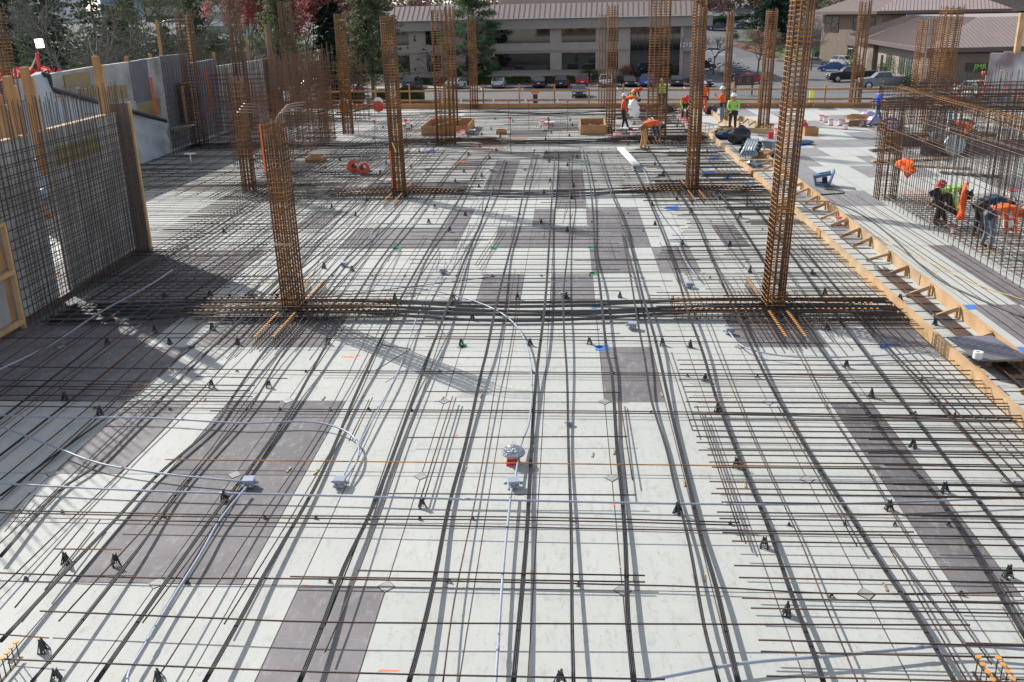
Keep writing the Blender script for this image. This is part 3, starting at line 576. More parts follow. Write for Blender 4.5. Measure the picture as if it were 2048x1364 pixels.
for x, y, s, l_ in ((498,965,1,'with the long curving pipe, on the dark panel'),(680,965,1,'with open sockets, under two parallel pipes'),(1027,967,1,'just in front of the taped disc'),(886,542,.9,'far up the pipe in the middle of the deck'),(688,528,.9,'right of the front left column'),(505,592,1,'in the shadow left of the front left column'),(1265,652,1.1,'lying in the thick cable band'),(1378,570,1,'left of the front right column'),(1458,662,.9,'at the end of the snaking pipe'),(1128,588,.8,'on a dark square panel behind the cable band'),(983,340,.9,'left one of two far back'),(1050,338,.9,'right one of two far back'),(853,338,.9,'right of the orange saws'),(1138,843,.55,'small and dark in the middle')):
    p = at(x, y, .06); t = thing('junction_box', 'grey plastic junction box '+l_, 'junction box', (p.x, p.y, 0), random.uniform(-.2, .2), 'junction boxes')
    mb = MB(); mb.box((0, 0, .07*s), (.13*s, .13*s, .09*s)); mb.obj('box_body', 'conduit', t)
    mb = MB(); mb.box((0, 0, .118*s), (.145*s, .145*s, .01*s)); mb.obj('lid', 'conduit', t)
    for dx, dy in ((-.035, -.08), (.035, -.08), (.08, 0), (-.08, .02)):
        mb = MB(); v = Vector((dx, dy, 0)).normalized()*.04*s; mb.tube([(dx*s, dy*s, .06*s), (dx*s+v.x, dy*s+v.y, .06*s)], .02*s, 8); mb.obj('socket', 'conduit', t, smooth=True)
p = at(1027, 925, 0); t = thing('taped_disc', 'round disc wrapped in silver duct tape on a red base', 'floor box', (p.x, p.y, 0))
mb = MB(); prof = [(.02, .12), (.1, .11), (.15, .13), (.155, .155), (.13, .19), (.12, .21), (.06, .222), (0.001, .225)]
n = 28; random.seed(4)
for i, (r, z) in enumerate(prof):
    for k in range(n): mb.v.append((r*(1+random.uniform(-.05, .05))*math.cos(2*math.pi*k/n), r*(1+random.uniform(-.05, .05))*math.sin(2*math.pi*k/n), z+random.uniform(-.004, .004)))
mb.f = [(i*n+k, i*n+(k+1) % n, (i+1)*n+(k+1) % n, (i+1)*n+k) for i in range(len(prof)-1) for k in range(n)]; mb.m = [0]*len(mb.f)
mb.obj('tape_wrap', 'foil', t); mb = MB(); mb.lathe([(.09, 0), (.09, .12)], n=20); mb.box((-.06, -.08, .03), (.06, .05, .06)); mb.obj('red_base', 'red', t, smooth=False)
mb = MB(); mb.lathe([(.1, .105), (.1, .122)], n=20); mb.obj('white_collar', 'white', t)
# ================================================================ COLUMN CAGES
def cage(x, y, h, label, w=.31, d=.46, nx=4, ny=4, step=.09, cut=None, lean=0, z0=0, tie='rust'):
    t = thing('column_cage', label, 'rebar column', (x, y, z0), group='rusty column cages'); t.rotation_euler = (0, lean, random.uniform(-.03, .03))
    hh = h; vm = MB(); vm.tube([(0, 0, 0), (0, 0, hh)], .0185, 6); vme = vm.mesh('upright_bar', 'rustv', True)
    tm = MB(); r = .0085
    for a, b in (((-w/2, -d/2), (w/2, -d/2)), ((w/2, -d/2), (w/2, d/2)), ((w/2, d/2), (-w/2, d/2)), ((-w/2, d/2), (-w/2, -d/2))): tm.tube([(a[0]*1.09, a[1]*1.05, 0), (b[0]*1.09, b[1]*1.05, 0)], r, 4)
    for k in range(1, ny-1, 2):
        yy = -d/2+d*k/(ny-1); tm.tube([(-w*.6, yy, .012), (w*.6, yy, .012)], r*.9, 4)
    for k in range(1, nx-1, 2):
        xx = -w/2+w*k/(nx-1); tm.tube([(xx, -d*.56, .018), (xx, d*.56, .018)], r*.9, 4)
    tme = tm.mesh('tie', tie)
    for i in range(nx):
        for j in range(ny):
            if i in (0, nx-1) or j in (0, ny-1):
                o = ob('upright_bar', vme, t, (-w/2+w*i/(nx-1), -d/2+d*j/(ny-1), random.uniform(-.12, 0))); o.rotation_euler = (random.uniform(-.003, .003), random.uniform(-.003, .003), 0)
    z = .08; k = 0
    while z < h-.1 and k < 98:
        o = ob('tie', tme, t, (random.uniform(-.006, .006), random.uniform(-.006, .006), z)); o.rotation_euler = (random.uniform(-.02, .02), random.uniform(-.03, .03), random.uniform(-.03, .03)); z += step*random.uniform(.88, 1.12); k += 1
    return t
colA = cage(-5.49, 17.68, 3.9, 'front left rusty column cage, its top bars bent outwards', lean=-.012)
for s in (-1, 1):       # bent dowels at the top of the front left column
    for k in range(4):
        y = -.2+k*.13; mb = MB(); mb.tube(spline([(s*.1, y, 3.5), (s*.13, y, 3.85), (s*.2, y, 3.98+.03*k), (s*.36, y, 4.02+.035*k), (s*.6, y, 4.03+.04*k)], 5), .011, 7); mb.obj('bent_bar', 'bentbar', colA, smooth=True)
mb = MB(); mb.box((-.17, -.25, 3.35), (.03, .03, .9)); mb.obj('paint_stripe', 'capo', colA); mb = MB(); mb.box((0, -.27, 1.52), (.36, .03, .05)); mb.obj('wood_block', 'timber2', colA)
cR = cage(4.0, 17.68, 6.4, 'front right rusty column cage, tallest, beside the edge board', lean=.022, step=.088)
cB = cage(-5.5, 30.32, 5.7, 'second left rusty cage with a strip of yellow tape', lean=-.008, w=.36); mb = MB(); mb.bar((.02, -.27, 1.5), (-.08, -.27, 1.8), .1, .02); mb.obj('tape_strip', 'yellowt', cB)
mb = MB(); mb.box((-.17, -.25, .95), (.025, .025, 1.2)); mb.obj('paint_stripe', 'capo', cB)
cage(4.02, 30.32, 6.1, 'second right rusty cage beside the edge board', lean=.004, w=.33)
cage(-10.88, 31.39, 3.9, 'thinner brown cage between the core walls and the front left column', w=.34, d=.4, step=.16)
cage(-11.04, 47.48, 5.8, 'rusty cage just right of the dark core wall cage', w=.45, d=.45)
cage(-5.49, 42.87, 5.9, 'wide open-meshed rusty cage in front of the plywood box', w=.8, d=.4, step=.11, nx=5)
cage(-5.62, 47.2, 6.0, 'slim ladder-like cage standing by the plywood box', w=.36, d=.4, nx=3, ny=3, step=.13)
cage(-5.75, 59.2, 5.4, 'rusty cage at the far edge in front of the pine tree', w=.45, d=.4, step=.1)
cage(2.11, 59.0, 5.5, 'slim red-brown ladder cage at the far edge', w=.36, d=.36, nx=3, ny=3, step=.13)
cage(2.1, 46.6, 5.9, 'slim bright rusty cage right beside the standing worker with orange shirt', w=.42, d=.5, step=.1, lean=.012)
cage(3.95, 42.6, 6.6, 'wide cage behind the worker bending in tan trousers', w=.8, d=.45, nx=5, step=.11, lean=.01)
cage(8.4, 51.3, 5.5, 'slim cage behind the worker in the orange hoodie', w=.3, d=.35, step=.1)
cage(9.5, 46.8, 5.6, 'leaning rusty cage standing by the red bucket', w=.42, d=.5, step=.09, lean=.012)
cage(16.8, 57.2, 5.9, 'rusty cage at the far edge in front of the grey pickup', w=.55, d=.5, step=.1, lean=.015)
cage(17.4, 48.6, 5.0, 'rusty cage behind the bar cage, the left one of two', w=.7, d=.7, step=.1)
cage(16.4, 43.6, 5.6, 'rusty cage behind the bar cage, the right one of two', w=.7, d=.7, step=.09, lean=.03)
cage(-17.2, 43.5, 6.0, 'rusty cage against the far wall left of the little window', w=.6, d=.5, step=.14, tie='cagebrown')
cage(-17.2, 50.2, 6.6, 'rusty cage rising above the dark wall panel', w=.55, d=.5, step=.13, tie='cagebrown')
cage(-16.8, 58.2, 6.6, 'rusty cage at the end of the far wall beside the tall dark board', w=.7, d=.5, step=.13, tie='cagebrown')
_q = onY(22, 250, 29)
cage(_q.x, 29, 6.2, 'dark rusty cage at the left edge of the picture', w=.6, d=.6, step=.1)
# ================================================================ FORMWORK WALL ON THE LEFT
def wx(Y): return -10.44-(Y-15.6)*.05
def bars_part(t, a, b, r, n, name, m='cagegrey'):
    mb = MB(); mb.tube([a, b], r, 4); return mb.obj(name, m, t)
def rebar_wall(label, a, b, h, sv, sh, off, htop=None, m='cagegrey', r=.009, cat='rebar wall', z0=0, jit=.1, group=None, vtop=None):
    a = Vector((a[0], a[1], z0)); b = Vector((b[0], b[1], z0)); t = thing('rebar_mat', label, cat, a, group=group); d = b-a; L_ = d.length; u = d.normalized(); nrm = Vector((-u.y, u.x, 0))
    vm = {}
    offs = off; nv = min(int(L_/sv), 98//len(offs)); sv = L_/nv
    for q, o_ in enumerate(offs):
        for k in range(nv+1):
            mb = MB(); hh = (htop or h)+random.uniform(-jit, jit); p = u*(k*sv+random.uniform(-.03, .03))+nrm*o_
            key = k % 5
            if key not in vm: mb.tube([(0, 0, 0), (0, 0, hh)], r, 4); vm[key] = mb.mesh('upright_bar', m)
            o = ob('upright_bar', vm[key], t, p); o.rotation_euler = (random.uniform(-.008, .008), random.uniform(-.008, .008), 0)
        nh = min(int(h/sh), 98//len(offs)); z = sh*.5
        for k in range(nh):
            mb = MB(); mb.tube([Vector((0, 0, 0))-u*random.uniform(.02, .1), u*(L_+random.uniform(0, .15))], r, 4)
            ob('cross_bar', mb.mesh('cross_bar', m), t, nrm*(o_+.018)+Vector((0, 0, z+random.uniform(-.02, .02)))); z += sh
    return t
Ya = at(50, 655).y; Yg0 = at(100, 603).y; Yg1 = at(139, 586).y; Ye = 22.96
t = thing('wall_formwork', 'shaded grey panel wall form behind a rebar mat, left edge, with a narrow gap', 'wall form', (wx(18), 18, 0)); O = Vector((wx(18), 18, 0))
def seg(y0, y1, z0, z1, m, nm, dx=0, th=.06):
    mb = MB(); mb.bar(Vector((wx(y0)+dx, y0, (z0+z1)/2))-O, Vector((wx(y1)+dx, y1, (z0+z1)/2))-O, th, z1-z0); return mb.obj(nm, m, t)
k = 0; y = 10.0
while y < Ye-.05:
    y1 = min(y+1.22, Ye)
    if y < Yg0 < y1: y1 = Yg0
    if abs(y-Yg0) < .02: y = Yg1; y1 = y+1.0
    if y1 > Ye-.3: y1 = Ye
    for z0, z1 in ((.12, 1.3), (1.306, 2.48), (2.486, 3.5)): seg(y+.003, y1-.003, z0, z1, 'ply', 'face_panel', -.32)
    y = y1
seg(19.6, 21.8, 2.75, 3.15, 'ochre', 'patch_panel', -.285, .012)
seg(10, Yg0, 3.505, 3.55, 'timber2', 'top_plate', -.36, .16); seg(Yg1, Ye, 3.505, 3.55, 'timber2', 'top_plate', -.36, .16)
seg(Yg0-.06, Yg0, 0, 3.5, 'brownply', 'gap_jamb', -.38, .05); seg(Yg1, Yg1+.06, 0, 3.5, 'brownply', 'gap_jamb', -.38, .05)
seg(10, Ye, 0, .1, 'brownply', 'kicker', -.3, .06)
mb = MB(); mb.box(Vector((wx(Ye)-.33, Ye+.05, 1.88))-O, (.72, .03, 3.76)); mb.obj('end_bulkhead', 'brownply', t)
mb = MB(); mb.box(Vector((wx(Ye)+.06, Ye+.05, 1.89))-O, (.05, .09, 3.8)); mb.obj('bulkhead_stud', 'timber', t)
for px, py, zb in ((190, 112, 0), (48, 134, 0), (14, 152, 0), (-6, 190, 0)):
    p = onX(px, py, -11.25); mb = MB(); mb.box(Vector((p.x, p.y, p.z/2+1.3))-O, (.13, .15, p.z-2.6)); mb.obj('strongback', 'timber3', t)
    mb = MB(); mb.box(Vector((p.x, p.y+.17, p.z/2+1.2))-O, (.12, .05, p.z-2.8)); mb.obj('strongback', 'timber', t)
for z in (.35, 1.0, 1.6, 2.2, 2.85):
    mb = MB(); mb.bar(Vector((wx(Yg0)-.75, Yg0-.3, z))-O, Vector((wx(Yg1)-.75, Yg1+.3, z+.05))-O, .09, .05); mb.obj('gap_crosspiece', 'galv' if z in (1.0, 2.2) else 'timber3', t)
mb = MB(); mb.bar(Vector((wx(Yg0)-.7, Yg0-.1, 2.9))-O, Vector((wx(Yg1)-.7, Yg1+.3, 1.6))-O, .2, .02); mb.obj('loose_board', 'pinkline' if False else 'card', t)
# timber box-out at the near end
t2 = thing('opening_frame', 'orange timber frame boxing out an opening at the foot of the left wall form', 'timber frame', (at(50, 655).x, Ya, 0))
for y0, y1, z0, z1, m_, nm in ((Ya-.07, Ya, 0, 2.05, 'timber', 'post'), (Ya-2.2, Ya-.07, 1.1, 1.2, 'timber', 'rail'), (Ya-2.2, Ya-.07, .1, .2, 'timber', 'rail'), (Ya-2.2, Ya-.075, .02, 2.0, 'timber3', 'back_board'), (Ya-2.2, Ya, 2.05, 2.13, 'timber', 'rail')):
    mb = MB(); dx = .0 if nm != 'back_board' else -.1; mb.bar((dx, y0-Ya, (z0+z1)/2), (dx, y1-Ya, (z0+z1)/2), .09 if nm != 'back_board' else .02, z1-z0); mb.obj(nm, m_, t2)
rebar_wall('dense two-layer mat of dark bars standing in front of the left wall form', (wx(Ya)+.0, Ya+.12), (wx(22.7)+.1, 22.7), 3.4, .17, .2, (0, .22), htop=4.1, jit=.25, r=.009)
rebar_wall('rebar mat above the orange opening frame at the left edge', (wx(12)-.05, 12), (wx(Ya)-.05, Ya+.05), 1.25, .2, .2, (0, .2), htop=1.9, jit=.25, r=.009, z0=2.15)
# ================================================================ FAR LEFT RETAINING WALL
t = thing('retaining_wall', 'long far wall of pale, ochre and dark blue-grey panels beneath the bare trees', 'wall', (-18.2, 45, 0)); O = Vector((-18.2, 45, 0))
def pan(x0, y0, x1, y1, zb0, m, nm, X=-18.2, th=.2, zfrac=None):
    p, q = onX(x0, y0, X), onX(x1, y1, X); mb = MB()
    vs = []
    for X_ in (X, X-th):
        for a_, zb in ((p, zb0), (q, zb0)): vs += [Vector((X_, a_.y, zb))-O, Vector((X_, a_.y, a_.z))-O]
    mb.add(vs, [(0, 2, 3, 1), (4, 5, 7, 6), (0, 1, 5, 4), (2, 6, 7, 3), (1, 3, 7, 5), (0, 4, 6, 2)]); return mb.obj(nm, m, t)
pan(98, 148, 182, 134, .2, 'ply', 'wall_panel'); pan(183, 134, 257, 124, .2, 'ply', 'wall_panel'); pan(258, 124, 292, 118, 0, 'plydark', 'wall_panel'); pan(293, 118, 320, 114, 0, 'ply', 'wall_panel')
pan(321, 112, 377, 107, 0, 'plydark', 'wall_panel'); pan(378, 127, 429, 118, 0, 'plydark', 'wall_panel'); pan(430, 133, 525, 119, 0, 'ply', 'wall_panel'); pan(526, 118, 541, 116, 0, 'brownply', 'wall_panel')
def patch(x0, ya, x1, yb, m, X=-18.17):
    p, q = onX(x0, ya, X), onX(x1, yb, X); p2 = onX(x0, yb, X); z0, z1 = p2.z, p.z; mb = MB(); mb.box(Vector((X, (p.y+q.y)/2, (z0+z1)/2))-O, (.02, abs(q.y-p.y), z1-z0)); mb.obj('patch_panel', m, t)
patch(127, 150, 184, 176, 'ochre'); patch(160, 174, 215, 200, 'ochre'); patch(206, 176, 258, 205, 'ochre'); patch(266, 208, 325, 240, 'ochre'); patch(436, 140, 444, 205, 'ochre'); patch(452, 135, 462, 205, 'ochre')
for x0, y0, x1, y1, X in ((299, 155, 318, 250, -18.0), (411, 135, 424, 225, -18.0)):
    p, q = onX(x0, y0, X), onX(x1, y1, X); mb = MB(); mb.bar(Vector((X, (p.y+q.y)/2, p.z))-O, Vector((X, (p.y+q.y)/2, q.z))-O, .1, .02); mb.obj('marking_stripe', 'capo', t)
for x0, yt, yb, wdt in ((372, 30, 125, .16), (464, 66, 125, .14), (492, 70, 120, .12), (313, 40, 112, .12), (252, 113, 128, .2), (427, 105, 122, .2), (300, 108, 120, .2), (100, 0, 0, 0)):
    if not wdt: continue
    p, q = onX(x0, yt, -18.5), onX(x0+8, yb, -18.5); mb = MB(); mb.box(Vector((-18.5, p.y, p.z/2))-O, (.1, wdt, p.z)); mb.obj('timber_post', 'timber3', t)
p = onX(530, 48, -18.0); q = onX(548, 118, -18.0); mb = MB(); mb.box(Vector((-18.0, p.y+.3, p.z/2))-O, (.04, .75, p.z)); mb.obj('tall_board', 'brownply', t)
for dy in (-.11, .71): mb = MB(); mb.box(Vector((-17.99, p.y+dy, p.z/2))-O, (.09, .06, p.z)); mb.obj('board_stud', 'timber3', t)
# little timber window box
p, q = onX(363, 168, -17.95), onX(395, 245, -17.95); mb = MB(); yy0, yy1, z1, z0 = p.y, q.y-.2, p.z, q.z+.1
tw = thing('window_boxout', 'timber window box with rungs set in the dark part of the far wall', 'window frame', (-17.95, yy0, z0))
W_, H_ = max(yy1-yy0, 1.0), z1-z0
for c, d, nm, m_ in (((0, 0, H_/2), (.06, .3, H_), 'jamb', 'timber3'), ((0, W_, H_/2), (.06, .3, H_), 'jamb', 'timber3'), ((0, W_/2, H_), (.06, W_+.3, .12), 'head', 'timber3'), ((0, W_/2, 0), (.06, W_+.3, .12), 'sill', 'timber3'), ((-.02, W_/2, H_/2), (.02, W_-.3, H_-.1), 'back', 'frame')):
    mb = MB(); mb.box(c, d); mb.obj(nm, m_, tw)
for k in range(4): mb = MB(); mb.box((.02, W_/2, H_*(k+1)/5), (.06, W_-.1, .05)); mb.obj('rung', 'timber3', tw)
# shotcrete slope with black membrane edge
pts = [onX(x, y, -17.8) for x, y in ((-60, 176), (0, 165), (50, 154), (80, 148), (95, 150), (100, 178), (150, 192), (200, 206), (260, 222), (330, 242))]
t = thing('shotcrete_bank', 'pale blue-grey sprayed concrete bank edged with black membrane at left', 'concrete bank', (-17.8, pts[0].y, 0)); O = Vector((-17.8, pts[0].y, 0))
mb = MB(); n = len(pts); N = 60; top = []
for i in range(N+1):
    f = i/N*(n-1); k = min(int(f), n-2); top.append(pts[k].lerp(pts[k+1], f-k))
for i, p in enumerate(top):
    for j in range(13): mb.v.append(tuple(Vector((-17.8+.12*math.sin(p.y*1.3+j*.7)*math.sin(j*.5)+.5*(1-j/12)**2*.4, p.y, -.1+(p.z+.1)*j/12))-O))
for i in range(N):
    for j in range(12): mb.f.append((i*13+j, (i+1)*13+j, (i+1)*13+j+1, i*13+j+1)); mb.m.append(0)
mb.obj('bank_face', 'conc', t, smooth=True)
mb = MB(); mb.tube([p-O+Vector((.03, 0, 0)) for p in top[22:]], .09, 6); mb.obj('membrane_edge', 'membrane', t)
mb = MB(); mb.bar(top[20]-O+Vector((-.2, 0, -.3)), top[30]-O+Vector((-.2, 0, .1)), .3, .5); mb.obj('membrane_fold', 'membrane', t)
mb = MB(); mb.box(Vector((-17.98, 30, .9))-O, (.1, 18, 3.2)); mb.obj('backing', 'conc', t)
for x, y in ((27, 203), (113, 194), (170, 228), (157, 178), (205, 166)):
    p = onX(x, y, -17.55); mb = MB(); mb.box((0, 0, 0), (.03, .12, .06)); mb.tube([(0, 0, 0), (.5, 0, .02)], .01, 4, mi=1); tag(mb.obj('wall_tie', ['capo', 'rebar'], loc=p), 'orange-capped bar poking out of the far left wall', 'wall tie', 'orange-capped wall ties')
# orange debris netting and flood light beyond the bank
p = onX(45, 150, -19); mb = MB(); rnd = random.Random(2); n = 26
for i in range(n):
    for j in range(12): mb.v.append((j*.17-1.6+rnd.uniform(-.06, .06), i*.24-3, .35*math.sin(i*.9+j)*math.cos(j*.8)+rnd.uniform(-.1, .1)-.1))
for i in range(n-1):
    for j in range(11):
        if (i+j) % 2 or rnd.random() < .5: mb.f.append((i*12+j, (i+1)*12+j, (i+1)*12+j+1, i*12+j+1)); mb.m.append(0)
tag(mb.obj('safety_netting', 'red', loc=p), 'crumpled red safety netting heaped beyond the bank at far left', 'netting')
p = onX(72, 82, -19.5); t = thing('flood_light', 'lit white flood light on a thin mast with a red ribbon', 'flood light', (p.x, p.y, 0))
mb = MB(); mb.tube([(0, 0, 0), (0, 0, p.z)], .03, 6); mb.obj('mast', 'frame', t)
mb = MB(); mb.tube([(0, 0, p.z-.4), (.1, -2.4, p.z-2.2)], .03, 6); mb.obj('stay', 'timber2', t)
lm = mat('lamp_glow', (1, .95, .85), .3, emit=14); mb = MB(); mb.box((.08, .05, p.z), (.06, .42, .11)); mb.box((.08, .08, p.z-.17), (.06, .42, .11)); mb.obj('lamp_face', lm, t)
mb = MB(); mb.box((0, .06, p.z-.1), (.1, .48, .36)); mb.obj('lamp_housing', 'frame', t)
mb = MB(); mb.tube(spline([(.05, -.2, p.z-.4), (.08, -.25, p.z-.9), (.06, -.15, p.z-1.4), (.05, -.1, p.z-1.6), (.07, -.4, p.z-2.1)], 4), .06, 4); mb.obj('ribbon', 'red', t)
rebar_wall('tall thin rebar mat standing against the far left wall', (-17.3, 40.6), (-17.2, 57), 3.3, .3, .26, (0,), htop=4.2, jit=.3, r=.013)
rebar_wall('brown rebar core wall nearest the camera, right of the far wall', (-11.35, 37.1), (-11.2, 45.2), 3.2, .2, .2, (0, .25), htop=4.0, m='cagebrown', r=.013, jit=.3)
rebar_wall('brown rebar core wall running across behind the slim cage', (-11.2, 45.5), (-17.0, 45.5), 3.2, .26, .2, (0, .25), htop=4.1, m='cagebrown', r=.011, jit=.5)
rebar_wall('short rebar wall in front of the core, facing the camera', (-13.4, 37.1), (-11.4, 37.1), 3.0, .18, .2, (0, .25), htop=3.4, m='cagebrown', r=.012, jit=.2)
rebar_wall('far rebar core wall in front of the purple trees', (-16.5, 53.5), (-11.2, 53.5), 3.2, .26, .24, (0, .25), htop=3.9, m='cagebrown', r=.014, jit=.5)
# planks and tools below the far wall
t = thing('plank_stack', 'untidy stack of grey scaffold planks under the far wall', 'plank stack', tuple(at(290, 300)))
for k in range(7):
    mb = MB(); mb.bar((-1.6+.15*k, -1.5+.1*k, .35+.07*k), (1.0+.2*k, 1.6-.15*k, .5+.09*k), .28, .05); mb.obj('plank', 'ply', t)
for x_, y_ in ((-1, -1), (.6, .9)): mb = MB(); mb.box((x_, y_, .2), (.5, .5, .4)); mb.obj('block', 'brownply', t)
# ================================================================ EDGE BOARDS OF THE POUR STRIP
def board(name, label, pts, w, h, z0, cat, m='timber2', extra=None):
    P = [Vector(p) for p in pts]; t = thing(name, label, cat, P[0])
    for i in range(len(P)-1):
        d = P[i+1]-P[i]; L_ = d.length; nseg = max(1, round(L_/4.8))
        for k in range(nseg):
            a_ = P[i]+d*(k/nseg)-P[0]; b_ = P[i]+d*((k+1)/nseg)-P[0]; u = d.normalized()*.004; mb = MB()
            mb.bar(a_+u+Vector((0, 0, z0+h/2)), b_-u+Vector((random.uniform(-.02, .02), 0, z0+h/2+random.uniform(-.008, .008))), w, h); mb.obj('board', m if m == 'timber3' else random.choice((m, m, 'timber')), t)
    return t
t = board('edge_board', 'pale timber edge board on the rebar side of the pour strip', [(6.40, 9, 0), (6.42, 13, 0), (6.5, 20, 0), (6.56, 36, 0), (6.58, 47, 0), (6.5, 56, 0)], .075, .235, 0, 'edge board')
mb = MB()
for y0 in (14.0, 17.8, 24, 33.5): mb.box((.075, y0-9, .14), (.05, .4, .2))
mb.obj('splice_block', 'timber3', t)
t = board('edge_board', 'pale timber edge board with triangular braces on the open deck side', [(7.38, 11, 0), (7.45, 14.7, 0), (7.68, 29.5, 0), (7.78, 37, 0)], .06, .235, 0, 'edge board')
y = 12.6
while y < 37:
    x = 7.38+(y-11)*.0155-7.38
    mb = MB(); mb.bar((x-random.uniform(.42, .58), y-11+random.uniform(-.09, .07), .03), (x-.05, y-11, random.uniform(.2, .24)), .045, random.choice((.08, .08, .06))); mb.obj('brace', random.choice(('timber', 'timber2', 'timber3', 'timber')), t)
    mb = MB(); mb.box((x-.06, y-11+.06, .13), (.05, .05, .25)); mb.obj('cleat', 'timber', t)
    y += random.choice((1.0, 1.25, 1.5))
t = thing('edge_box', 'braced timber box-out where the pour strip widens, at the lime worker', 'edge board', (8.0, 46, 0))
for a_, b_ in (((-.2, -6, .13), (.1, 8.5, .13)), ((.6, -.2, .13), (2.0, -1.2, .13)), ((2.0, -1.2, .13), (.9, 6.5, .13)), ((.6, -.2, .13), (.5, 6.5, .13))):
    mb = MB(); mb.bar(a_, b_, .06, .24); mb.obj('board', 'timber2', t)
for k in range(5): mb = MB(); mb.bar((1.3-.1*k, .2+k*1.1, .03), (1.75-.16*k, .3+k*1.1, .24), .05, .08); mb.obj('brace', 'timber', t)
for y in (27.6, 33.2, 35.6):
    mb = MB(); mb.box((0, 0, .27), (1.25, .1, .04)); tag(mb.obj('cross_plank', 'timber', loc=(7.05, y, 0)), 'short timber laid across the pour strip', 'timber', 'timbers across the pour strip')
# ================================================================ FAR EDGE: BEAM, GUARD RAIL
BL = [Vector((x, EY(x)-.12, 0)) for x in (-15.5, 6.7, 24.5)]
board('edge_beam', 'long orange timber edge beam along the far side of the deck', BL, .12, .3, 0, 'edge beam', 'timber3')
t = thing('guard_rail', 'timber guard rail with two rails and tall posts along the far deck edge', 'guard rail', (0, 59, 0))
for px in (606, 662, 682, 752, 820, 891, 967, 1039, 1109, 1178, 1246, 1466, 1516, 1649, 1763, 1893, 1907, 1968):
    v = ray(px, 212); f = (EY(0))/v.y; X = v.x*f; X = v.x*(EY(X)/v.y); Y = EY(X)+.05; mb = MB(); hh = 1.42 if px < 1300 else random.choice((1.42, 1.5, 1.75, 1.3)); mb.box((X, Y-59, hh/2-.15), (.09, .1, hh+.3)); mb.obj('post', 'timber3', t)
for z in (.5, 1.06):
    for x0 in range(-16, 25, 4): mb = MB(); x1 = min(x0+4, 25); mb.bar((x0, EY(x0)-.05-59, z), (x1-.01, EY(x1)-.05-59, z+random.uniform(-.015, .015)), .045, .11); mb.obj('rail', 'timber3', t)
p = at(1616, 213); mb = MB(); mb.box((0, 0, .68), (.26, .08, .85)); mb.box((.05, 0, .5), (.12, .1, 1.0)); tag(mb.obj('caution_tape', 'yellowt', loc=(p.x, EY(p.x), 0)), 'hanging bundle of yellow tape tied to the guard rail', 'caution tape')
for x, yy in ((735, 208), (790, 212), (920, 212), (985, 212), (1335, 213), (1115, 212), (1050, 212), (690, 216), (880, 213)):
    p = at(x, yy+8); mb = MB(); mb.lathe([(.1, 0), (.14, .05), (.06, .09), (.03, .28)], n=8); tag(mb.obj('post_cap', 'white', loc=(p.x, EY(p.x)-.12, .3)), 'small white cap on the far edge beam', 'cap', 'white caps on the far beam')
for x in (1490, 1552, 1580, 1620, 1240, 1260):
    p = at(x, 214); mb = MB(); mb.box((0, 0, 0), (.22, .02, .05)); mb.box((.05, 0, 0), (.06, .03, .07), mi=1); tag(mb.obj('form_clamp', ['red', 'white'], loc=(p.x, EY(p.x)-.2, .16)), 'small red and white clamp on the far edge beam', 'clamp', 'clamps on the far beam')
# ================================================================ RIGHT REBAR CAGES
rebar_wall('long two-layer brown rebar cage wall standing on the open deck at right', (9.42, 12.6), (9.62, 29.3), 2.9, .34, .48, (0, -.3), htop=3.1, m='cage', jit=.2, r=.0095)
cage(9.8, 29.3, 2.9, 'short tied corner cage ending the tall rebar wall at right', w=.5, d=.5, step=.17)
rebar_wall('dense rebar mat facing the camera behind the right cage wall', (12.3, 38.2), (21.5, 38.2), 2.9, .22, .14, (0, .3), htop=3.3, m='cagegrey', jit=.3)
rebar_wall('rebar wall deep inside the right cage beside the crouching workers', (14.2, 30), (14.3, 38), 2.9, .24, .3, (0, .3), htop=3.1, m='cagegrey', jit=.3)
rebar_wall('near rebar wall at the right edge inside the cage', (12.8, 19.0), (13.0, 29), 2.9, .26, .4, (0, .3), htop=3.1, m='cage', jit=.3)
for i, (a_, b_, z) in enumerate((((1790, 184), (2070, 268), 3.05),)):
    p, q = at(*a_, z), at(*b_, z); t = thing('beam_cage', 'long rusty beam cage with curled hooks resting on top of the rebar walls at right', 'beam cage', p); d = q-p; L_ = d.length; u = d.normalized(); n_ = Vector((-u.y, u.x, 0))
    for k in range(6): mb = MB(); mb.tube([n_*(.1*(k % 3)), d+n_*(.1*(k % 3)+random.uniform(-.2, .2))], .011, 5); ob('long_bar', mb.mesh('long_bar', 'rustv'), t, Vector((0, 0, .16*(k//3))))
    for k in range(min(95, int(L_/.22))):
        mb = MB(); pts_ = [n_*(.12+.14*math.cos(a__*math.pi/5))+Vector((0, 0, .08+.13*math.sin(a__*math.pi/5))) for a__ in range(-1, 7)]; mb.tube(pts_, .009, 4); ob('hooked_tie', mb.mesh('hooked_tie', 'rust'), t, u*(k*.22))
for k in range(30):
    x0 = random.uniform(1700, 1960); y0 = random.uniform(176, 222); p = at(x0, y0, 3.1); L_ = random.uniform(2, 6); mb = MB(); mb.tube([(0, 0, 0), (L_, random.uniform(-.5, .3), random.uniform(-.1, .1))], .011, 4)
    tag(mb.obj('loose_bar', random.choice(('rebar', 'cage')), loc=p), 'loose bar lying across the tops of the right rebar walls', 'rebar', 'loose bars on top of the right cages')
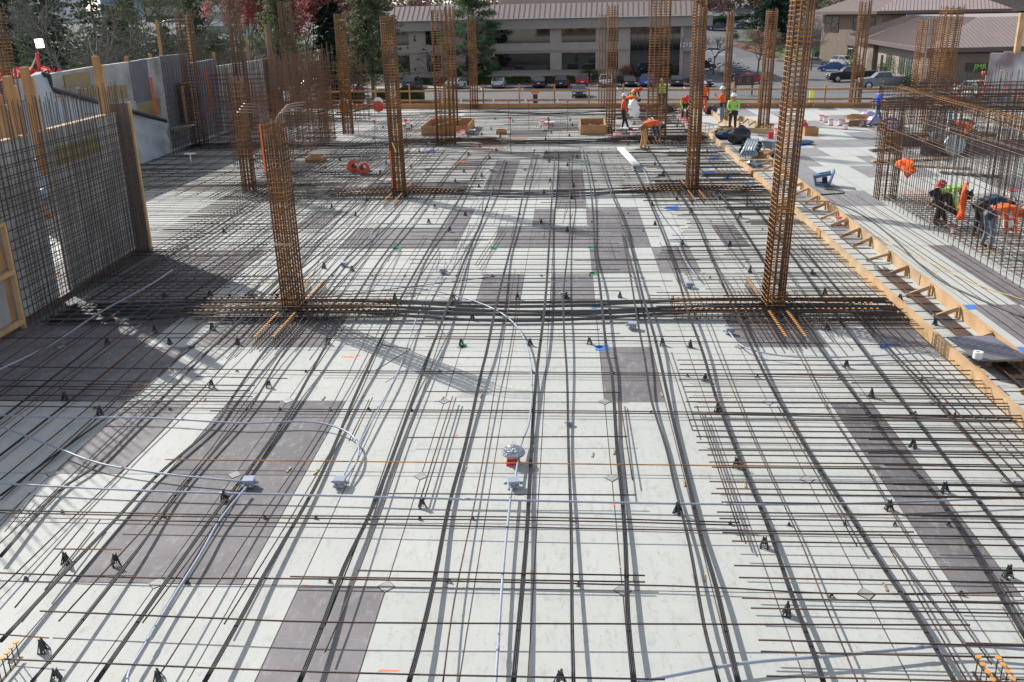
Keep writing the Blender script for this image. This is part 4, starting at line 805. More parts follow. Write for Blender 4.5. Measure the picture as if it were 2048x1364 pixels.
# concrete wall with capped starter bars
p = at(1967, 214); t = thing('concrete_wall', 'tall stained grey concrete wall section at the upper right with timbers on top', 'concrete wall', (p.x, p.y, 0))
q = Vector((5.0, -4.2, 0)); mb = MB(); mb.bar((0, 0, 1.45), q+Vector((0, 0, 1.45)), .35, 3.0); mb.obj('wall_block', 'concwall', t)
for f, h_, w_ in ((.2, 2.1, .28), (.72, 1.9, .2), (.47, .9, .14), (.9, 1.0, .14)):
    mb = MB(); mb.box(q*f+Vector((0, 0, 2.95+h_/2)), (w_, w_*.8, h_)); mb.obj('timber_post', 'timber', t)
mb = MB(); mb.bar(q*.42+Vector((0, -.2, 3.6)), q*1.0+Vector((0, -.2, 3.5)), .08, .16); mb.bar(q*.1+Vector((0, 0, 3.0)), q+Vector((0, 0, 3.0)), .2, .08); mb.obj('timber_rail', 'timber2', t)
for k in range(34):
    x = 1945+random.uniform(0, 105); y = 232+random.uniform(-4, 30)*(.4+.6*(x-1945)/105); p = at(x, y); h_ = random.choice((1.2, 1.3, 1.9, 2.3)) if random.random() < .4 else random.uniform(1.1, 1.5)
    t = thing('capped_bar', 'upright bar with a bright orange safety cap below the concrete wall', 'capped rebar', (p.x, p.y, 0), group='capped starter bars'); mb = MB(); mb.tube([(0, 0, 0), (0, 0, h_)], .012, 5); mb.obj('bar', 'cage', t)
    mb = MB(); mb.lathe([(.02, h_-.1), (.03, h_-.02), (.085, h_+.0), (.085, h_+.035)], n=8); mb.obj('cap', 'capo', t)
for x, y in ((1022, 286), (1098, 292), (1018, 240), (1058, 239), (753, 292), (815, 290), (1135, 242), (1285, 262), (868, 290), (942, 238), (718, 252), (752, 240)):
    p = at(x, y+22); t = thing('capped_bar', 'lone upright bar with a red cap standing among the deck bars', 'capped rebar', (p.x, p.y, 0), group='lone red-capped bars'); mb = MB(); mb.tube([(0, 0, 0), (0, 0, 1.5)], .01, 5); mb.obj('bar', 'rebar', t)
    mb = MB(); mb.lathe([(.02, 1.42), (.06, 1.5), (.06, 1.53)], n=8); mb.obj('cap', 'red', t)
# ================================================================ LOOSE THINGS ON THE DECK
def bucket(x, y, label, m='white', lid='red', s=.82, group='white buckets with red lids'):
    p = at(x, y); t = thing('bucket', label, 'bucket', (p.x, p.y, 0), group=group); mb = MB(); mb.lathe([(.13*s, 0), (.155*s, .33*s)], n=14); mb.obj('pail', m, t, smooth=False)
    mb = MB(); mb.lathe([(.165*s, .33*s), (.165*s, .37*s), (.02, .375*s)], n=14); mb.obj('lid', lid, t); mb = MB(); mb.lathe([(.158*s, .0), (.158*s, .05*s)], n=14); mb.obj('bottom_band', lid, t)
for x, y in ((1236, 262), (1232, 277), (1218, 283), (1238, 277), (1266, 277)): bucket(x, y, 'red-lidded white bucket near the standing worker in the white hard hat')
for x, y in ((1358, 243), (1363, 247), (1368, 252), (1374, 256), (1376, 262)): bucket(x, y, 'red-lidded white bucket in the row beside the digging worker')
for x, y, l_ in ((1642, 242, 'left one of the pair on the open deck'), (1650, 245, 'right one of the pair on the open deck'), (1661, 251, 'alone in the row on the open deck'), (1681, 251, 'near the small black bench'), (1690, 259, 'touching the small black bench'), (1728, 252, 'behind the walking worker in blue')): bucket(x, y, 'red-lidded white bucket '+l_)
for x, y in ((928, 281), (926, 272), (917, 270), (918, 277), (924, 265)): bucket(x, y, 'red-lidded white bucket behind the plywood box on the left')
for x, y in ((812, 252), (816, 258), (1086, 248), (1084, 254), (1090, 262)): bucket(x, y, 'red-lidded white bucket in a pair among the far bars')
bucket(505, 320, 'red-lidded white bucket beside the brown cage'); bucket(1543, 260, 'silver and red bucket at the leaning cage', 'galv'); bucket(1541, 277, 'bright red bucket at the leaning cage', 'red', 'red'); bucket(1553, 270, 'red-lidded white bucket beside the bright red one')
bucket(2024, 400, 'red-lidded white bucket at the right edge behind the cage'); bucket(1905, 468, 'small white bucket between the two bent workers', s=.5); bucket(1676, 450, 'tube-like white and rust can on the braced board', s=.6); bucket(2014, 458, 'red-lidded bucket at the right worker')
p = at(1608, 261); t = thing('fuel_can', 'red fuel can beside the brown wooden box', 'fuel can', (p.x, p.y, 0)); mb = MB(); mb.lathe([(.17, 0), (.18, .05), (.18, .28), (.12, .36), (.05, .4), (.05, .5)], n=14); mb.obj('can_body', 'red', t, smooth=True); mb = MB(); mb.tube([(-.12, 0, .36), (-.08, 0, .5), (.1, 0, .5)], .02, 6); mb.obj('handle', 'yellowt', t)
def openbox(x0, y0, w_, d_, h_, label, rz=0, m='timber3', fill=None, name='plywood_box', px=True, bottom=True):
    p = at(x0, y0) if px else Vector((x0, y0, 0)); t = thing(name, label, 'box', (p.x, p.y, 0), rz)
    for c, s in (((0, -d_/2, h_/2), (w_, .04, h_)), ((0, d_/2, h_/2), (w_, .04, h_)), ((-w_/2+.02, 0, h_/2), (.04, d_-.045, h_)), ((w_/2-.02, 0, h_/2), (.04, d_-.045, h_))): mb = MB(); mb.box(c, s); mb.obj('side', m, t)
    mb = MB(); mb.box((0, 0, .012), (w_-.09, d_-.05, .02)); mb.obj('floor', 'card', t)
    if fill:
        mb = MB()
        for k in range(24): c = Vector((random.uniform(-w_*.38, w_*.38), random.uniform(-d_*.38, d_*.38), .08+random.uniform(0, h_*.4))); mb.box(c, (random.uniform(.06, .3), random.uniform(.05, .2), random.uniform(.04, .12)), rz=random.random()*3)
        mb.obj('contents', fill, t)
    return t
openbox(1185, 262, 1.25, 2.9, .45, 'plywood box on the deck filled with fittings, right of centre', fill='galv'); t = openbox(898, 262, 2.3, 3.6, .45, 'plywood box-out around the two slim cages, left of centre')
mb = MB(); mb.bar((-.5, -1.2, .42), (.5, .9, .46), .06, .04); mb.obj('cross_stick', 'timber2', t)
openbox(1003, 268, .5, .5, .22, 'small plywood box in the middle distance'); openbox(632, 323, .7, .7, .22, 'small plywood box in front of the brown core cages')
openbox(1620, 270, .62, .5, .36, 'brown wooden box beside the red fuel can')
for k in range(5):
    bx = at(885+k*34, 290-(k % 3)*4); mb = MB(); mb.box((0, 0, .1), (1.1, .05, .08), rz=random.uniform(-.3, .3)); tag(mb.obj('loose_timber', 'timber', loc=(bx.x, bx.y, 0)), 'loose short timber lying among the far bars by the plywood box', 'timber', 'loose timbers on the far deck')
t = thing('pipe_bundle', 'strapped bundle of grey corrugated pipes resting across the pour strip', 'pipe bundle', tuple(at(1488, 315)+Vector((0, 0, .3))))
for r_ in range(3):
    for k in range(7-r_): mb = MB(); mb.tube([(-.42+.1*k+.05*r_, -1.5, .0+.085*r_), (.32+.1*k+.05*r_, 1.6, .04+.085*r_)], .046, 8); mb.obj('pipe', 'galv' if (k+r_) % 3 else 'conduit', t, smooth=True)
for f in (-.9, .1, 1.0): mb = MB(); mb.bar((-.52+.24*(f+1.5), f, .08), (.25+.24*(f+1.5), f-.1, .08), .07, .24); mb.obj('strap', 'frame', t)
t = thing('white_pipes', 'bundle of long white pipes lying on the bars in the middle of the deck', 'pipe bundle', tuple(at(1262, 315)+Vector((0, 0, .2)))); a0, a1 = at(1272, 331, .22), at(1240, 297, .22); O = t.location.copy()
for k in range(12): off = Vector((.045*(k % 6)-.1, .0, .04*(k//6))); mb = MB(); mb.tube([a0+off-O, a1+off-O], .02, 6); mb.obj('pipe', 'white', t, smooth=True)
# orange cut-off saws
for x, y, a_, l_ in ((707, 342, .5, 'left one of the two orange cable reels on the deck'), (728, 346, -.3, 'right one of the two orange cable reels on the deck')):
    p = at(x, y+4); t = thing('cable_reel', l_, 'reel', (p.x, p.y, 0), a_); R = Matrix.Rotation(math.radians(72), 3, 'X')
    mb = MB(); mb.lathe([(.15, -.1), (.24, -.06), (.24, .06), (.15, .1)], (0, 0, .25), 20, rot=R); mb.obj('drum', 'sawred', t); mb = MB(); mb.lathe([(.03, -.125), (.09, -.12), (.09, .12), (.03, .125)], (0, 0, .25), 10, rot=R); mb.obj('hub', 'frame', t); mb = MB(); mb.box((.1, -.1, .33), (.09, .02, .1)); mb.obj('label_plate', 'plate', t)
    mb = MB(); mb.tube([(.2, 0, .02), (.45, .1, .03), (.7, -.1, .03)], .03, 6); mb.obj('foot', 'frame', t)
for x, y, l_ in ((758, 225, 'red and white round vibrator reel by the far edge beam'), (690, 226, 'orange reel by the far edge beam')):
    p = at(x, y); t = thing('hose_reel', l_, 'reel', (p.x, p.y, 0)); R = Matrix.Rotation(math.radians(90), 3, 'X'); mb = MB(); mb.lathe([(.15, -.12), (.33, -.08), (.33, .08), (.15, .12)], (0, 0, .36), 18, rot=R); mb.obj('drum', 'sawred', t); mb = MB(); mb.tube(spline([(-.3, 0, .5), (-.5, -.1, .4), (-1.5, -.3, .1), (-2.6, -.1, .06)], 4), .05, 6); mb.obj('hose', 'frame', t)
    mb = MB(); mb.lathe([(.22, -.12), (.3, .0)], (0, -.02, .62), 14, rot=R); mb.obj('white_guard', 'white', t)
# blue machine lying on its side, cord
p = at(1652, 372); t = thing('blue_machine', 'blue steel stand tipped on its side with a flat square plate', 'machine', (p.x, p.y, 0), -.2); t.scale = (.6, .6, .6)
R = Matrix.Rotation(.28, 3, 'Y'); mb = MB(); mb.box((.25, 0, .46), (.05, .95, .9), rot=R); mb.obj('base_plate', 'steelblue', t)
for y_ in (-.25, .3): mb = MB(); mb.bar((.15, y_, .12), (-.6, y_, .1), .12, .14); mb.bar((-.56, y_, .1), (-.62, y_, .5), .1, .1); mb.bar((-.7, y_, .52), (.2, y_, .72), .14, .16); mb.obj('frame_leg', 'steelblue', t)
mb = MB(); mb.box((-.62, 0, .56), (.22, .8, .16)); mb.obj('handle_plate', 'steelblue', t)
mb = MB(); mb.box((-.5, 0, .6), (.22, .6, .1)); mb.obj('head', 'steelblue', t); mb = MB(); mb.lathe([(.14, 0), (.14, .3), (.06, .34)], (-.1, 0, .2), 12); mb.obj('motor', 'frame', t)
P = spline([at(x, y, .02) for x, y in ((1648, 378), (1680, 381), (1686, 386), (1660, 388), (1636, 390), (1632, 397), (1660, 404), (1700, 418), (1740, 440), (1790, 480), (1830, 520), (1880, 560), (1940, 590), (2060, 640))], 5)
mb = MB(); mb.tube(P, .02, 6); tag(mb.obj('black_hose', 'frame', smooth=True), 'black hose snaking from the blue machine across the open deck', 'hose')
P = spline([at(x, y, .02) for x, y in ((1660, 440), (1700, 455), (1760, 475), (1830, 510), (1900, 545), (1970, 575), (2060, 603))], 5)
mb = MB(); mb.tube(P, .009, 6); tag(mb.obj('extension_cord', mat('yellow_cord', (.55, .42, .14), .6), smooth=True), 'yellow extension cord running over the open deck at right', 'cord')
# bags, boxes, board with tape roll
def blob(label, p, s, m, name='rubbish_bag', cat='bag', seed=1, sub=3, parts=()):
    bm = bmesh.new(); bmesh.ops.create_icosphere(bm, subdivisions=sub, radius=1); rnd = random.Random(seed); ph = [rnd.uniform(0, 6) for _ in range(6)]
    for v in bm.verts:
        c = v.co; f = 1+.14*math.sin(c.x*5+ph[0])*math.cos(c.y*4+ph[1])+.1*math.sin(c.z*9+ph[2]+c.x*6)+.06*math.sin(c.y*13+ph[3]); v.co = Vector((c.x*s[0]*f, c.y*s[1]*f, max(-.0, (c.z*f+.85))*s[2]*.55))
    me = bpy.data.meshes.new(name); bm.to_mesh(me); bm.free(); me.materials.append(M[m]); o = ob(name, me, loc=p); tag(o, label, cat); me.polygons.foreach_set('use_smooth', [True]*len(me.polygons)); return o
blob('full black rubbish bag behind the pipe bundle', at(1478, 288), (.46, .42, .75), 'bag'); blob('dark jacket slumped against the black rubbish bag', at(1452, 278), (.5, .3, .4), 'navy', 'jacket', 'jacket', 5)
blob('small dark bag on the deck by the far edge beam', at(1420, 228), (.4, .35, .5), 'bag', seed=3); blob('dark green bag under the wide cage at the far edge', at(1333, 226), (.4, .3, .5), 'bag', seed=8); blob('blue rag dropped on the open deck', at(1606, 289), (.45, .25, .2), 'steelblue', 'rag', 'rag', 7)
blob('white bag lying among the dark core cages', at(572, 292), (.45, .4, .8), 'white', 'sack', 'bag', 4); blob('blue and white bag by the plank stack', at(272, 325), (.35, .3, .7), 'steelblue', 'sack', 'bag', 9)
blob('pale sack inside the right cage by the worker', at(1872, 292), (.5, .4, .6), 'galv', 'sack', 'bag', 11); blob('grey sack on the deck between the boards', at(1508, 333), (.3, .3, .25), 'galv', 'sack', 'bag', 13)
blob('crumpled tan cloth over the edge of a plywood box inside the right cage', at(1826, 290), (.25, .2, .5), 'timber2', 'cloth', 'cloth', 17)
for i, (x, y) in enumerate(((1748, 250), (1778, 254), (1780, 262), (1735, 240), (1790, 262))): blob(('purple-white plastic wrapping spilling from the cartons','blue wrapping by the walking worker','crumpled lilac wrapping beside the cage','lilac wrapping at the back of the cartons','pale plastic behind the cage corner')[i], at(x, y), (.35, .3, .45), 'blue' if i == 1 else 'wrap' if 'wrap' in M else 'white', 'plastic_wrap', 'wrapping', 20+i)
def carton(x, y, s, label, rz=0, m='card', flaps=True, op=True):
    p = at(x, y); t = thing('carton', label, 'carton', (p.x, p.y, 0), rz); w_, d_, h_ = s
    for c, q_ in (((0, -d_/2, h_/2), (w_, .01, h_)), ((0, d_/2, h_/2), (w_, .01, h_)), ((-w_/2, 0, h_/2), (.01, d_-.02, h_)), ((w_/2, 0, h_/2), (.01, d_-.02, h_))): mb = MB(); mb.box(c, q_); mb.obj('side', m, t)
    mb = MB(); mb.box((0, 0, .01), (w_-.02, d_-.03, .01)); mb.obj('bottom', m, t)
    if flaps:
        mb = MB(); mb.bar((-w_/2-.0, 0, h_), (-w_/2-.2, 0, h_-.1), d_, .01); mb.bar((0, -d_/2, h_), (0, -d_/2-.2, h_+.02), w_, .01); mb.obj('flap', m, t)
carton(1440, 275, (.5, .4, .4), 'brown carton on the boards in front of the black bag', .3); carton(1452, 266, (.7, .6, .3), 'flat brown carton behind the other one', .1, flaps=False)
carton(1716, 246, (.9, .8, .4), 'long open carton at the walking worker', -.6, 'timber'); carton(1705, 251, (.5, .4, .3), 'small torn carton left of the walking worker', .4, 'timber'); carton(1775, 260, (.8, .8, .4), 'carton just right of the walking worker', -.5, 'timber')
p = at(1412, 268); t = thing('yellow_box', 'brown wooden box held by the digging worker', 'box', tuple(at(1371, 240)), .0); mb = MB(); mb.box((0, 0, .3), (.4, .3, .3)); mb.obj('box_body', 'timber3', t); mb = MB(); mb.box((0, 0, .46), (.42, .32, .02)); mb.obj('lid', 'timber', t)
t = thing('perforated_plate', 'white plate with square holes leaning on the edge board', 'plate', tuple(at(1410, 272)+Vector((0, 0, .1))), .3); mb = MB()
for i in range(5): mb.box((-.4+.2*i, 0, .2), (.06, .02, .4))
for z in (.03, .2, .37): mb.box((0, .004, z), (.86, .02, .08))
mb.obj('plate_face', 'white', t)
p = at(1540, 312); t = thing('wheelbarrow', 'grey metal wheelbarrow tub standing behind the leaning cage', 'wheelbarrow', (p.x, p.y, 0)); mb = MB(); mb.lathe([(.2, .3), (.38, .62)], n=4); mb.obj('tub', 'galv', t); mb = MB(); mb.tube([(-.25, .2, 0), (-.2, .2, .3)], .03, 6); mb.tube([(.25, .2, 0), (.2, .2, .3)], .03, 6); mb.tube([(0, -.3, .2), (0, .8, .6)], .03, 6); mb.obj('leg', 'galv', t); mb = MB(); mb.lathe([(.16, -.04), (.16, .04)], (0, -.4, .16), 12, rot=Matrix.Rotation(1.57, 3, 'Y')); mb.obj('wheel', 'tyre', t)
t = thing('timber_offcuts', 'pile of rusty-brown timber offcuts by the wheelbarrow', 'timber pile', tuple(at(1526, 320)))
for k in range(6): mb = MB(); mb.box((.08*k-.2, random.uniform(-.1, .1), .12+.04*k), (.1, .5, .12), rz=.5+random.uniform(-.2, .2)); mb.obj('offcut', 'timber3', t)
p = at(1922, 715, 0); t = thing('dark_board', 'dark plywood board laid over the pour strip at the right edge', 'board', (6.95, 14.9, .0)); mb = MB(); mb.box((.0, .1, .262), (.8, 1.15, .018), rz=.08); mb.obj('board_face', 'plydark', t)
mb = MB(); mb.box((0, -.42, .24), (.7, .05, .02)); mb.obj('timber_edge', 'timber2', t)
p = at(1955, 715, .28); t = thing('tape_roll', 'roll of white tape standing on the dark plywood board', 'tape roll', (p.x, p.y, .271)); n = 24; mb = MB()
prof = [(.04, 0), (.075, 0), (.075, .11), (.04, .11)]
for r_, z_ in prof: mb.v += [(r_*math.cos(2*math.pi*k/n), r_*math.sin(2*math.pi*k/n), z_) for k in range(n)]
for i in range(4): mb.f += [(i*n+k, i*n+(k+1) % n, ((i+1) % 4)*n+(k+1) % n, ((i+1) % 4)*n+k) for k in range(n)]
mb.m = [0]*len(mb.f); mb.obj('roll', 'white', t)
p = at(1700, 254); t = thing('low_bench', 'small low black bench on the open deck between buckets', 'bench', (p.x+.1, p.y, 0)); mb = MB(); mb.box((.25, 0, .3), (.8, .25, .03)); mb.obj('top', 'frame', t)
for x_ in (-.1, .6):
    for y_ in (-.1, .1): mb = MB(); mb.box((x_, y_, .14), (.03, .03, .28)); mb.obj('leg', 'frame', t)
for x, y, l_ in ((1093, 252, 'on the far deck left of the plywood box'), (1240, 265, 'by the standing worker'), (812, 255, 'left of the wide cage'), (935, 268, 'behind the left plywood box')):
    p = at(x, y); t = thing('white_tray', 'small white tray on legs '+l_, 'tray', (p.x, p.y, 0)); mb = MB(); mb.box((0, 0, .2), (.8, .3, .04)); mb.obj('tray_top', 'white', t); mb = MB(); mb.box((-.3, 0, .1), (.04, .2, .18)); mb.box((.3, 0, .1), (.04, .2, .18)); mb.obj('leg', 'frame', t)
p = at(382, 324); t = thing('white_dish', 'white round dish on a stem in the shaded left bay', 'stand', (p.x, p.y, 0)); mb = MB(); mb.lathe([(.03, 0), (.03, .3), (.24, .34), (.24, .36)], n=16); mb.obj('dish', 'white', t)
# hung garments on the right cage
def garment(label, px, y0, outline, X=9.66, m='orange', th=.05):
    pts = [onX(x, y, X) for x, y in outline]; c = sum(pts, Vector())/len(pts); bm = bmesh.new(); vs = [bm.verts.new((0, p.y-c.y, p.z-c.z)) for p in pts]; f = bm.faces.new(vs); bmesh.ops.triangulate(bm, faces=[f]); bmesh.ops.subdivide_edges(bm, edges=bm.edges[:], cuts=3, use_grid_fill=True); bmesh.ops.triangulate(bm, faces=bm.faces[:])
    for v in bm.verts: v.co.x += .05*math.sin(v.co.y*16+v.co.z*3)+.03*math.sin(v.co.z*21+v.co.y*9)
    r = bmesh.ops.solidify(bm, geom=bm.faces[:], thickness=th); me = bpy.data.meshes.new('garment'); bm.to_mesh(me); bm.free(); me.materials.append(M[m]); o = ob('hung_shirt', me, loc=(c.x, c.y, c.z)); me.polygons.foreach_set('use_smooth', [True]*len(me.polygons)); tag(o, label, 'shirt'); return o
garment('orange sweatshirt hung over the near rebar cage', 0, 0, [(1791, 323), (1808, 318), (1814, 316), (1822, 320), (1828, 330), (1830, 345), (1824, 343), (1820, 335), (1819, 352), (1816, 356), (1812, 344), (1800, 338), (1796, 326)], X=9.78, m='orange')
garment('long neon orange vest hanging on the right rebar cage', 0, 0, [(1933, 364), (1936, 372), (1932, 398), (1930, 418), (1926, 440), (1919, 442), (1920, 425), (1917, 412), (1924, 385), (1928, 366)], X=9.42, m='orangeneon')
# plywood box-outs, planks and grinder inside the cage
for x, y, w_, h_, l_ in ((1880, 292, 4.5, .5, 'long brown timber box-out inside the right cage'), (1970, 310, 5, .6, 'deeper timber box-out at the right edge inside the cage')):
    p = at(x, y); t = thing('box_out', l_, 'timber form', (p.x, p.y, 0)); mb = MB(); mb.box((0, 0, h_/2), (w_, .05, h_)); mb.obj('board', 'brownply', t); mb = MB(); mb.box((0, .3, h_+.025), (w_, .1, .045)); mb.box((0, -.06, h_), (w_, .05, .05)); mb.obj('top_rail', 'timber', t)
for x0, y0, x1, y1, l_ in ((1744, 322, 1900, 316, 'pale long plank poking through the right cage'), (1740, 300, 1800, 296, 'short brown plank at the corner of the right cage'), (1780, 327, 1940, 336, 'dark plank under the pale one'), (1880, 344, 2000, 352, 'rusty plank across the inner bars')):
    a_, b_ = at(x0, y0, .06), at(x1, y1, .06); c = a_.copy(); mb = MB(); mb.bar(a_-c, b_-c, .22, .05); tag(mb.obj('plank', 'timber2' if 'pale' in l_ else 'brownply', loc=c), l_, 'plank')
p = at(1905, 312); t = thing('grinder', 'machine with a round grey drum on the deck inside the right cage', 'machine', (p.x, p.y, 0)); mb = MB(); mb.lathe([(.4, -.1), (.42, -.05), (.42, .05), (.4, .1)], (0, 0, .42), 20, rot=Matrix.Rotation(1.5, 3, 'X')); mb.obj('drum', 'galv', t); mb = MB(); mb.box((-.4, .1, .3), (.5, .4, .3)); mb.tube([(-.6, 0, .4), (-1.1, -.2, .7)], .04, 6); mb.obj('engine', 'frame', t)
# floor mat of bars inside the right cage
mb = MB()
for k in range(60): y = 13+k*.28; mb.tube([(9.75, y, .06), (13.5, y, .06)], .009, 4)
for k in range(20): x = 9.8+k*.19; mb.tube([(x, 12.5, .08), (x, 29.5, .08)], .009, 4)
tag(mb.obj('floor_rebar', 'rebar'), 'dense floor mat of dark bars inside the right rebar cage', 'rebar', kind='stuff')
mb = MB()
for k in range(110): x = 6.9+k*.12; mb.tube([(x, EY(x)-.3, .0), (x, EY(x)-.32, .22)], .008, 4)
tag(mb.obj('edge_starter_bars', 'cage'), 'row of thin upright starter bars along the foot of the far edge beam', 'rebar', kind='stuff')

p = onY(573, 192, 43.5); mb = MB(); mb.box((0, 0, 0), (.32, .02, .42)); tag(mb.obj('notice_card', 'white', loc=p), 'blank white card hung on the brown core cages', 'card')
# ================================================================ PEOPLE
def person(label, loc, face, pose, shirt, pants, boots='boot', helmet='white', vest=None, arms=None, sleeve=None, s=1.0):
    # x forward, y left, z up
    P = dict(pel=(0, 0, .95), spi=(0, 0, 1.13), che=(0, 0, 1.36), nek=(.01, 0, 1.5), hed=(.02, 0, 1.6), top=(.03, 0, 1.74),
             shl=(0, .19, 1.43), shr=(0, -.19, 1.43), ell=(.03, .25, 1.15), elr=(.03, -.25, 1.15), wrl=(.12, .22, .92), wrr=(.12, -.22, .92), hal=(.15, .21, .83), har=(.15, -.21, .83),
             hil=(0, .1, .9), hir=(0, -.1, .9), knl=(.03, .12, .5), knr=(.03, -.12, .5), anl=(0, .13, .09), anr=(0, -.13, .09), tol=(.17, .15, .04), tor=(.17, -.15, .04))
    if pose == 'walk': P.update(knl=(.2, .1, .53), anl=(.36, .1, .12), tol=(.53, .1, .1), knr=(-.08, -.1, .5), anr=(-.36, -.1, .16), tor=(-.22, -.11, .04), wrl=(-.1, .26, .93), hal=(-.1, .26, .84), ell=(-.12, .25, 1.15), wrr=(.28, -.24, 1.0), har=(.36, -.23, .96), elr=(.05, -.26, 1.15))
    if pose == 'step': P.update(knl=(.16, .1, .5), anl=(.3, .12, .09), tol=(.47, .12, .06), knr=(.0, -.11, .5), anr=(-.1, -.12, .09), tor=(.07, -.13, .04), wrl=(.2, .2, .98), hal=(.27, .17, .96), ell=(.02, .25, 1.14))
    if pose == 'bend': P.update(pel=(-.05, 0, .88), spi=(.12, 0, 1.0), che=(.38, 0, 1.08), nek=(.53, 0, 1.02), hed=(.62, 0, .95), top=(.74, 0, .88), shl=(.42, .19, 1.05), shr=(.42, -.19, 1.05), ell=(.46, .24, .78), elr=(.46, -.24, .78), wrl=(.5, .17, .52), wrr=(.55, -.17, .5), hal=(.52, .15, .42), har=(.57, -.15, .4), hil=(-.06, .1, .86), hir=(-.06, -.1, .86), knl=(.03, .15, .47), knr=(.05, -.13, .47), anl=(-.06, .17, .09), anr=(-.02, -.17, .09), tol=(.11, .19, .04), tor=(.14, -.19, .04))
    if pose == 'stoop': P.update(pel=(-.08, 0, .86), spi=(.04, 0, 1.02), che=(.22, 0, 1.2), nek=(.34, 0, 1.26), hed=(.43, 0, 1.27), top=(.55, 0, 1.28), shl=(.26, .19, 1.22), shr=(.26, -.19, 1.22), ell=(.3, .26, .95), elr=(.3, -.26, .95), wrl=(.42, .12, .78), wrr=(.38, -.18, .72), hal=(.47, .08, .72), har=(.43, -.14, .65))
    if pose == 'crouch': P.update(pel=(-.1, 0, .42), spi=(-.02, 0, .6), che=(.12, 0, .82), nek=(.2, 0, .95), hed=(.27, 0, 1.03), top=(.33, 0, 1.14), shl=(.14, .19, .88), shr=(.14, -.19, .88), ell=(.3, .24, .68), elr=(.3, -.24, .68), wrl=(.48, .14, .55), wrr=(.48, -.14, .55), hal=(.56, .12, .5), har=(.56, -.12, .5), hil=(-.1, .1, .4), hir=(-.1, -.1, .4), knl=(.28, .16, .5), knr=(.26, -.16, .44), anl=(.12, .16, .09), anr=(-.02, -.16, .09), tol=(.28, .17, .04), tor=(.14, -.17, .04))
    if arms == 'phone': P.update(ell=(.14, .24, 1.2), wrl=(.32, .1, 1.38), hal=(.37, .06, 1.45), elr=(.16, -.24, 1.17), wrr=(.33, -.08, 1.3), har=(.38, -.03, 1.36))
    if arms == 'folded': P.update(ell=(.1, .25, 1.17), wrl=(.26, .02, 1.1), hal=(.25, -.07, 1.08), elr=(.1, -.26, 1.17), wrr=(.27, -.08, .98), har=(.25, -.17, .93))
    if arms == 'hip': P.update(ell=(.1, .27, 1.17), wrl=(.26, .16, 1.05), hal=(.33, .12, 1.04))
    if arms == 'up': P.update(ell=(.18, .25, 1.3), wrl=(.4, .18, 1.4), hal=(.48, .17, 1.45), elr=(.18, -.25, 1.2), wrr=(.38, -.18, 1.3), har=(.46, -.16, 1.33))
    R_ = dict(pel=(.16, .13), spi=(.15, .115), che=(.175, .125), nek=(.06, .06), hed=(.085, .095), top=(.07, .075), shl=(.075, .075), shr=(.075, .075), ell=(.05, .05), elr=(.05, .05), wrl=(.032, .032), wrr=(.032, .032), hal=(.034, .024), har=(.034, .024),
              hil=(.105, .105), hir=(.105, .105), knl=(.07, .07), knr=(.07, .07), anl=(.05, .05), anr=(.05, .05), tol=(.04, .035), tor=(.04, .035))
    E = [('pel', 'spi'), ('spi', 'che'), ('che', 'nek'), ('nek', 'hed'), ('hed', 'top'), ('che', 'shl'), ('shl', 'ell'), ('ell', 'wrl'), ('wrl', 'hal'), ('che', 'shr'), ('shr', 'elr'), ('elr', 'wrr'), ('wrr', 'har'),
         ('pel', 'hil'), ('hil', 'knl'), ('knl', 'anl'), ('anl', 'tol'), ('pel', 'hir'), ('hir', 'knr'), ('knr', 'anr'), ('anr', 'tor')]
    names = list(P); V = [Vector(P[k]) for k in names]; ed = [(names.index(a), names.index(b)) for a, b in E]; rad = [R_[k] for k in names]; bone = [None]*0
    seg = [(Vector(P[a]), Vector(P[b]), a, b) for a, b in E]
    for h_, w_ in (('hal', 'wrl'), ('har', 'wrr')):       # four fingers and a thumb per hand
        d = (Vector(P[h_])-Vector(P[w_])).normalized(); sd = d.cross(Vector((0, 0, 1))) if abs(d.z) < .8 else d.cross(Vector((1, 0, 0))); sd.normalize(); hi = names.index(h_)
        for k in range(5):
            ln = (.085, .095, .09, .075, .06)[k]; off = sd*((k-1.5)*.021) if k < 4 else sd*-.05
            i0 = len(V); V.append(Vector(P[h_])+off*.8+d*(.03 if k < 4 else -.01)); V.append(Vector(P[h_])+off*1.1+d*ln*(1 if k < 4 else .5)+Vector((.01, 0, -.012*k)))
            rad += [(.011, .011), (.009, .009)]; ed += [(hi, i0), (i0, i0+1)]; seg.append((V[hi], V[i0+1], h_, h_))
    me = bpy.data.meshes.new('body'); me.from_pydata([tuple(v) for v in V], ed, []); o = bpy.data.objects.new('tmp', me); C.objects.link(o)
    sk_ = o.modifiers.new('s', 'SKIN'); sv = me.skin_vertices[0].data
    for i, r in enumerate(rad): sv[i].radius = r
    for v in sv: v.use_root = False
    sv[0].use_root = True
    su = o.modifiers.new('u', 'SUBSURF'); su.levels = 2; su.render_levels = 2
    bpy.context.view_layer.update(); nm = bpy.data.meshes.new_from_object(o.evaluated_get(bpy.context.evaluated_depsgraph_get())); bpy.data.objects.remove(o); nm.name = 'person'
    mats = [M['skin'], M[shirt], M[pants], M[boots], M[sleeve or shirt]]; nm.materials.clear()
    for x in mats: nm.materials.append(x)
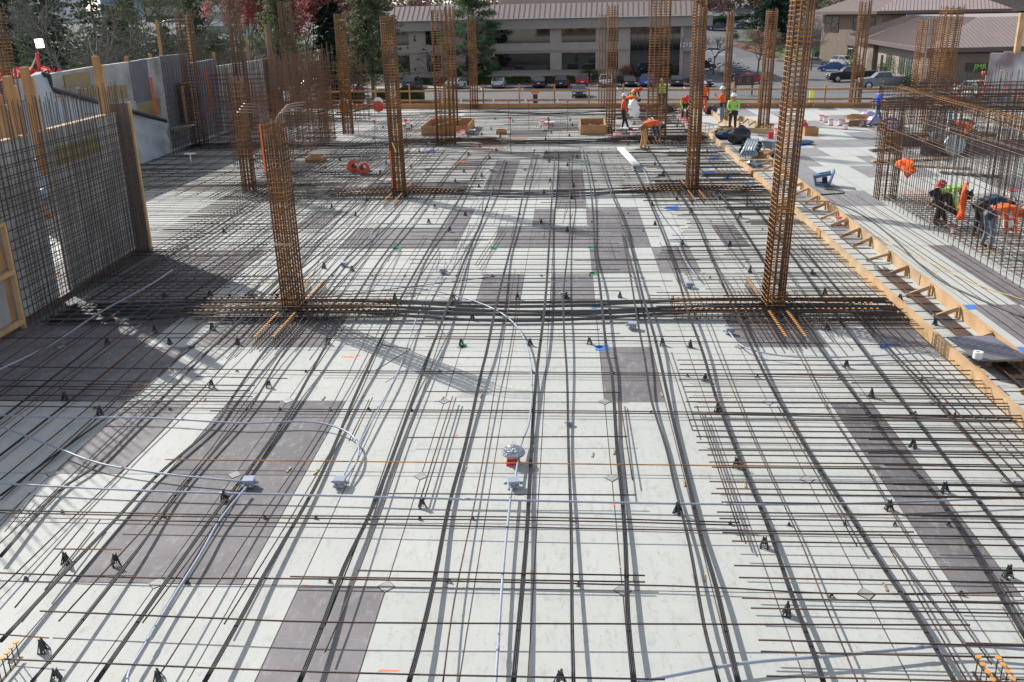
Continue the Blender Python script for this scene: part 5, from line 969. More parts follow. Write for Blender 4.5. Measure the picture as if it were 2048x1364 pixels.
    def which(c):
        best = 9; w_ = 0
        for a, b, na, nb in seg:
            d = b-a; t_ = max(0, min(1, (c-a).dot(d)/max(d.length_squared, 1e-9))); dist = (c-(a+d*t_)).length-(R_.get(na, (.01, 0))[0]*.8)
            if dist < best:
                best = dist
                if nb in ('hed', 'top') or na in ('hal', 'har') or nb in ('hal', 'har'): w_ = 0
                elif nb in ('nek',): w_ = 1 if t_ < .75 else 0
                elif nb in ('ell', 'elr', 'wrl', 'wrr'): w_ = 4
                elif nb in ('hil', 'hir', 'knl', 'knr') or (nb in ('anl', 'anr') and t_ < .78): w_ = 2
                elif nb in ('anl', 'anr', 'tol', 'tor'): w_ = 3
                elif nb == 'spi': w_ = 2 if t_ < .2 else 1
                else: w_ = 1
        return w_
    tors = []
    for p in nm.polygons:
        c = sum((nm.vertices[i].co for i in p.vertices), Vector())/len(p.vertices); p.material_index = which(c); p.use_smooth = True
        if p.material_index == 1: tors.append(p.index)
    o = ob('person', nm, loc=loc); o.rotation_euler.z = face; o.scale = (s, s, s); tag(o, label, 'person')
    hd, tp = Vector(P['hed']), Vector(P['top']); ax = (tp-hd).normalized(); fw = Vector((1, 0, 0)); fw = (fw-ax*fw.dot(ax)).normalized() if abs(ax.x) < .95 else Vector((0, 0, -1)); sd = ax.cross(fw); Rm = Matrix((fw, sd, ax)).transposed()
    mb = MB(); c = hd+ax*.03
    mb.lathe([(.018, -.02), (.008, .03)], c+Rm@Vector((.088, 0, .0)), 6, rot=Rm, mi=0); mb.box(c+Rm@Vector((.085, .032, .035)), (.012, .03, .012), rot=Rm, mi=1); mb.box(c+Rm@Vector((.085, -.032, .035)), (.012, .03, .012), rot=Rm, mi=1); mb.box(c+Rm@Vector((.083, 0, -.05)), (.012, .05, .01), rot=Rm, mi=2)
    mb.box(c+Rm@Vector((0, .09, 0)), (.04, .02, .06), rot=Rm, mi=0); mb.box(c+Rm@Vector((0, -.09, 0)), (.04, .02, .06), rot=Rm, mi=0); mb.obj('face_detail', ['skin', 'black', 'red'], o)
    hm = {'white': 'white', 'pinkh': 'red', 'greenh': 'greentape', 'dark': 'black', 'orange': 'capo'}[helmet]
    mb = MB(); cc = tp-ax*.02; mb.lathe([(.118, -.035), (.12, .0), (.105, .055), (.07, .09), (.02, .105)], cc, 14, rot=Rm); mb.lathe([(.118, -.035), (.16, -.03), (.158, -.02), (.115, -.018)], cc+Rm@Vector((.025, 0, 0)), 14, rot=Rm); mb.obj('hard_hat', hm, o, smooth=True)
    pe, sp = Vector(P['pel']), Vector(P['spi']); d_ = (sp-pe).normalized(); f_ = Vector((0, 1, 0)).cross(d_).normalized(); Rb = Matrix((f_, Vector((0, 1, 0)), d_)).transposed(); mb = MB()
    mb.lathe([(.165, -.03), (.17, .03)], pe+d_*.06, 12, rot=Rb); mb.box(pe+Rb@Vector((.02, .19, -.03)), (.14, .07, .2), rot=Rb); mb.box(pe+Rb@Vector((-.05, -.19, -.04)), (.16, .07, .22), rot=Rb); mb.obj('tool_belt', 'boot' if vest else 'dark', o)
    if vest:
        mb = MB(); idx = {}; 
        for pi in tors:
            f = []
            for i in nm.polygons[pi].vertices:
                if i not in idx: v = nm.vertices[i]; idx[i] = len(mb.v); mb.v.append(tuple(v.co+v.normal*.016))
                f.append(idx[i])
            mb.f.append(tuple(f)); mb.m.append(0)
        vo = mb.obj('safety_vest', [vest], o, smooth=True); mb = MB()
        che, spi = Vector(P['che']), Vector(P['spi']); d = (che-spi).normalized(); sd2 = Vector((0, 1, 0)); nr = d.cross(sd2).normalized()
        for f in (.35, .8):
            c = spi.lerp(che, f); mb.v += [tuple(c+d*h_*.022+sd2*math.cos(k*math.pi/7)*.2+nr*math.sin(k*math.pi/7)*.155) for h_ in (-1, 1) for k in range(14)]
            o_ = len(mb.v)-28; mb.f += [(o_+k, o_+(k+1) % 14, o_+14+(k+1) % 14, o_+14+k) for k in range(14)]; mb.m += [0]*14
        mb.obj('reflective_band', 'yellowt' if vest == 'orange' else 'silver', vo)
    return o, P
D90 = math.pi/2
def pat(x, y, z=0): return at(x, y, z)
person('worker in white hard hat and orange shirt standing side-on beside the slim bright cage', pat(1246, 262), .15, 'step', 'orangeneon', 'dark', vest=None, arms='hip')
person('worker in red shirt and grey trousers bent double over a white paper sack', pat(1252, 233), .1, 'bend', 'orangeneon', 'greyc', helmet='dark', vest='orange')
person('worker in orange vest walking behind the guard rail, seen from behind', pat(1264, 222), -.5, 'stoop', 'dark', 'greyc', helmet='pinkh', vest='orange', s=1.0)
person('worker in lime shirt and green hard hat behind the wide open cage', pat(1323, 222), D90, 'stand', 'lime', 'dark', helmet='greenh')
person('worker in orange top and lime sleeves bending forward to lift a wooden box', pat(1369, 243), -D90, 'stoop', 'orangeneon', 'dark', helmet='pinkh', sleeve='lime')
person('worker mostly hidden behind the second right cage, white hard hat and orange trousers', pat(1407, 230), D90, 'stand', 'orangeneon', 'orangeneon', helmet='white')
person('worker in orange hoodie holding up a phone, standing on the box form', pat(1443, 247, .15), math.pi-.35, 'stand', 'orange', 'jeans', boots='bootY', arms='phone')
person('worker in lime hoodie with folded arms and white hard hat, facing the camera', pat(1464, 266), -D90-.2, 'stand', 'lime', 'dark', arms='folded', s=1.02)
person('worker in tan trousers and orange vest bending down over the bars', pat(1287, 301), .25, 'bend', 'navy', 'tan', boots='tan', helmet='dark', vest='orangeneon', s=1.12)
person('worker in blue T-shirt and jeans walking across the open deck', pat(1751, 254), .1, 'walk', 'blue', 'jeans', helmet='dark', sleeve='skin', s=1.06)
person('worker in orange shirt behind the dense far mat of the right cage', pat(1903, 252), D90, 'stand', 'orange', 'jeans', helmet='white')
person('worker in orange vest and pale jeans stooping by the timber box-out', pat(1937, 312), math.pi, 'stoop', 'orangeneon', 'greyc', helmet='orange', vest='orange')
person('worker in dark green crouching by the round grey drum', pat(1922, 306), math.pi, 'crouch', 'green', 'green', helmet='dark')
person('worker in grey with a red scarf bending left of the drum', pat(1903, 291), 0, 'bend', 'greyc', 'dark', helmet='pinkh')
person('worker in lime shirt and orange vest bending behind the near cage bars', pat(1873, 450), -.7, 'bend', 'lime', 'dark', helmet='dark', vest=None)
person('worker in dark clothes with a red hard hat crouching beside the lime worker', pat(1896, 450), math.pi, 'crouch', 'dark', 'dark', helmet='pinkh')
person('worker in orange shirt and jeans bending over at the right edge', pat(1973, 500), .05, 'bend', 'orange', 'jeans', helmet='orange', vest=None)
person('worker in dark clothes leaning over beside the orange one', pat(1955, 478), .1, 'bend', 'navy', 'dark', helmet='dark')
o = blob('white paper cement sack tipped by the bent worker', at(1272, 244)+Vector((0, 0, .25)), (.28, .2, .95), 'white', 'paper_sack', 'sack', 31); o.rotation_euler = (.1, -.25, 0)
# ================================================================ GROUND BEYOND
mb = MB(); N = 60; xs = [-900+30*i for i in range(N+1)]; ysg = [-60, 20, 60, 90, 120, 150, 180, 205, 212, 225, 240, 255, 270, 277, 290, 320, 400, 600, 900, 1500]
for y in ysg:
    for x in xs: mb.v.append((x, y, gz(x, y)-.02-(.3 if y < 30 else 0)))
for j in range(len(ysg)-1):
    for i in range(N): mb.f.append((j*(N+1)+i, j*(N+1)+i+1, (j+1)*(N+1)+i+1, (j+1)*(N+1)+i)); mb.m.append(0)
tag(mb.obj('ground', 'asphalt'), kind='structure')
def ground_patch(name, poly, m, dz=.03, kind='structure', lift=None):
    P = [gat(*p) for p in poly]; mb = MB(); ar = sum(P[i].x*P[(i+1) % len(P)].y-P[(i+1) % len(P)].x*P[i].y for i in range(len(P)))
    if ar < 0: P = P[::-1]
    mb.add([p+Vector((0, 0, dz)) for p in P], [tuple(range(len(P)))]); o = mb.obj(name, m); tag(o, kind=kind); return o
ground_patch('planting_bed', [(640, 175), (1395, 168), (1395, 158), (640, 160)], 'mulch', .05)
ground_patch('lawn', [(1470, 90), (1560, 112), (1590, 116), (1585, 85), (1500, 72)], 'grass', .05); ground_patch('lawn', [(1383, 66), (1400, 66), (1400, 54), (1383, 54)], 'grass', .05)
ground_patch('mulch_bed', [(1466, 92), (1480, 84), (1530, 90), (1560, 116), (1500, 104)], 'mulch', .08); ground_patch('mulch_bed', [(1550, 122), (1600, 126), (1760, 140), (1760, 133), (1560, 117)], 'mulch', .09)
ground_patch('verge', [(1560, 122), (1640, 118), (1735, 140), (1720, 130), (1640, 110), (1570, 108)], 'grass', .06); ground_patch('planting_bed', [(1760, 155), (1850, 182), (1880, 172), (1870, 150), (1760, 135)], 'mulch', .07)
ground_patch('planting_bed', [(560, 226), (900, 224), (900, 206), (700, 194), (560, 198)], 'mulch', .05)
ground_patch('pavement', [(640, 180), (1395, 172), (1395, 169), (640, 176)], 'kerbm', .12)
for x0, y0, x1, y1 in ((700, 183, 704, 172), (790, 183, 792, 172), (880, 182, 881, 172), (962, 181, 963, 171), (1045, 181, 1045, 171), (1110, 180, 1110, 171), (1180, 180, 1178, 170), (1235, 179, 1233, 170), (1300, 178, 1296, 169), (1370, 178, 1365, 169), (1755, 198, 1800, 190), (1800, 200, 1850, 184), (1905, 205, 1935, 185), (1700, 210, 1720, 207), (1640, 209, 1650, 207), (1880, 190, 1905, 182)):
    a_, b_ = gat(x0, y0), gat(x1, y1); c = a_.copy(); mb = MB(); mb.bar(a_-c+Vector((0, 0, .03)), b_-c+Vector((0, 0, .03)), .12, .01); tag(mb.obj('painted_line', 'paintw', loc=c), kind='structure')
# crowd-control barriers
bm_ = MB()
for z in (.15, .55, 1.1): bm_.tube([(0, 0, z), (2.3, 0, z)], .025, 5)
for k in range(14): bm_.tube([(.08+k*.165, 0, .15), (.08+k*.165, 0, 1.1)], .012, 4)
bme = bm_.mesh('barrier_frame', 'galv'); fm = MB(); fm.box((.3, 0, .03), (.06, .7, .06)); fm.box((2.0, 0, .03), (.06, .7, .06)); fme = fm.mesh('feet', 'galv')
p0, p1 = at(905, 224, GZ), at(1600, 218, GZ)
for k in range(18):
    p = p0.lerp(p1, k/18); t = thing('crowd_barrier', 'grey steel crowd-control barrier in the row behind the guard rail', 'barrier', (p.x, p.y, GZ), random.uniform(-.05, .05), 'steel barriers along the street'); ob('barrier_frame', bme, t); ob('feet', fme, t)
for k in range(7):
    p = at(1545+k*8, 204-k*.5, GZ); t = thing('crowd_barrier', 'grey steel barrier in the upright stack beside the street', 'barrier', (p.x, p.y, GZ), 1.1, 'stacked steel barriers'); ob('barrier_frame', bme, t); ob('feet', fme, t)
# ================================================================ CARS
def car_meshes(kind):
    if kind == 'sedan': L_, W_, prof, green, wb, wr = 4.6, 1.82, [(0, .35), (.02, .62), (.25, .82), (1.25, .95), (3.75, 1.0), (4.4, .95), (4.58, .7), (4.6, .38)], [(1.15, .95), (1.95, 1.38), (3.1, 1.42), (3.95, 1.0)], (.85, 3.65), .33
    elif kind == 'suv': L_, W_, prof, green, wb, wr = 4.6, 1.9, [(0, .4), (.02, .75), (.2, .98), (1.15, 1.08), (4.3, 1.12), (4.52, 1.05), (4.6, .7), (4.6, .42)], [(1.05, 1.06), (1.7, 1.62), (3.7, 1.66), (4.45, 1.1)], (.85, 3.65), .36
    elif kind == 'pickup': L_, W_, prof, green, wb, wr = 5.9, 2.0, [(0, .5), (0, .9), (.15, 1.15), (1.35, 1.25), (3.65, 1.27), (5.85, 1.25), (5.9, 1.0), (5.9, .55)], [(1.45, 1.25), (2.05, 1.83), (3.3, 1.85), (3.6, 1.27)], (1.0, 4.7), .42
    else: L_, W_, prof, green, wb, wr = 5.6, 2.0, [(0, .4), (0, .85), (.2, 1.15), (.95, 1.3), (1.6, 2.05), (2.0, 2.15), (5.5, 2.15), (5.6, 1.9), (5.6, .45)], [(1.0, 1.32), (1.6, 2.0), (2.0, 2.02), (2.3, 1.35)], (.95, 4.3), .38
    bm = bmesh.new(); rings = []; hw = W_/2
    poly = [(x, z, 1.0 if .3 < i < len(prof)-1.3 else .93) for i, (x, z) in enumerate(prof)]
    # body: extrude the side profile with tumble-home
    def side(pts, hw0, hw1, z0, z1, sgn): return [bm.verts.new((x, sgn*(hw0+(hw1-hw0)*max(0, min(1, (z-z0)/(z1-z0)))), z)) for x, z in pts]
    wheelcut = []
    base = []
    for cx in (wb[1], wb[0]):
        base += [(cx+wr*1.12, .3)]+[(cx+wr*1.12*math.cos(a_), .33+wr*1.12*math.sin(a_)) for a_ in (.5, 1.05, 1.57, 2.1, 2.64)]+[(cx-wr*1.12, .3)]
    full = prof+[(prof[-1][0]-.05, .25)]+base+[(.05, .25)]
    l = side(full, hw*.97, hw*.94, .3, 1.1, 1); r = side(full, hw*.97, hw*.94, .3, 1.1, -1); n = len(full)
    for i in range(n): bm.faces.new((l[i], l[(i+1) % n], r[(i+1) % n], r[i]))
    bm.faces.new(l[::-1]); bm.faces.new(r)
    bmesh.ops.triangulate(bm, faces=[f for f in bm.faces if len(f.verts) > 4]); bmesh.ops.recalc_face_normals(bm, faces=bm.faces)
    me = bpy.data.meshes.new('body'); bm.to_mesh(me); bm.free(); me.materials.append(None)
    z0 = green[0][1]; zt_ = max(z for x, z in green); mbg = MB()
    def ring(inset): return [(x, (hw*.93-(z-z0)*.28-inset), z) for x, z in green]
    g = MB()
    if kind != 'vanx':
        pts = ring(0); n = len(pts); g.v = [(x, y, z) for x, y, z in pts]+[(x, -y, z) for x, y, z in pts]; g.f = [(0, 1, 2, 3), (7, 6, 5, 4), (0, 4, 5, 1), (1, 5, 6, 2), (2, 6, 7, 3)]; g.m = [0]*5
    gm = g.mesh('glass', 'carglass')
    rf = MB(); a_, b_ = pts[1], pts[2]; rf.v = [(a_[0]+.08, a_[1]+.01, a_[2]+.015), (b_[0]-.05, b_[1]+.01, b_[2]+.015), (b_[0]-.05, -b_[1]-.01, b_[2]+.015), (a_[0]+.08, -a_[1]-.01, a_[2]+.015)]; rf.f = [(0, 1, 2, 3)]; rf.m = [0]
    for s_ in (1, -1):
        for i, j in ((0, 1), (2, 3)): rf.bar((pts[i][0], s_*(pts[i][1]+.012), pts[i][2]), (pts[j][0], s_*(pts[j][1]+.012), pts[j][2]), .07, .05)
        xm = (a_[0]+b_[0])/2; rf.bar((xm, s_*(hw*.93+.0), z0), (xm, s_*(a_[1]+.012), zt_), .06, .04); rf.bar((a_[0], s_*(a_[1]+.01), a_[2]), (b_[0], s_*(b_[1]+.01), b_[2]), .05, .05)
    if kind == 'pickup': rf.box((4.75, 0, 1.275), (2.1, 1.98, .03))
    rme = rf.mesh('roof', [M['car_grey']]); w_ = MB(); Rw = Matrix.Rotation(1.5708, 3, 'X'); w_.lathe([(wr*.6, -.11), (wr, -.1), (wr, .1), (wr*.6, .11)], n=16, rot=Rw); wme = w_.mesh('tyre', 'tyre'); w_ = MB(); w_.lathe([(.05, -.125), (wr*.64, -.112), (wr*.64, .112), (.05, .125)], n=10, rot=Rw); hme = w_.mesh('rim', 'rim')
    bed = None
    if kind == 'pickup': q = MB(); q.box((4.75, 0, 1.30), (1.95, 1.7, .02)); bed = q.mesh('bed', 'black')
    zl = prof[1][1]+.02; tl = MB(); tl.box((0, 0, 0), (.07, .3, .15)); hl = MB(); hl.box((0, 0, 0), (.16, .36, .13)); bp = MB(); bp.box((-.01, 0, .42), (.1, W_*.9, .18)); bp.box((0, 0, .68), (.08, W_*.45, .16)); bp.box((L_, 0, .42), (.1, W_*.88, .16)); pl = MB(); pl.box((L_+.02, 0, prof[-2][1]-.02), (.05, .42, .14))
    mi = MB(); mi.box((0, 0, 0), (.12, .2, .13))
    return dict(L=L_, W=W_, body=me, glass=gm, roof=rme, tyre=wme, rim=hme, bed=bed, tail=tl.mesh('tail_light', 'tail'), head=hl.mesh('headlight', 'head'), bump=bp.mesh('bumper', 'black'), plate=pl.mesh('number_plate', 'plate'), mirror=mi.mesh('mirror', 'black'), wb=wb, wr=wr, zt=prof[-2][1], zh=prof[1][1]+.02)
CM = {k: car_meshes(k) for k in ('sedan', 'suv', 'pickup', 'van')}
def car(px, py, kind, col, ang, label, grp='cars parked in front of the buildings', s=1.0):
    p = gat(px, py); c = CM[kind]; t = thing('parked_car' if kind != 'van' else 'parked_van', label, {'pickup': 'pickup truck', 'van': 'van', 'suv': 'car', 'sedan': 'car'}[kind], p, math.radians(ang), grp); t.scale = (s, s, s); O_ = Vector((-c['L']/2, 0, 0)); pm = M['car_'+col]
    def pt(nm, me, loc=(0, 0, 0), paint=False):
        o = ob(nm, me, t, O_+Vector(loc))
        if paint: o.material_slots[0].link = 'OBJECT'; o.material_slots[0].material = pm
        return o
    pt('body', c['body'], paint=True); pt('glass', c['glass']); pt('roof', c['roof'], paint=True)
    for x_ in c['wb']:
        for s_ in (1, -1): w_ = ob('wheel', c['tyre'], t, O_+Vector((x_, s_*(c['W']/2-.1), c['wr']))); ob('rim', c['rim'], w_)
    for s_ in (1, -1): pt('tail_light', c['tail'], (c['L']-.03, s_*(c['W']/2-.2), c['zt']-.12)); pt('headlight', c['head'], (.04, s_*(c['W']/2-.24), c['zh']-.06)); pt('mirror', c['mirror'], (c['L']*.31, s_*(c['W']/2+.05), 1.0 if kind != 'pickup' else 1.3))
    pt('bumper', c['bump']); pt('number_plate', c['plate'])
    if c['bed']: pt('bed', c['bed'])
    return t
# angle: 90 = nose away?  car nose points to -x locally; -90 turns the nose away from the camera
A = -90
car(826, 176, 'suv', 'grey', A-8, 'dark grey estate car left of the white coupe'); car(912, 176, 'sedan', 'white', A-14, 'white coupe right of the double rusty cage'); car(998, 175, 'sedan', 'silver', A-2, 'silver sedan alone in front of the hedge'); car(1080, 174, 'sedan', 'black', A-4, 'black car in front of the hedge, right of the silver sedan'); car(1125, 174, 'suv', 'black', A-6, 'black hatchback left of the red car')
car(1165, 171, 'suv', 'red', A-2, 'red hatchback in the front row'); car(1158, 193, 'sedan', 'steel', 90, 'blue-grey car facing the camera, driving behind the guard rail', s=.98); car(1212, 172, 'suv', 'white', A-4, 'white van-like car between two slim cages'); car(1257, 172, 'sedan', 'black', 90+6, 'black car facing the camera with its door open')
car(1296, 172, 'suv', 'blue', A-12, 'bright blue hatchback left of the wide cage'); car(1352, 171, 'sedan', 'green', A-2, 'dark green-black car right of the lime worker'); car(1400, 172, 'sedan', 'dkblue', 90+20, 'dark blue car facing the camera behind the second right cage')
d_ = gat(1236, 172); mb = MB(); mb.box((0, 0, .75), (1.0, .06, .8)); mb.box((.1, -.02, 1.2), (.7, .04, .5)); tag(mb.obj('open_door', 'car_black', loc=d_), 'wide open black car door of the car facing the camera', 'car door')
for i, (x, y, col) in enumerate(((1462, 141, 'silver'), (1468, 146, 'white'), (1476, 151, 'silver'), (1484, 156, 'steel'), (1492, 161, 'dkblue'), (1500, 167, 'red'))): car(x, y, 'sedan', col, 172, f'{["silver","white","pale grey","blue-grey","dark blue","red"][i]} car, number {i+1} from the white van, in the side-on row' if False else f'{["far silver","white","pale grey","blue-grey","dark blue","red"][i]} car in the side-on row below the white van', 'side-on row of parked cars')
car(1455, 134, 'van', 'white', 172, 'white panel van at the head of the side-on row'); car(1435, 123, 'van', 'white', 172, 'second white van behind the first one'); car(1430, 112, 'suv', 'dkblue', 172, 'dark blue car behind the white vans'); car(1400, 118, 'van', 'white', 172, 'white delivery van with a dark window beside the grey office', s=.95); car(1405, 140, 'suv', 'black', 172, 'black car under the white delivery van')
car(1437, 60, 'pickup', 'dkblue', 165, 'dark pickup in the upper car park'); car(1472, 56, 'suv', 'silver', 175, 'silver hatchback in the upper car park'); car(1490, 56, 'sedan', 'dkblue', 175, 'dark blue car in the upper car park'); car(1512, 49, 'suv', 'white', 178, 'white estate car in the upper car park'); car(1495, 47, 'sedan', 'silver', 178, 'far silver car in the upper car park')
car(1433, 33, 'sedan', 'white', 10, 'white car driving on the upper street'); car(1486, 28, 'suv', 'slate', 170, 'grey-blue car on the upper street'); car(1660, 117, 'pickup', 'green', 140, 'black-green pickup under the tan building'); car(1700, 112, 'pickup', 'black', 150, 'second dark pickup under the tan building'); car(1686, 131, 'suv', 'white', 125, 'white hatchback between pickup and shrub')
car(1630, 132, 'sedan', 'champ', 172, 'beige-grey sedan left of the blue coupe'); car(1664, 142, 'sedan', 'blue', -8, 'bright royal blue sedan'); car(1703, 163, 'pickup', 'black', -2, 'black pickup with chrome front beside the tan building', s=1.12); car(1768, 177, 'pickup', 'slate', -4, 'grey pickup truck in front of the shrubs', s=1.12)
car(1873, 187, 'suv', 'grey', 160, 'dark grey car with red lights between two cages'); car(1945, 190, 'suv', 'white', -80, 'white estate car left of the concrete wall'); car(655, 178, 'sedan', 'champ', 55, 'champagne coupe by the crimson hedge'); car(700, 178, 'suv', 'slate', 50, 'blue-grey car left of the big fir trunk'); car(705, 192, 'sedan', 'red', 80, 'bright red car behind the guard rail at left'); car(608, 165, 'suv', 'steel', 60, 'grey-blue car behind the far core cage'); car(625, 182, 'suv', 'white', 60, 'white car seen through the core cage')
car(1560, 145, 'sedan', 'silver', 170, 'silver car hidden behind the front right cage') if False else None
# ================================================================ BUILDINGS
def building(name, label, p0, p1, depth, z0): 
    d = (p1-p0); d.z = 0; t = thing(name, label, 'building', (p0.x, p0.y, z0), math.atan2(d.y, d.x)); return t, d.length
# grey two-storey office
pL, pR = gat(776, 164), gat(1398, 156); t, W_ = building('office_building', 'long grey two-storey office with dark ribbon windows and a brown metal roof', pL, pR, 22, GZ)
def wallbox(x0, x1, y0, y1, z0, z1, m, nm='wall', par=None): mb = MB(); mb.box(((x0+x1)/2, (y0+y1)/2, (z0+z1)/2), (x1-x0, y1-y0, z1-z0)); return mb.obj(nm, m, par or t)
def fx(px): return (onY(px, 100, (pL.y+pR.y)/2).x-pL.x)*W_/(pR.x-pL.x)
Zt = 9.75; zs = dict(b=.0)
wins = [(fx(785), fx(816)), (fx(850), fx(880)), (fx(930), fx(966)), (fx(988), fx(1100)), (fx(1123), fx(1191)), (fx(1213), fx(1236))]
xd0, xd1 = fx(1261), fx(1358)
wallbox(-1, W_-.2, .6, 20, 0, Zt-.1, 'bwall')            # core
bands = [(0, 1.05, 'bwall', 0), (1.05, 1.5, 'bband', .08), (4.05, 5.0, 'bwall', 0), (4.15, 4.5, 'bband', -.06), (5.0, 5.6, 'bwall', .05), (7.7, 9.3, 'bpar', -.9)]
for z0, z1, m_, dy in bands: wallbox(-1.2 if m_ == 'bpar' else -1, (W_+1.6) if m_ == 'bpar' else xd0-.1, dy, .6, z0, z1, m_, 'band')
for zb, zt_ in ((1.5, 4.05), (5.6, 7.7)):
    xs_ = [-1]+[v for w_ in wins for v in w_]+[xd0-.1]
    for i in range(0, len(xs_), 2): wallbox(xs_[i], xs_[i+1], 0.02, .6, zb, zt_, 'bwall', 'pier')
    for a_, b_ in wins:
        w_ = wallbox(a_, b_, .35, .45, zb, zt_, 'glass', 'window'); n = max(1, round((b_-a_)/2.3)); mb = MB()
        for k in range(n+1): mb.box((a_+(b_-a_)*k/n, .33, (zb+zt_)/2), (.08, .06, zt_-zb))
        bl = MB(); rb = random.Random(int(a_*10)+int(zb))
    for k in range(n):
        if rb.random() < .55: hb = rb.uniform(.25, 1)*(zt_-zb); bl.box((a_+(b_-a_)*(k+.5)/n, .345, zt_-hb/2), ((b_-a_)/n-.1, .012, hb))
    if bl.v: bl.obj('blind', 'blind', w_)
    mb.box(((a_+b_)/2, .33, zb+.04), (b_-a_, .07, .09)); mb.box(((a_+b_)/2, .33, zt_-.04), (b_-a_, .07, .09)); mb.obj('frame', 'frame', w_)
w_ = wallbox(xd0, xd1, .3, .4, .2, 7.7, 'glass', 'window'); mb = MB()
for k in range(8): mb.box((xd0+(xd1-xd0)*k/7, .27, 3.9), (.08, .07, 7.4))
for z in (.3, 2.6, 4.1, 5.4, 7.6): mb.box(((xd0+xd1)/2, .27, z), (xd1-xd0, .07, .1))
mb.obj('frame', 'frame', w_)
wallbox(xd1, xd1+.5, -.2, .6, 0, 7.7, 'bwall', 'pier'); wallbox(xd1+.5, W_+.2, .1, 1.4, 0, 7.7, 'bband', 'pier'); q = wallbox(xd1+.5, W_+.9, -.6, 1.5, 4.0, 6.0, 'bband', 'sign_block')
tm = text_mesh('1215', .95, .03, 'white'); o = ob('lettering', tm, q, (fx(1368), -.64, 4.95)); o.rotation_euler = (math.pi/2, 0, 0)
rf = MB(); e = -1.3; rf.v = [(e, -1.4, 9.3), (W_+1.8, -1.4, 9.3), (W_+1.8, 23, 9.3), (e, 23, 9.3), (e+3, 1.8, 11.4), (W_-1.5, 1.8, 11.4), (W_-1.5, 20, 11.4), (e+3, 20, 11.4)]; rf.f = [(0, 1, 5, 4), (1, 2, 6, 5), (2, 3, 7, 6), (3, 0, 4, 7), (4, 5, 6, 7)]; rf.m = [0]*5; ro = rf.obj('roof', 'roof', t)
mb = MB(); n = int(W_/.75)
for k in range(n+1): x = e+.4+(W_+2.4)*k/n; xt = max(e+3, min(W_-1.5, x)); f = 1 if e+3 <= x <= W_-1.5 else (1-(abs(x-xt)/3.2)); mb.bar((x, -1.4, 9.33), (x, -1.4+3.2*f, 9.33+2.1*f), .06, .07)
mb.obj('standing_seams', 'seam', ro); mb = MB(); mb.box((W_/2, -1.43, 9.27), (W_+3.2, .08, .12)); mb.obj('gutter', 'plate', ro)
mb = MB(); mb.box((W_*.62, 8, 12.2), (26, 7, 1.7)); mb.obj('rooftop_screen', 'roof', t)
# tan buildings on the right
def hip_building(name, label, corners, z0, eave, over, rise, mw, wl=None, inset=6, fas='roofside'):
    O_ = Vector((corners[0][0], corners[0][1], z0)); t_ = thing(name, label, 'building', O_); cs = [Vector((x-O_.x, y-O_.y, 0)) for x, y in corners]; n = len(cs); cen = sum(cs, Vector())/n
    mb = MB(); mb.prism([(c.x, c.y) for c in cs], 0, eave); mb.obj('wall', mw, t_)
    def off(k, d): 
        a_, b_, c_ = cs[k-1], cs[k], cs[(k+1) % n]; n1 = (b_-a_).normalized(); n2 = (c_-b_).normalized(); n1 = Vector((n1.y, -n1.x, 0)); n2 = Vector((n2.y, -n2.x, 0)); s_ = (n1+n2); s_ = s_/max(.3, s_.length_squared/2) if s_.length > .2 else n1; return b_+s_*d
    o1 = [off(k, over) for k in range(n)]; o2 = [off(k, -inset) for k in range(n)]; rf = MB()
    rf.v = [tuple(v+Vector((0, 0, eave+.15))) for v in o1]+[tuple(v+Vector((0, 0, eave+.7))) for v in o1]+[tuple(v+Vector((0, 0, eave+.7+rise))) for v in o2]+[tuple(v+Vector((0, 0, eave+.1))) for v in cs]
    rf.f = [(k, (k+1) % n, n+(k+1) % n, n+k) for k in range(n)]; rf.m = [1]*n; rf.f += [(n+k, n+(k+1) % n, 2*n+(k+1) % n, 2*n+k) for k in range(n)]; rf.m += [0]*n; rf.f.append(tuple(range(2*n, 3*n))); rf.m.append(0); rf.f += [(3*n+k, 3*n+(k+1) % n, (k+1) % n, k) for k in range(n)]; rf.m += [1]*n
    ro_ = rf.obj('roof', ['roof', fas], t_); mb = MB()
    for k in range(n):
        a_, b_ = o1[k], o1[(k+1) % n]; c_, d_ = o2[k], o2[(k+1) % n]; m_ = max(2, int((b_-a_).length/.6))
        if (b_-a_).length > 90: continue
        for j in range(1, m_):
            p = a_.lerp(b_, j/m_); u_ = (b_-a_).normalized(); nn = Vector((-u_.y, u_.x, 0)); s0 = (p-a_).dot(u_); lc = (c_-a_).dot(u_); ld = (b_-d_).dot(u_); L_ = (b_-a_).length; f = min(1, s0/max(lc, .01) if lc > 0 else 1, (L_-s0)/max(ld, .01) if ld > 0 else 1); dep = inset+over
            mb.bar(p+Vector((0, 0, eave+.72)), p+nn*dep*f+Vector((0, 0, eave+.72+rise*f)), .05, .06)
    mb.obj('standing_seams', 'seam', ro_); return t_, cs, ro_
def windows(t_, a, b, specs, m='glass2', fr='frame'):
    d = b-a; u = d.normalized(); nn = Vector((u.y, -u.x, 0)); R = Matrix((u, -nn, Vector((0, 0, 1)))).transposed()
    for s0, s1, z0, z1 in specs:
        c = a+u*(s0+s1)/2+nn*.03+Vector((0, 0, (z0+z1)/2)); mb = MB(); mb.box(c, (s1-s0, .08, z1-z0), rot=R); w_ = mb.obj('window', m, t_); mb = MB()
        for s_ in (s0, (s0+s1)/2, s1): mb.box(a+u*s_+nn*.09+Vector((0, 0, (z0+z1)/2)), (.08, .06, z1-z0+.08), rot=R)
        for z in (z0, z1): mb.box(c+nn*.06+Vector((0, 0, z-(z0+z1)/2)), (s1-s0, .06, .08), rot=R)
        mb.obj('frame', fr, w_)
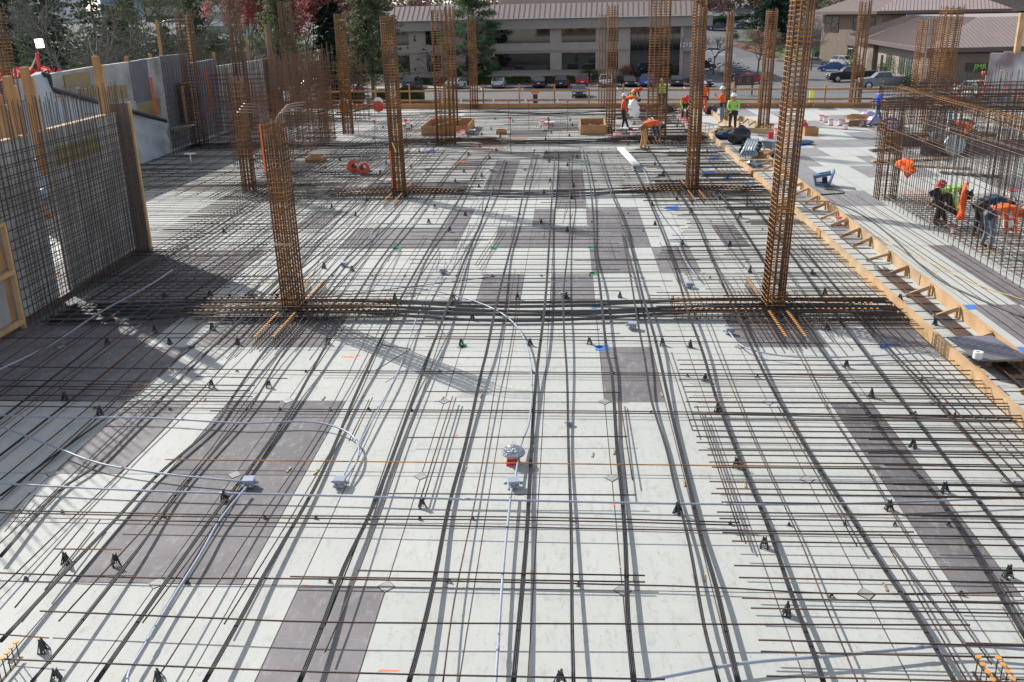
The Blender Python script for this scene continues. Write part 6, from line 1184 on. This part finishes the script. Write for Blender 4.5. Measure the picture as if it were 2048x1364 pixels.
a_ = gat(1740, 142); b_ = gat(1862, 178); c_ = b_+Vector((44, 5, 0))
corn = [(a_.x, a_.y), (b_.x, b_.y), (c_.x, c_.y), (c_.x+4, c_.y+40), (a_.x+4, a_.y+22)]
t1, cs, ro_ = hip_building('low_office', 'low tan building with a wide brown seamed roof and a green lettered sign', corn, GZ, 4.3, 1.6, 3.4, 'stucco2', inset=7)
L1 = (cs[1]-cs[0]).length
windows(t1, cs[0], cs[1], [(L1*.2, L1*.23, .4, 2.8), (L1*.3, L1*.38, .9, 3.1), (L1*.52, L1*.6, .9, 3.1), (L1*.63, L1*.71, .9, 3.1)])
for f0, f1 in ((-.01, .1), (.88, 1.01)): mb = MB(); u = (cs[1]-cs[0]); mb.bar(cs[0]+u*f0+Vector((-.3, -.5, 2.1)), cs[0]+u*f1+Vector((-.3, -.5, 2.1)), .9, 4.2); mb.obj('block_pier', 'block', t1)
mb = MB(); u = (cs[2]-cs[1]); mb.bar(cs[1]+u*.0+Vector((0, -.3, 2.1)), cs[1]+u*.27+Vector((0, -.3, 2.1)), .6, 4.2); mb.obj('block_wall', 'block', t1)
windows(t1, cs[1], cs[2], [(13, 19, .2, 2.6), (22, 28, .2, 2.6)], 'glass')
q = onY(1950, 133, b_.y+.5); mb = MB(); mb.box((0, 0, 0), (2.7, .2, .95)); o = mb.obj('shop_sign', 'frame', t1, loc=Vector((q.x-corn[0][0], b_.y+(q.x-b_.x)*5/44-.85-corn[0][1], q.z-GZ))); tx = ob('lettering', text_mesh('JMR', .95, .03, 'lime'), o, (.3, -.13, 0)); tx.rotation_euler = (math.pi/2, 0, 0)
def far_pt(px, Y): p = onY(px, 100, Y); return (p.x, Y)
A_ = far_pt(1632, 196); B_ = far_pt(1738, 190); C_ = far_pt(1900, 186); 
t2, cs, ro_ = hip_building('two_storey_office', 'tan two-storey building with brown seamed roof behind the low one', [far_pt(1640, 200), far_pt(1758, 182), far_pt(1990, 176), far_pt(2080, 230), far_pt(1660, 240)], GZ, 8.4, 2.0, 2.6, 'block', inset=6)
L0, L1 = (cs[1]-cs[0]).length, (cs[2]-cs[1]).length
windows(t2, cs[0], cs[1], [(L0*.05, L0*.3, 5.3, 8.2), (L0*.55, L0*.9, 5.6, 8.0), (L0*.5, L0*.9, .2, 3.2)], 'glass'); mb = MB(); u = cs[1]-cs[0]; mb.bar(cs[0]+u*.45+Vector((0, -.3, 4.2)), cs[0]+u*.98+Vector((0, -.3, 4.2)), .5, 2.6); mb.obj('balcony_wall', 'brown2', t2)
windows(t2, cs[1], cs[2], [(L1*.13, L1*.19, 5.2, 7.2), (L1*.3, L1*.42, 5.4, 7.2), (L1*.6, L1*.64, 5.4, 7.2), (L1*.75, L1*.8, 5.4, 7.2)], 'glass')
t3, cs, ro_ = hip_building('end_pavilion', 'far tan wing with paler brown roof at the top right corner', [far_pt(1950, 196), far_pt(2090, 186), far_pt(2160, 230), far_pt(1970, 240)], GZ, 6.6, 1.6, 2.2, 'brown2', inset=5)
L0 = (cs[1]-cs[0]).length; windows(t3, cs[0], cs[1], [(L0*.12, L0*.24, 4.4, 6.2), (L0*.4, L0*.5, 4.4, 6.2), (L0*.6, L0*.66, 4.4, 6.2)], 'glass')
# far buildings behind the left trees
def tower(label, px0, px1, Y, z1, m, wm, rows, bands_=True):
    a_, b_ = far_pt(px0, Y), far_pt(px1, Y); t_ = thing('far_building', label, 'building', (a_[0], Y, GZ)); w_ = b_[0]-a_[0]; mb = MB(); mb.box((w_/2, 10, (z1-GZ)/2), (w_, 20, z1-GZ)); mb.obj('wall', m, t_)
    for k in range(rows): z = (z1-GZ)*(k+.35)/rows; mb = MB(); mb.box((w_/2, -.05, z), (w_*.94, .2, (z1-GZ)/rows*.5)); mb.obj('window_band', wm, t_)
tower('pale office behind the bare trees at the top left', -40, 130, 330, 30, 'plate', 'glass2', 8); tower('blue glass office far behind the fir trees', 215, 290, 380, 40, 'car_steel', 'glass2', 10); tower('white and glass office behind the plum trees', 395, 500, 230, 11.5, 'plate', 'glass2', 5); tower('pale building between the firs at left', 300, 380, 300, 22, 'olive', 'glass2', 5)
# ================================================================ TREES AND PLANTS
def leafblob(mb, c, r, n, size, rnd, mi=0, flat=1.0):
    for k in range(n):
        d = Vector((rnd.gauss(0, 1), rnd.gauss(0, 1), rnd.gauss(0, 1)*flat)); d.normalize(); p = Vector(c)+Vector((d.x*r, d.y*r, d.z*r*flat))*(rnd.random()**.4)
        a_ = Vector((rnd.uniform(-1, 1), rnd.uniform(-1, 1), rnd.uniform(-1, 1))).normalized()*size*rnd.uniform(.6, 1.3); b_ = a_.orthogonal().normalized()*size*rnd.uniform(.4, .9)
        mb.add([p-a_*.5, p+b_*.5, p+a_*.5, p-b_*.5], [(0, 1, 2, 3)], mi)
def conifer(px, Y, ztop, wid, label, m='fir', seed=0, leaf=.34, dens=1.0, zbase=None, lowest=.12, group=None, name='fir_tree', tilt=0):
    rnd = random.Random(seed); q = onY(px, 100, Y); z0 = gz(q.x, Y) if zbase is None else zbase; Hh = ztop-z0; t_ = thing(name, label, 'tree', (q.x, Y, z0)); mb = MB(); mb.tube([(0, 0, 0), (.1, 0, Hh*.5), (0, 0, Hh*.97)], [wid*.06, wid*.035, .04], 8); mb.obj('trunk', 'bark', t_)
    mb = MB(); z = Hh*lowest
    while z < Hh*.99:
        f = 1-(z/Hh); R_ = wid*(f**.75)*rnd.uniform(.7, 1.1)+.2; nb = max(4, int(6*dens))
        for k in range(nb):
            a = rnd.uniform(0, 6.28); L_ = R_*rnd.uniform(.6, 1.1); droop = rnd.uniform(.08, .3); d = Vector((math.cos(a), math.sin(a), 0)); steps = max(3, int(L_/.7))
            for j in range(1, steps+1):
                c = d*(L_*j/steps)+Vector((0, 0, z-droop*L_*(j/steps)**1.5)); leafblob(mb, c, .25+.22*L_*(1-j/steps*.5)*.6, int(9*dens), leaf, rnd, flat=.5)
        z += rnd.uniform(.35, .6)*max(.6, Hh/26)
    mb.obj('foliage', m, t_); return t_
def bare(px, Y, ztop, spread, label, m='barkgrey', seed=0, leafm=None, nleaf=0, leafs=.2, zb=None, lev=5, name='bare_tree', r0=.2, low=.25, cat='tree', wts=None):
    rnd = random.Random(seed); q = onY(px, 100, Y); z0 = gz(q.x, Y) if zb is None else zb; Hh = ztop-z0; t_ = thing(name, label, cat, (q.x, Y, z0)); mb = MB(); lf = MB(); tips = []
    mb.tube([(0, 0, 0), (.1, 0, Hh*low)], [r0, r0*.8], 7); tr = mb.obj('trunk', 'bark', t_); mb = MB()
    def grow(p, d, L_, r, k):
        q_ = p+d*L_; md = p+d*L_*.5+Vector((rnd.uniform(-1, 1), rnd.uniform(-1, 1), rnd.uniform(-1, 1)))*L_*.06; mb.tube([p, md, q_], [r, r*.85, r*.65], 4 if k < lev-1 else 3, cap=False)
        if k <= 1:
            tips.append(q_)
            if k == 0: return
        for _ in range(rnd.choice((2, 3, 3)) if k > 1 else 3):
            dd = (d+Vector((rnd.gauss(0, .5)*spread, rnd.gauss(0, .5)*spread, rnd.gauss(.05, .3)))).normalized(); grow(p.lerp(q_, rnd.uniform(.45, 1)), dd, L_*rnd.uniform(.6, .85), max(.012, r*.6), k-1)
    for _ in range(4): grow(Vector((.1, 0, Hh*low*rnd.uniform(.8, 1.0))), Vector((rnd.gauss(0, .4)*spread, rnd.gauss(0, .4)*spread, 1)).normalized(), Hh*(1-low)*.36, r0*.55, lev)
    mb.obj('branches', m, t_)
    if leafm:
        for _ in range(nleaf): c = rnd.choice(tips); leafblob(lf, c, .5, 4, leafs, rnd)
        lf.obj('foliage', leafm, t_)
    return t_
conifer(18, 118, 16, 4.2, 'dark fir at the left edge of the picture', seed=1); conifer(98, 108, 19, 5.2, 'big dark fir with dense drooping boughs behind the flood light', seed=2, dens=1.4); conifer(60, 140, 14, 4, 'smaller dark fir left of the big one', seed=41); conifer(195, 125, 17, 4.6, 'dark fir right of the white-barked bare tree', seed=3); conifer(262, 140, 12.5, 4, 'short dark fir in front of the blue office', seed=4); conifer(395, 135, 13, 4, 'dark fir in front of the white office', seed=5)
conifer(238, 112, 7, 4.5, 'low dark bushy conifer beneath the bare trees', seed=42); conifer(330, 118, 5, 5.2, 'low dark conifer behind the dark wall panel', seed=43, m='fir'); conifer(430, 120, 4, 5, 'low dark conifer behind the timber posts', seed=44)
conifer(556, 100, 12, 4.4, 'light green spruce between the two plum trees', 'fir2', seed=6, leaf=.3, dens=1.2); conifer(660, 118, 16, 2.4, 'slim dark cypress left of the big fir', 'cypress', seed=7, lowest=.03, dens=1.5, name='cypress_tree'); conifer(742, 106, 16, 5.2, 'tall grey-green fir left of the grey office', 'fir2', seed=8, dens=1.3, lowest=.22, leaf=.36); conifer(712, 126, 15, 4.6, 'dark fir between the cypress and the tall grey-green fir', 'fir', seed=45)
conifer(1553, 232, 22, 8, 'dark green fir in front of the two-storey tan building', 'cypress', seed=9, leaf=.55, lowest=.05); conifer(1540, 250, 22, 6, 'bushy evergreen at the top, left of the tan building', 'pine', seed=46, leaf=.5)
for i, (x, Y, zt_, w_) in enumerate(((2030, 320, 26, 8), (2060, 350, 30, 9), (1900, 360, 27, 9), (1950, 380, 30, 10), (1400, 380, 28, 8), (1385, 300, 15, 6))): conifer(x, Y, zt_, w_, ['fir at the top right corner', 'second fir cut by the right edge', 'far fir above the tan roof', 'far broad fir above the tan roof', 'far fir above the end of the grey office roof', 'dark fir at the corner of the grey office'][i], seed=60+i, leaf=.8)
# big pine in front of the office
rnd = random.Random(11); q = gat(948, 168); t_ = thing('pine_tree', 'broad green pine covering part of the grey office', 'tree', q); mb = MB(); mb.tube([(0, 0, 0), (.2, 0, 6), (0, 0, 13)], [.28, .2, .08], 8); mb.obj('trunk', 'bark', t_); mb = MB(); bb = MB()
for k in range(120):
    z = rnd.uniform(1.2, 15); R_ = 4.6*min(1, (z+2.2)/5)*(1 if z < 8 else max(.25, 1-(z-8)/9)); a = rnd.uniform(0, 6.28); r_ = R_*rnd.uniform(.45, 1.08); c = Vector((math.cos(a)*r_, math.sin(a)*r_*.9, z)); bb.tube([(0, 0, z-1), c], [.06, .02], 4); leafblob(mb, c, rnd.uniform(.6, 1.3), 230, .24, rnd, flat=.6)
bb.obj('branches', 'bark', t_); mb.obj('foliage', 'pine', t_)
bare(160, 72, 11, 1.1, 'white-barked bare tree with upswept branches', seed=12, r0=.16, lev=5, low=.2); bare(330, 84, 9, 1.7, 'wide grey bare tree behind the dark wall panel', 'barkolive', seed=13, r0=.2, lev=6); bare(270, 88, 7.5, 1.5, 'tangled bare tree left of the first far cage', 'barkgrey', seed=14, lev=6, r0=.2); bare(415, 88, 8, 1.7, 'tangled bare tree between the timber posts', 'barkolive', seed=15, lev=6, r0=.2); bare(215, 82, 5, 1.5, 'low bare tree above the panel wall', 'barkolive', seed=16, lev=6, r0=.16); bare(460, 95, 5, 1.6, 'low bare tree at the foot of the plum tree', 'barkgrey', seed=17, lev=5); bare(350, 95, 13, 1.2, 'tall olive-budded bare tree behind the street lamp', 'barkolive', seed=18, leafm='olive', nleaf=500, leafs=.16, lev=6, r0=.25)
bare(498, 118, 12, .8, 'left plum tree with red-purple leaves', 'bark', seed=19, leafm='plum', nleaf=3600, leafs=.3, lev=6, low=.12, name='plum_tree'); bare(612, 116, 12.5, .8, 'right plum tree with red-purple leaves, behind the spruce', 'bark', seed=20, leafm='plum', nleaf=4200, leafs=.3, lev=6, low=.12, name='plum_tree')
bare(866, 125, 2.4, 1.0, 'slender bare sapling in the office car park', 'barkgrey', seed=21, lev=4, r0=.09); bare(1518, 150, 3.2, 1.5, 'small oak with dry brown leaves in the middle of the car park', 'barkgrey', seed=22, leafm='oak', nleaf=330, leafs=.2, lev=6, r0=.14, low=.35, name='oak_tree'); bare(1429, 160, 2.4, 1.3, 'small dark bare tree beside the long cages', 'bark', seed=23, lev=5, r0=.12, low=.4); bare(1625, 165, 5.6, 1.1, 'bare tree with a few orange leaves at the tan building', 'barkgrey', seed=24, leafm='oak', nleaf=70, leafs=.25, lev=5, r0=.14)
for i, (x, Y, z) in enumerate(((1452, 240, 16), (1505, 250, 16), (1420, 290, 19), (1475, 300, 20), (1530, 310, 20))): bare(x, Y, z, 1.3, ['mauve-twigged tree over the upper street, left one', 'mauve-twigged tree over the upper street, right one', 'far mauve tree, leftmost above the street', 'far mauve tree, middle one', 'far mauve tree, rightmost'][i], 'bark', seed=30+i, leafm='plum2', nleaf=1100, leafs=.5, lev=5, name='cherry_tree', r0=.3)
mb = MB(); rnd = random.Random(77)
for k in range(560): x = rnd.uniform(-110, 130); leafblob(mb, (x, 300+rnd.uniform(-15, 15), 2+rnd.uniform(0, 11.5)), 4.5, 55, 1.2, rnd, mi=rnd.choice((0, 0, 1)))
tag(mb.obj('distant_trees', ['plum2', 'olive']), 'hazy belt of pinkish-brown trees far behind the buildings', 'trees', kind='stuff')
mb = MB()
for k in range(300): x = rnd.uniform(-150, -22); leafblob(mb, (x, 165+rnd.uniform(-10, 10), GZ+rnd.uniform(0, 7)), 3, 50, .7, rnd, mi=rnd.choice((0, 0, 1)))
tag(mb.obj('undergrowth', ['fir', 'olive']), 'dark undergrowth behind the firs at left', 'undergrowth', kind='stuff')
mb = MB()
for k in range(420): x = rnd.uniform(80, 260); leafblob(mb, (x, 420+rnd.uniform(-20, 20), 2+rnd.uniform(0, 34)), 7, 34, 2.0, rnd, mi=rnd.choice((0, 1, 1)))
tag(mb.obj('hillside_wood', ['fir', 'olive']), 'grey-green wooded slope behind the tan roofs at the top right', 'trees', kind='stuff')
def shrub(px, py, w_, h_, label, m='shrub', cat='shrub', n=420, name='shrub', dep=None):
    p = gat(px, py); rnd = random.Random(int(px*7+py)); mb = MB()
    for k in range(9): a = rnd.uniform(0, 6.28); r_ = rnd.uniform(0, .6); leafblob(mb, (math.cos(a)*w_*.5*r_, math.sin(a)*w_*.4*r_, h_*rnd.uniform(.3, .65)), min(w_, h_)*.42, n//5, .2, rnd)
    o = mb.obj(name, m, loc=p); tag(o, label, cat); return o
def hedge(x0, y0, x1, y1, h_, th, label, m='hedge'):
    a_, b_ = gat(x0, y0), gat(x1, y1); rnd = random.Random(int(x0)); mb = MB(); d = b_-a_; L_ = d.length; u = d.normalized(); v = Vector((-u.y, u.x, 0)); mb.bar(Vector((0, 0, h_*.47)), d+Vector((0, 0, h_*.47)), th*.8, h_*.9)
    for k in range(int(L_*h_*42)): p = u*rnd.uniform(0, L_)+v*rnd.choice((-.5, rnd.uniform(-.5, .5)))*th+Vector((0, 0, rnd.choice((h_, rnd.uniform(0, h_))))); s_ = .13; a2 = Vector((rnd.uniform(-1, 1), rnd.uniform(-1, 1), rnd.uniform(-1, 1))).normalized()*s_; b2 = a2.orthogonal(); mb.add([p-a2, p+b2, p+a2, p-b2], [(0, 1, 2, 3)])
    o = mb.obj('hedge', m, loc=a_); tag(o, label, 'hedge'); return o
hedge(805, 170, 900, 169, 1.0, 1.0, 'clipped hedge under the left office windows'); hedge(955, 168, 1062, 167, 1.0, 1.0, 'clipped hedge under the middle office windows'); hedge(1085, 167, 1150, 166, 1.0, 1.0, 'clipped hedge behind the two black cars'); hedge(795, 204, 848, 203, 1.7, 2.0, 'square green hedge right of the widest left cage, on the near side'); hedge(700, 206, 726, 206, 1.3, 1.8, 'small square hedge beside the big fir trunk'); hedge(757, 204, 772, 204, 1.4, 1.8, 'short hedge at the foot of the second left cage')
hedge(618, 152, 668, 151, 2.6, 2.0, 'bright crimson hedge by the champagne coupe', 'crim'); hedge(1385, 55, 1525, 41, 1.8, 2.0, 'long hedge along the upper street')
shrub(1496, 76, 5.5, 3.2, 'large pale green rounded shrub beside the ramp'); shrub(1470, 82, 2, 2.2, 'small dark shrub left of the pale one', 'hedge'); shrub(1176, 160, 3, 2.2, 'reddish-green shrub behind the red car', 'hedge'); shrub(1190, 162, 3, 1.8, 'green shrub right of the reddish one', 'hedge'); shrub(1254, 158, 3, 2.2, 'brownish bush at the office door', 'oak'); shrub(1340, 158, 3, 2.2, 'dark bush in front of the tall office glass', 'hedge')
for i, (x, y, w_, h_) in enumerate(((1710, 137, 5, 3.2), (1752, 142, 4, 2.8), (1786, 155, 4.5, 3.4), (1815, 160, 5, 3.6), (1838, 168, 5, 3.4), (1770, 151, 3, 2.2), (1822, 178, 4, 2), (1633, 112, 3, 2.4), (1700, 105, 3, 2.2))): shrub(x, y, w_, h_, ['yellow-green shrub left of the low tan building', 'rounded shrub at the block pier', 'tall shrub below the first office window', 'largest shrub at the low tan building', 'shrub nearest the left one of two cages', 'small dark shrub between two larger ones', 'low spreading shrub at the kerb', 'shrub by the two-storey building corner', 'shrub behind the dark pickups'][i], 'shrub' if i != 5 and i != 6 else 'hedge')
for i, (x0, y0, x1, y1) in enumerate(((1503, 76, 1560, 88), (1515, 67, 1570, 76))):
    a_, b_ = gat(x0, y0), gat(x1, y1); c = a_.copy(); mb = MB(); mb.bar(a_-c+Vector((0, 0, .6)), b_-c+Vector((0, 0, 1.8)), .4, 1.6); tag(mb.obj('ramp_wall', 'stucco2', loc=c), ['near', 'far'][i]+' low tan wall stepping beside the pale green shrub', 'wall')
# street lamps and signs
def lamp(px, py, Y, zt_, label, reach=2.2, m='galv', dirx=1, head='plate'):
    q = onY(px, py, Y); t_ = thing('street_lamp', label, 'street lamp', (q.x, Y, GZ)); hh = zt_-GZ; mb = MB(); mb.tube(spline([(0, 0, 0), (0, 0, hh*.85), (dirx*reach*.25, 0, hh*.97), (dirx*reach, 0, hh)], 4), .09, 6); mb.obj('pole', m, t_, smooth=True); mb = MB(); mb.box((dirx*(reach+.3), 0, hh), (.9, .3, .14)); mb.obj('lamp_head', head, t_)
lamp(314, 60, 96, onY(330, 39, 96).z, 'grey curved street lamp above the dark wall panel'); lamp(1857, 60, 120, onY(1840, 30, 120).z, 'curved street lamp with a blue head right of the rusty cages', reach=2.0, dirx=-1, head='steelblue'); lamp(2036, 60, 120, onY(2040, 45, 120).z, 'dark lamp post behind the concrete wall timbers', m='frame')
p = gat(1188, 162); mb = MB(); mb.box((0, 0, .6), (1.1, .1, 1.2)); mb.box((0, -.06, .3), (.9, .02, .4), mi=1); tag(mb.obj('entry_sign', ['plate', 'steelblue'], loc=p), 'small white and blue sign by the shrubs at the office', 'sign')
p = at(1487, 190, GZ); t_ = thing('street_sign', 'dark red-brown street sign board with two pale marks behind the guard rail', 'sign', (p.x, p.y, GZ)); mb = MB(); mb.box((0, 0, 1.75), (2.5, .2, 1.15)); mb.obj('board', 'signbrown', t_); mb = MB()
for x_ in (-.7, .35): mb.box((x_, -.11, 1.75), (.1, .02, .6)); mb.box((x_+.2, -.11, 2.02), (.4, .02, .09)); mb.box((x_+.17, -.11, 1.77), (.3, .02, .08)); mb.box((x_+.2, -.11, 1.5), (.4, .02, .09))
mb.obj('lettering', 'mauvemark' if 'mauvemark' in M else 'greyc', t_)
for x_ in (-1.0, 1.0): mb = MB(); mb.box((x_, 0, .6), (.14, .2, 1.2)); mb.obj('leg', 'frame', t_)
p = at(1071, 222, GZ); t_ = thing('message_stand', 'black post with an orange top behind the guard rail', 'post', (p.x, p.y, GZ)); mb = MB(); mb.box((0, 0, .9), (.5, .3, 1.8)); mb.obj('post_body', 'frame', t_); mb = MB(); mb.box((0, 0, 2.0), (.9, .3, .25)); mb.obj('orange_top', 'capo', t_)
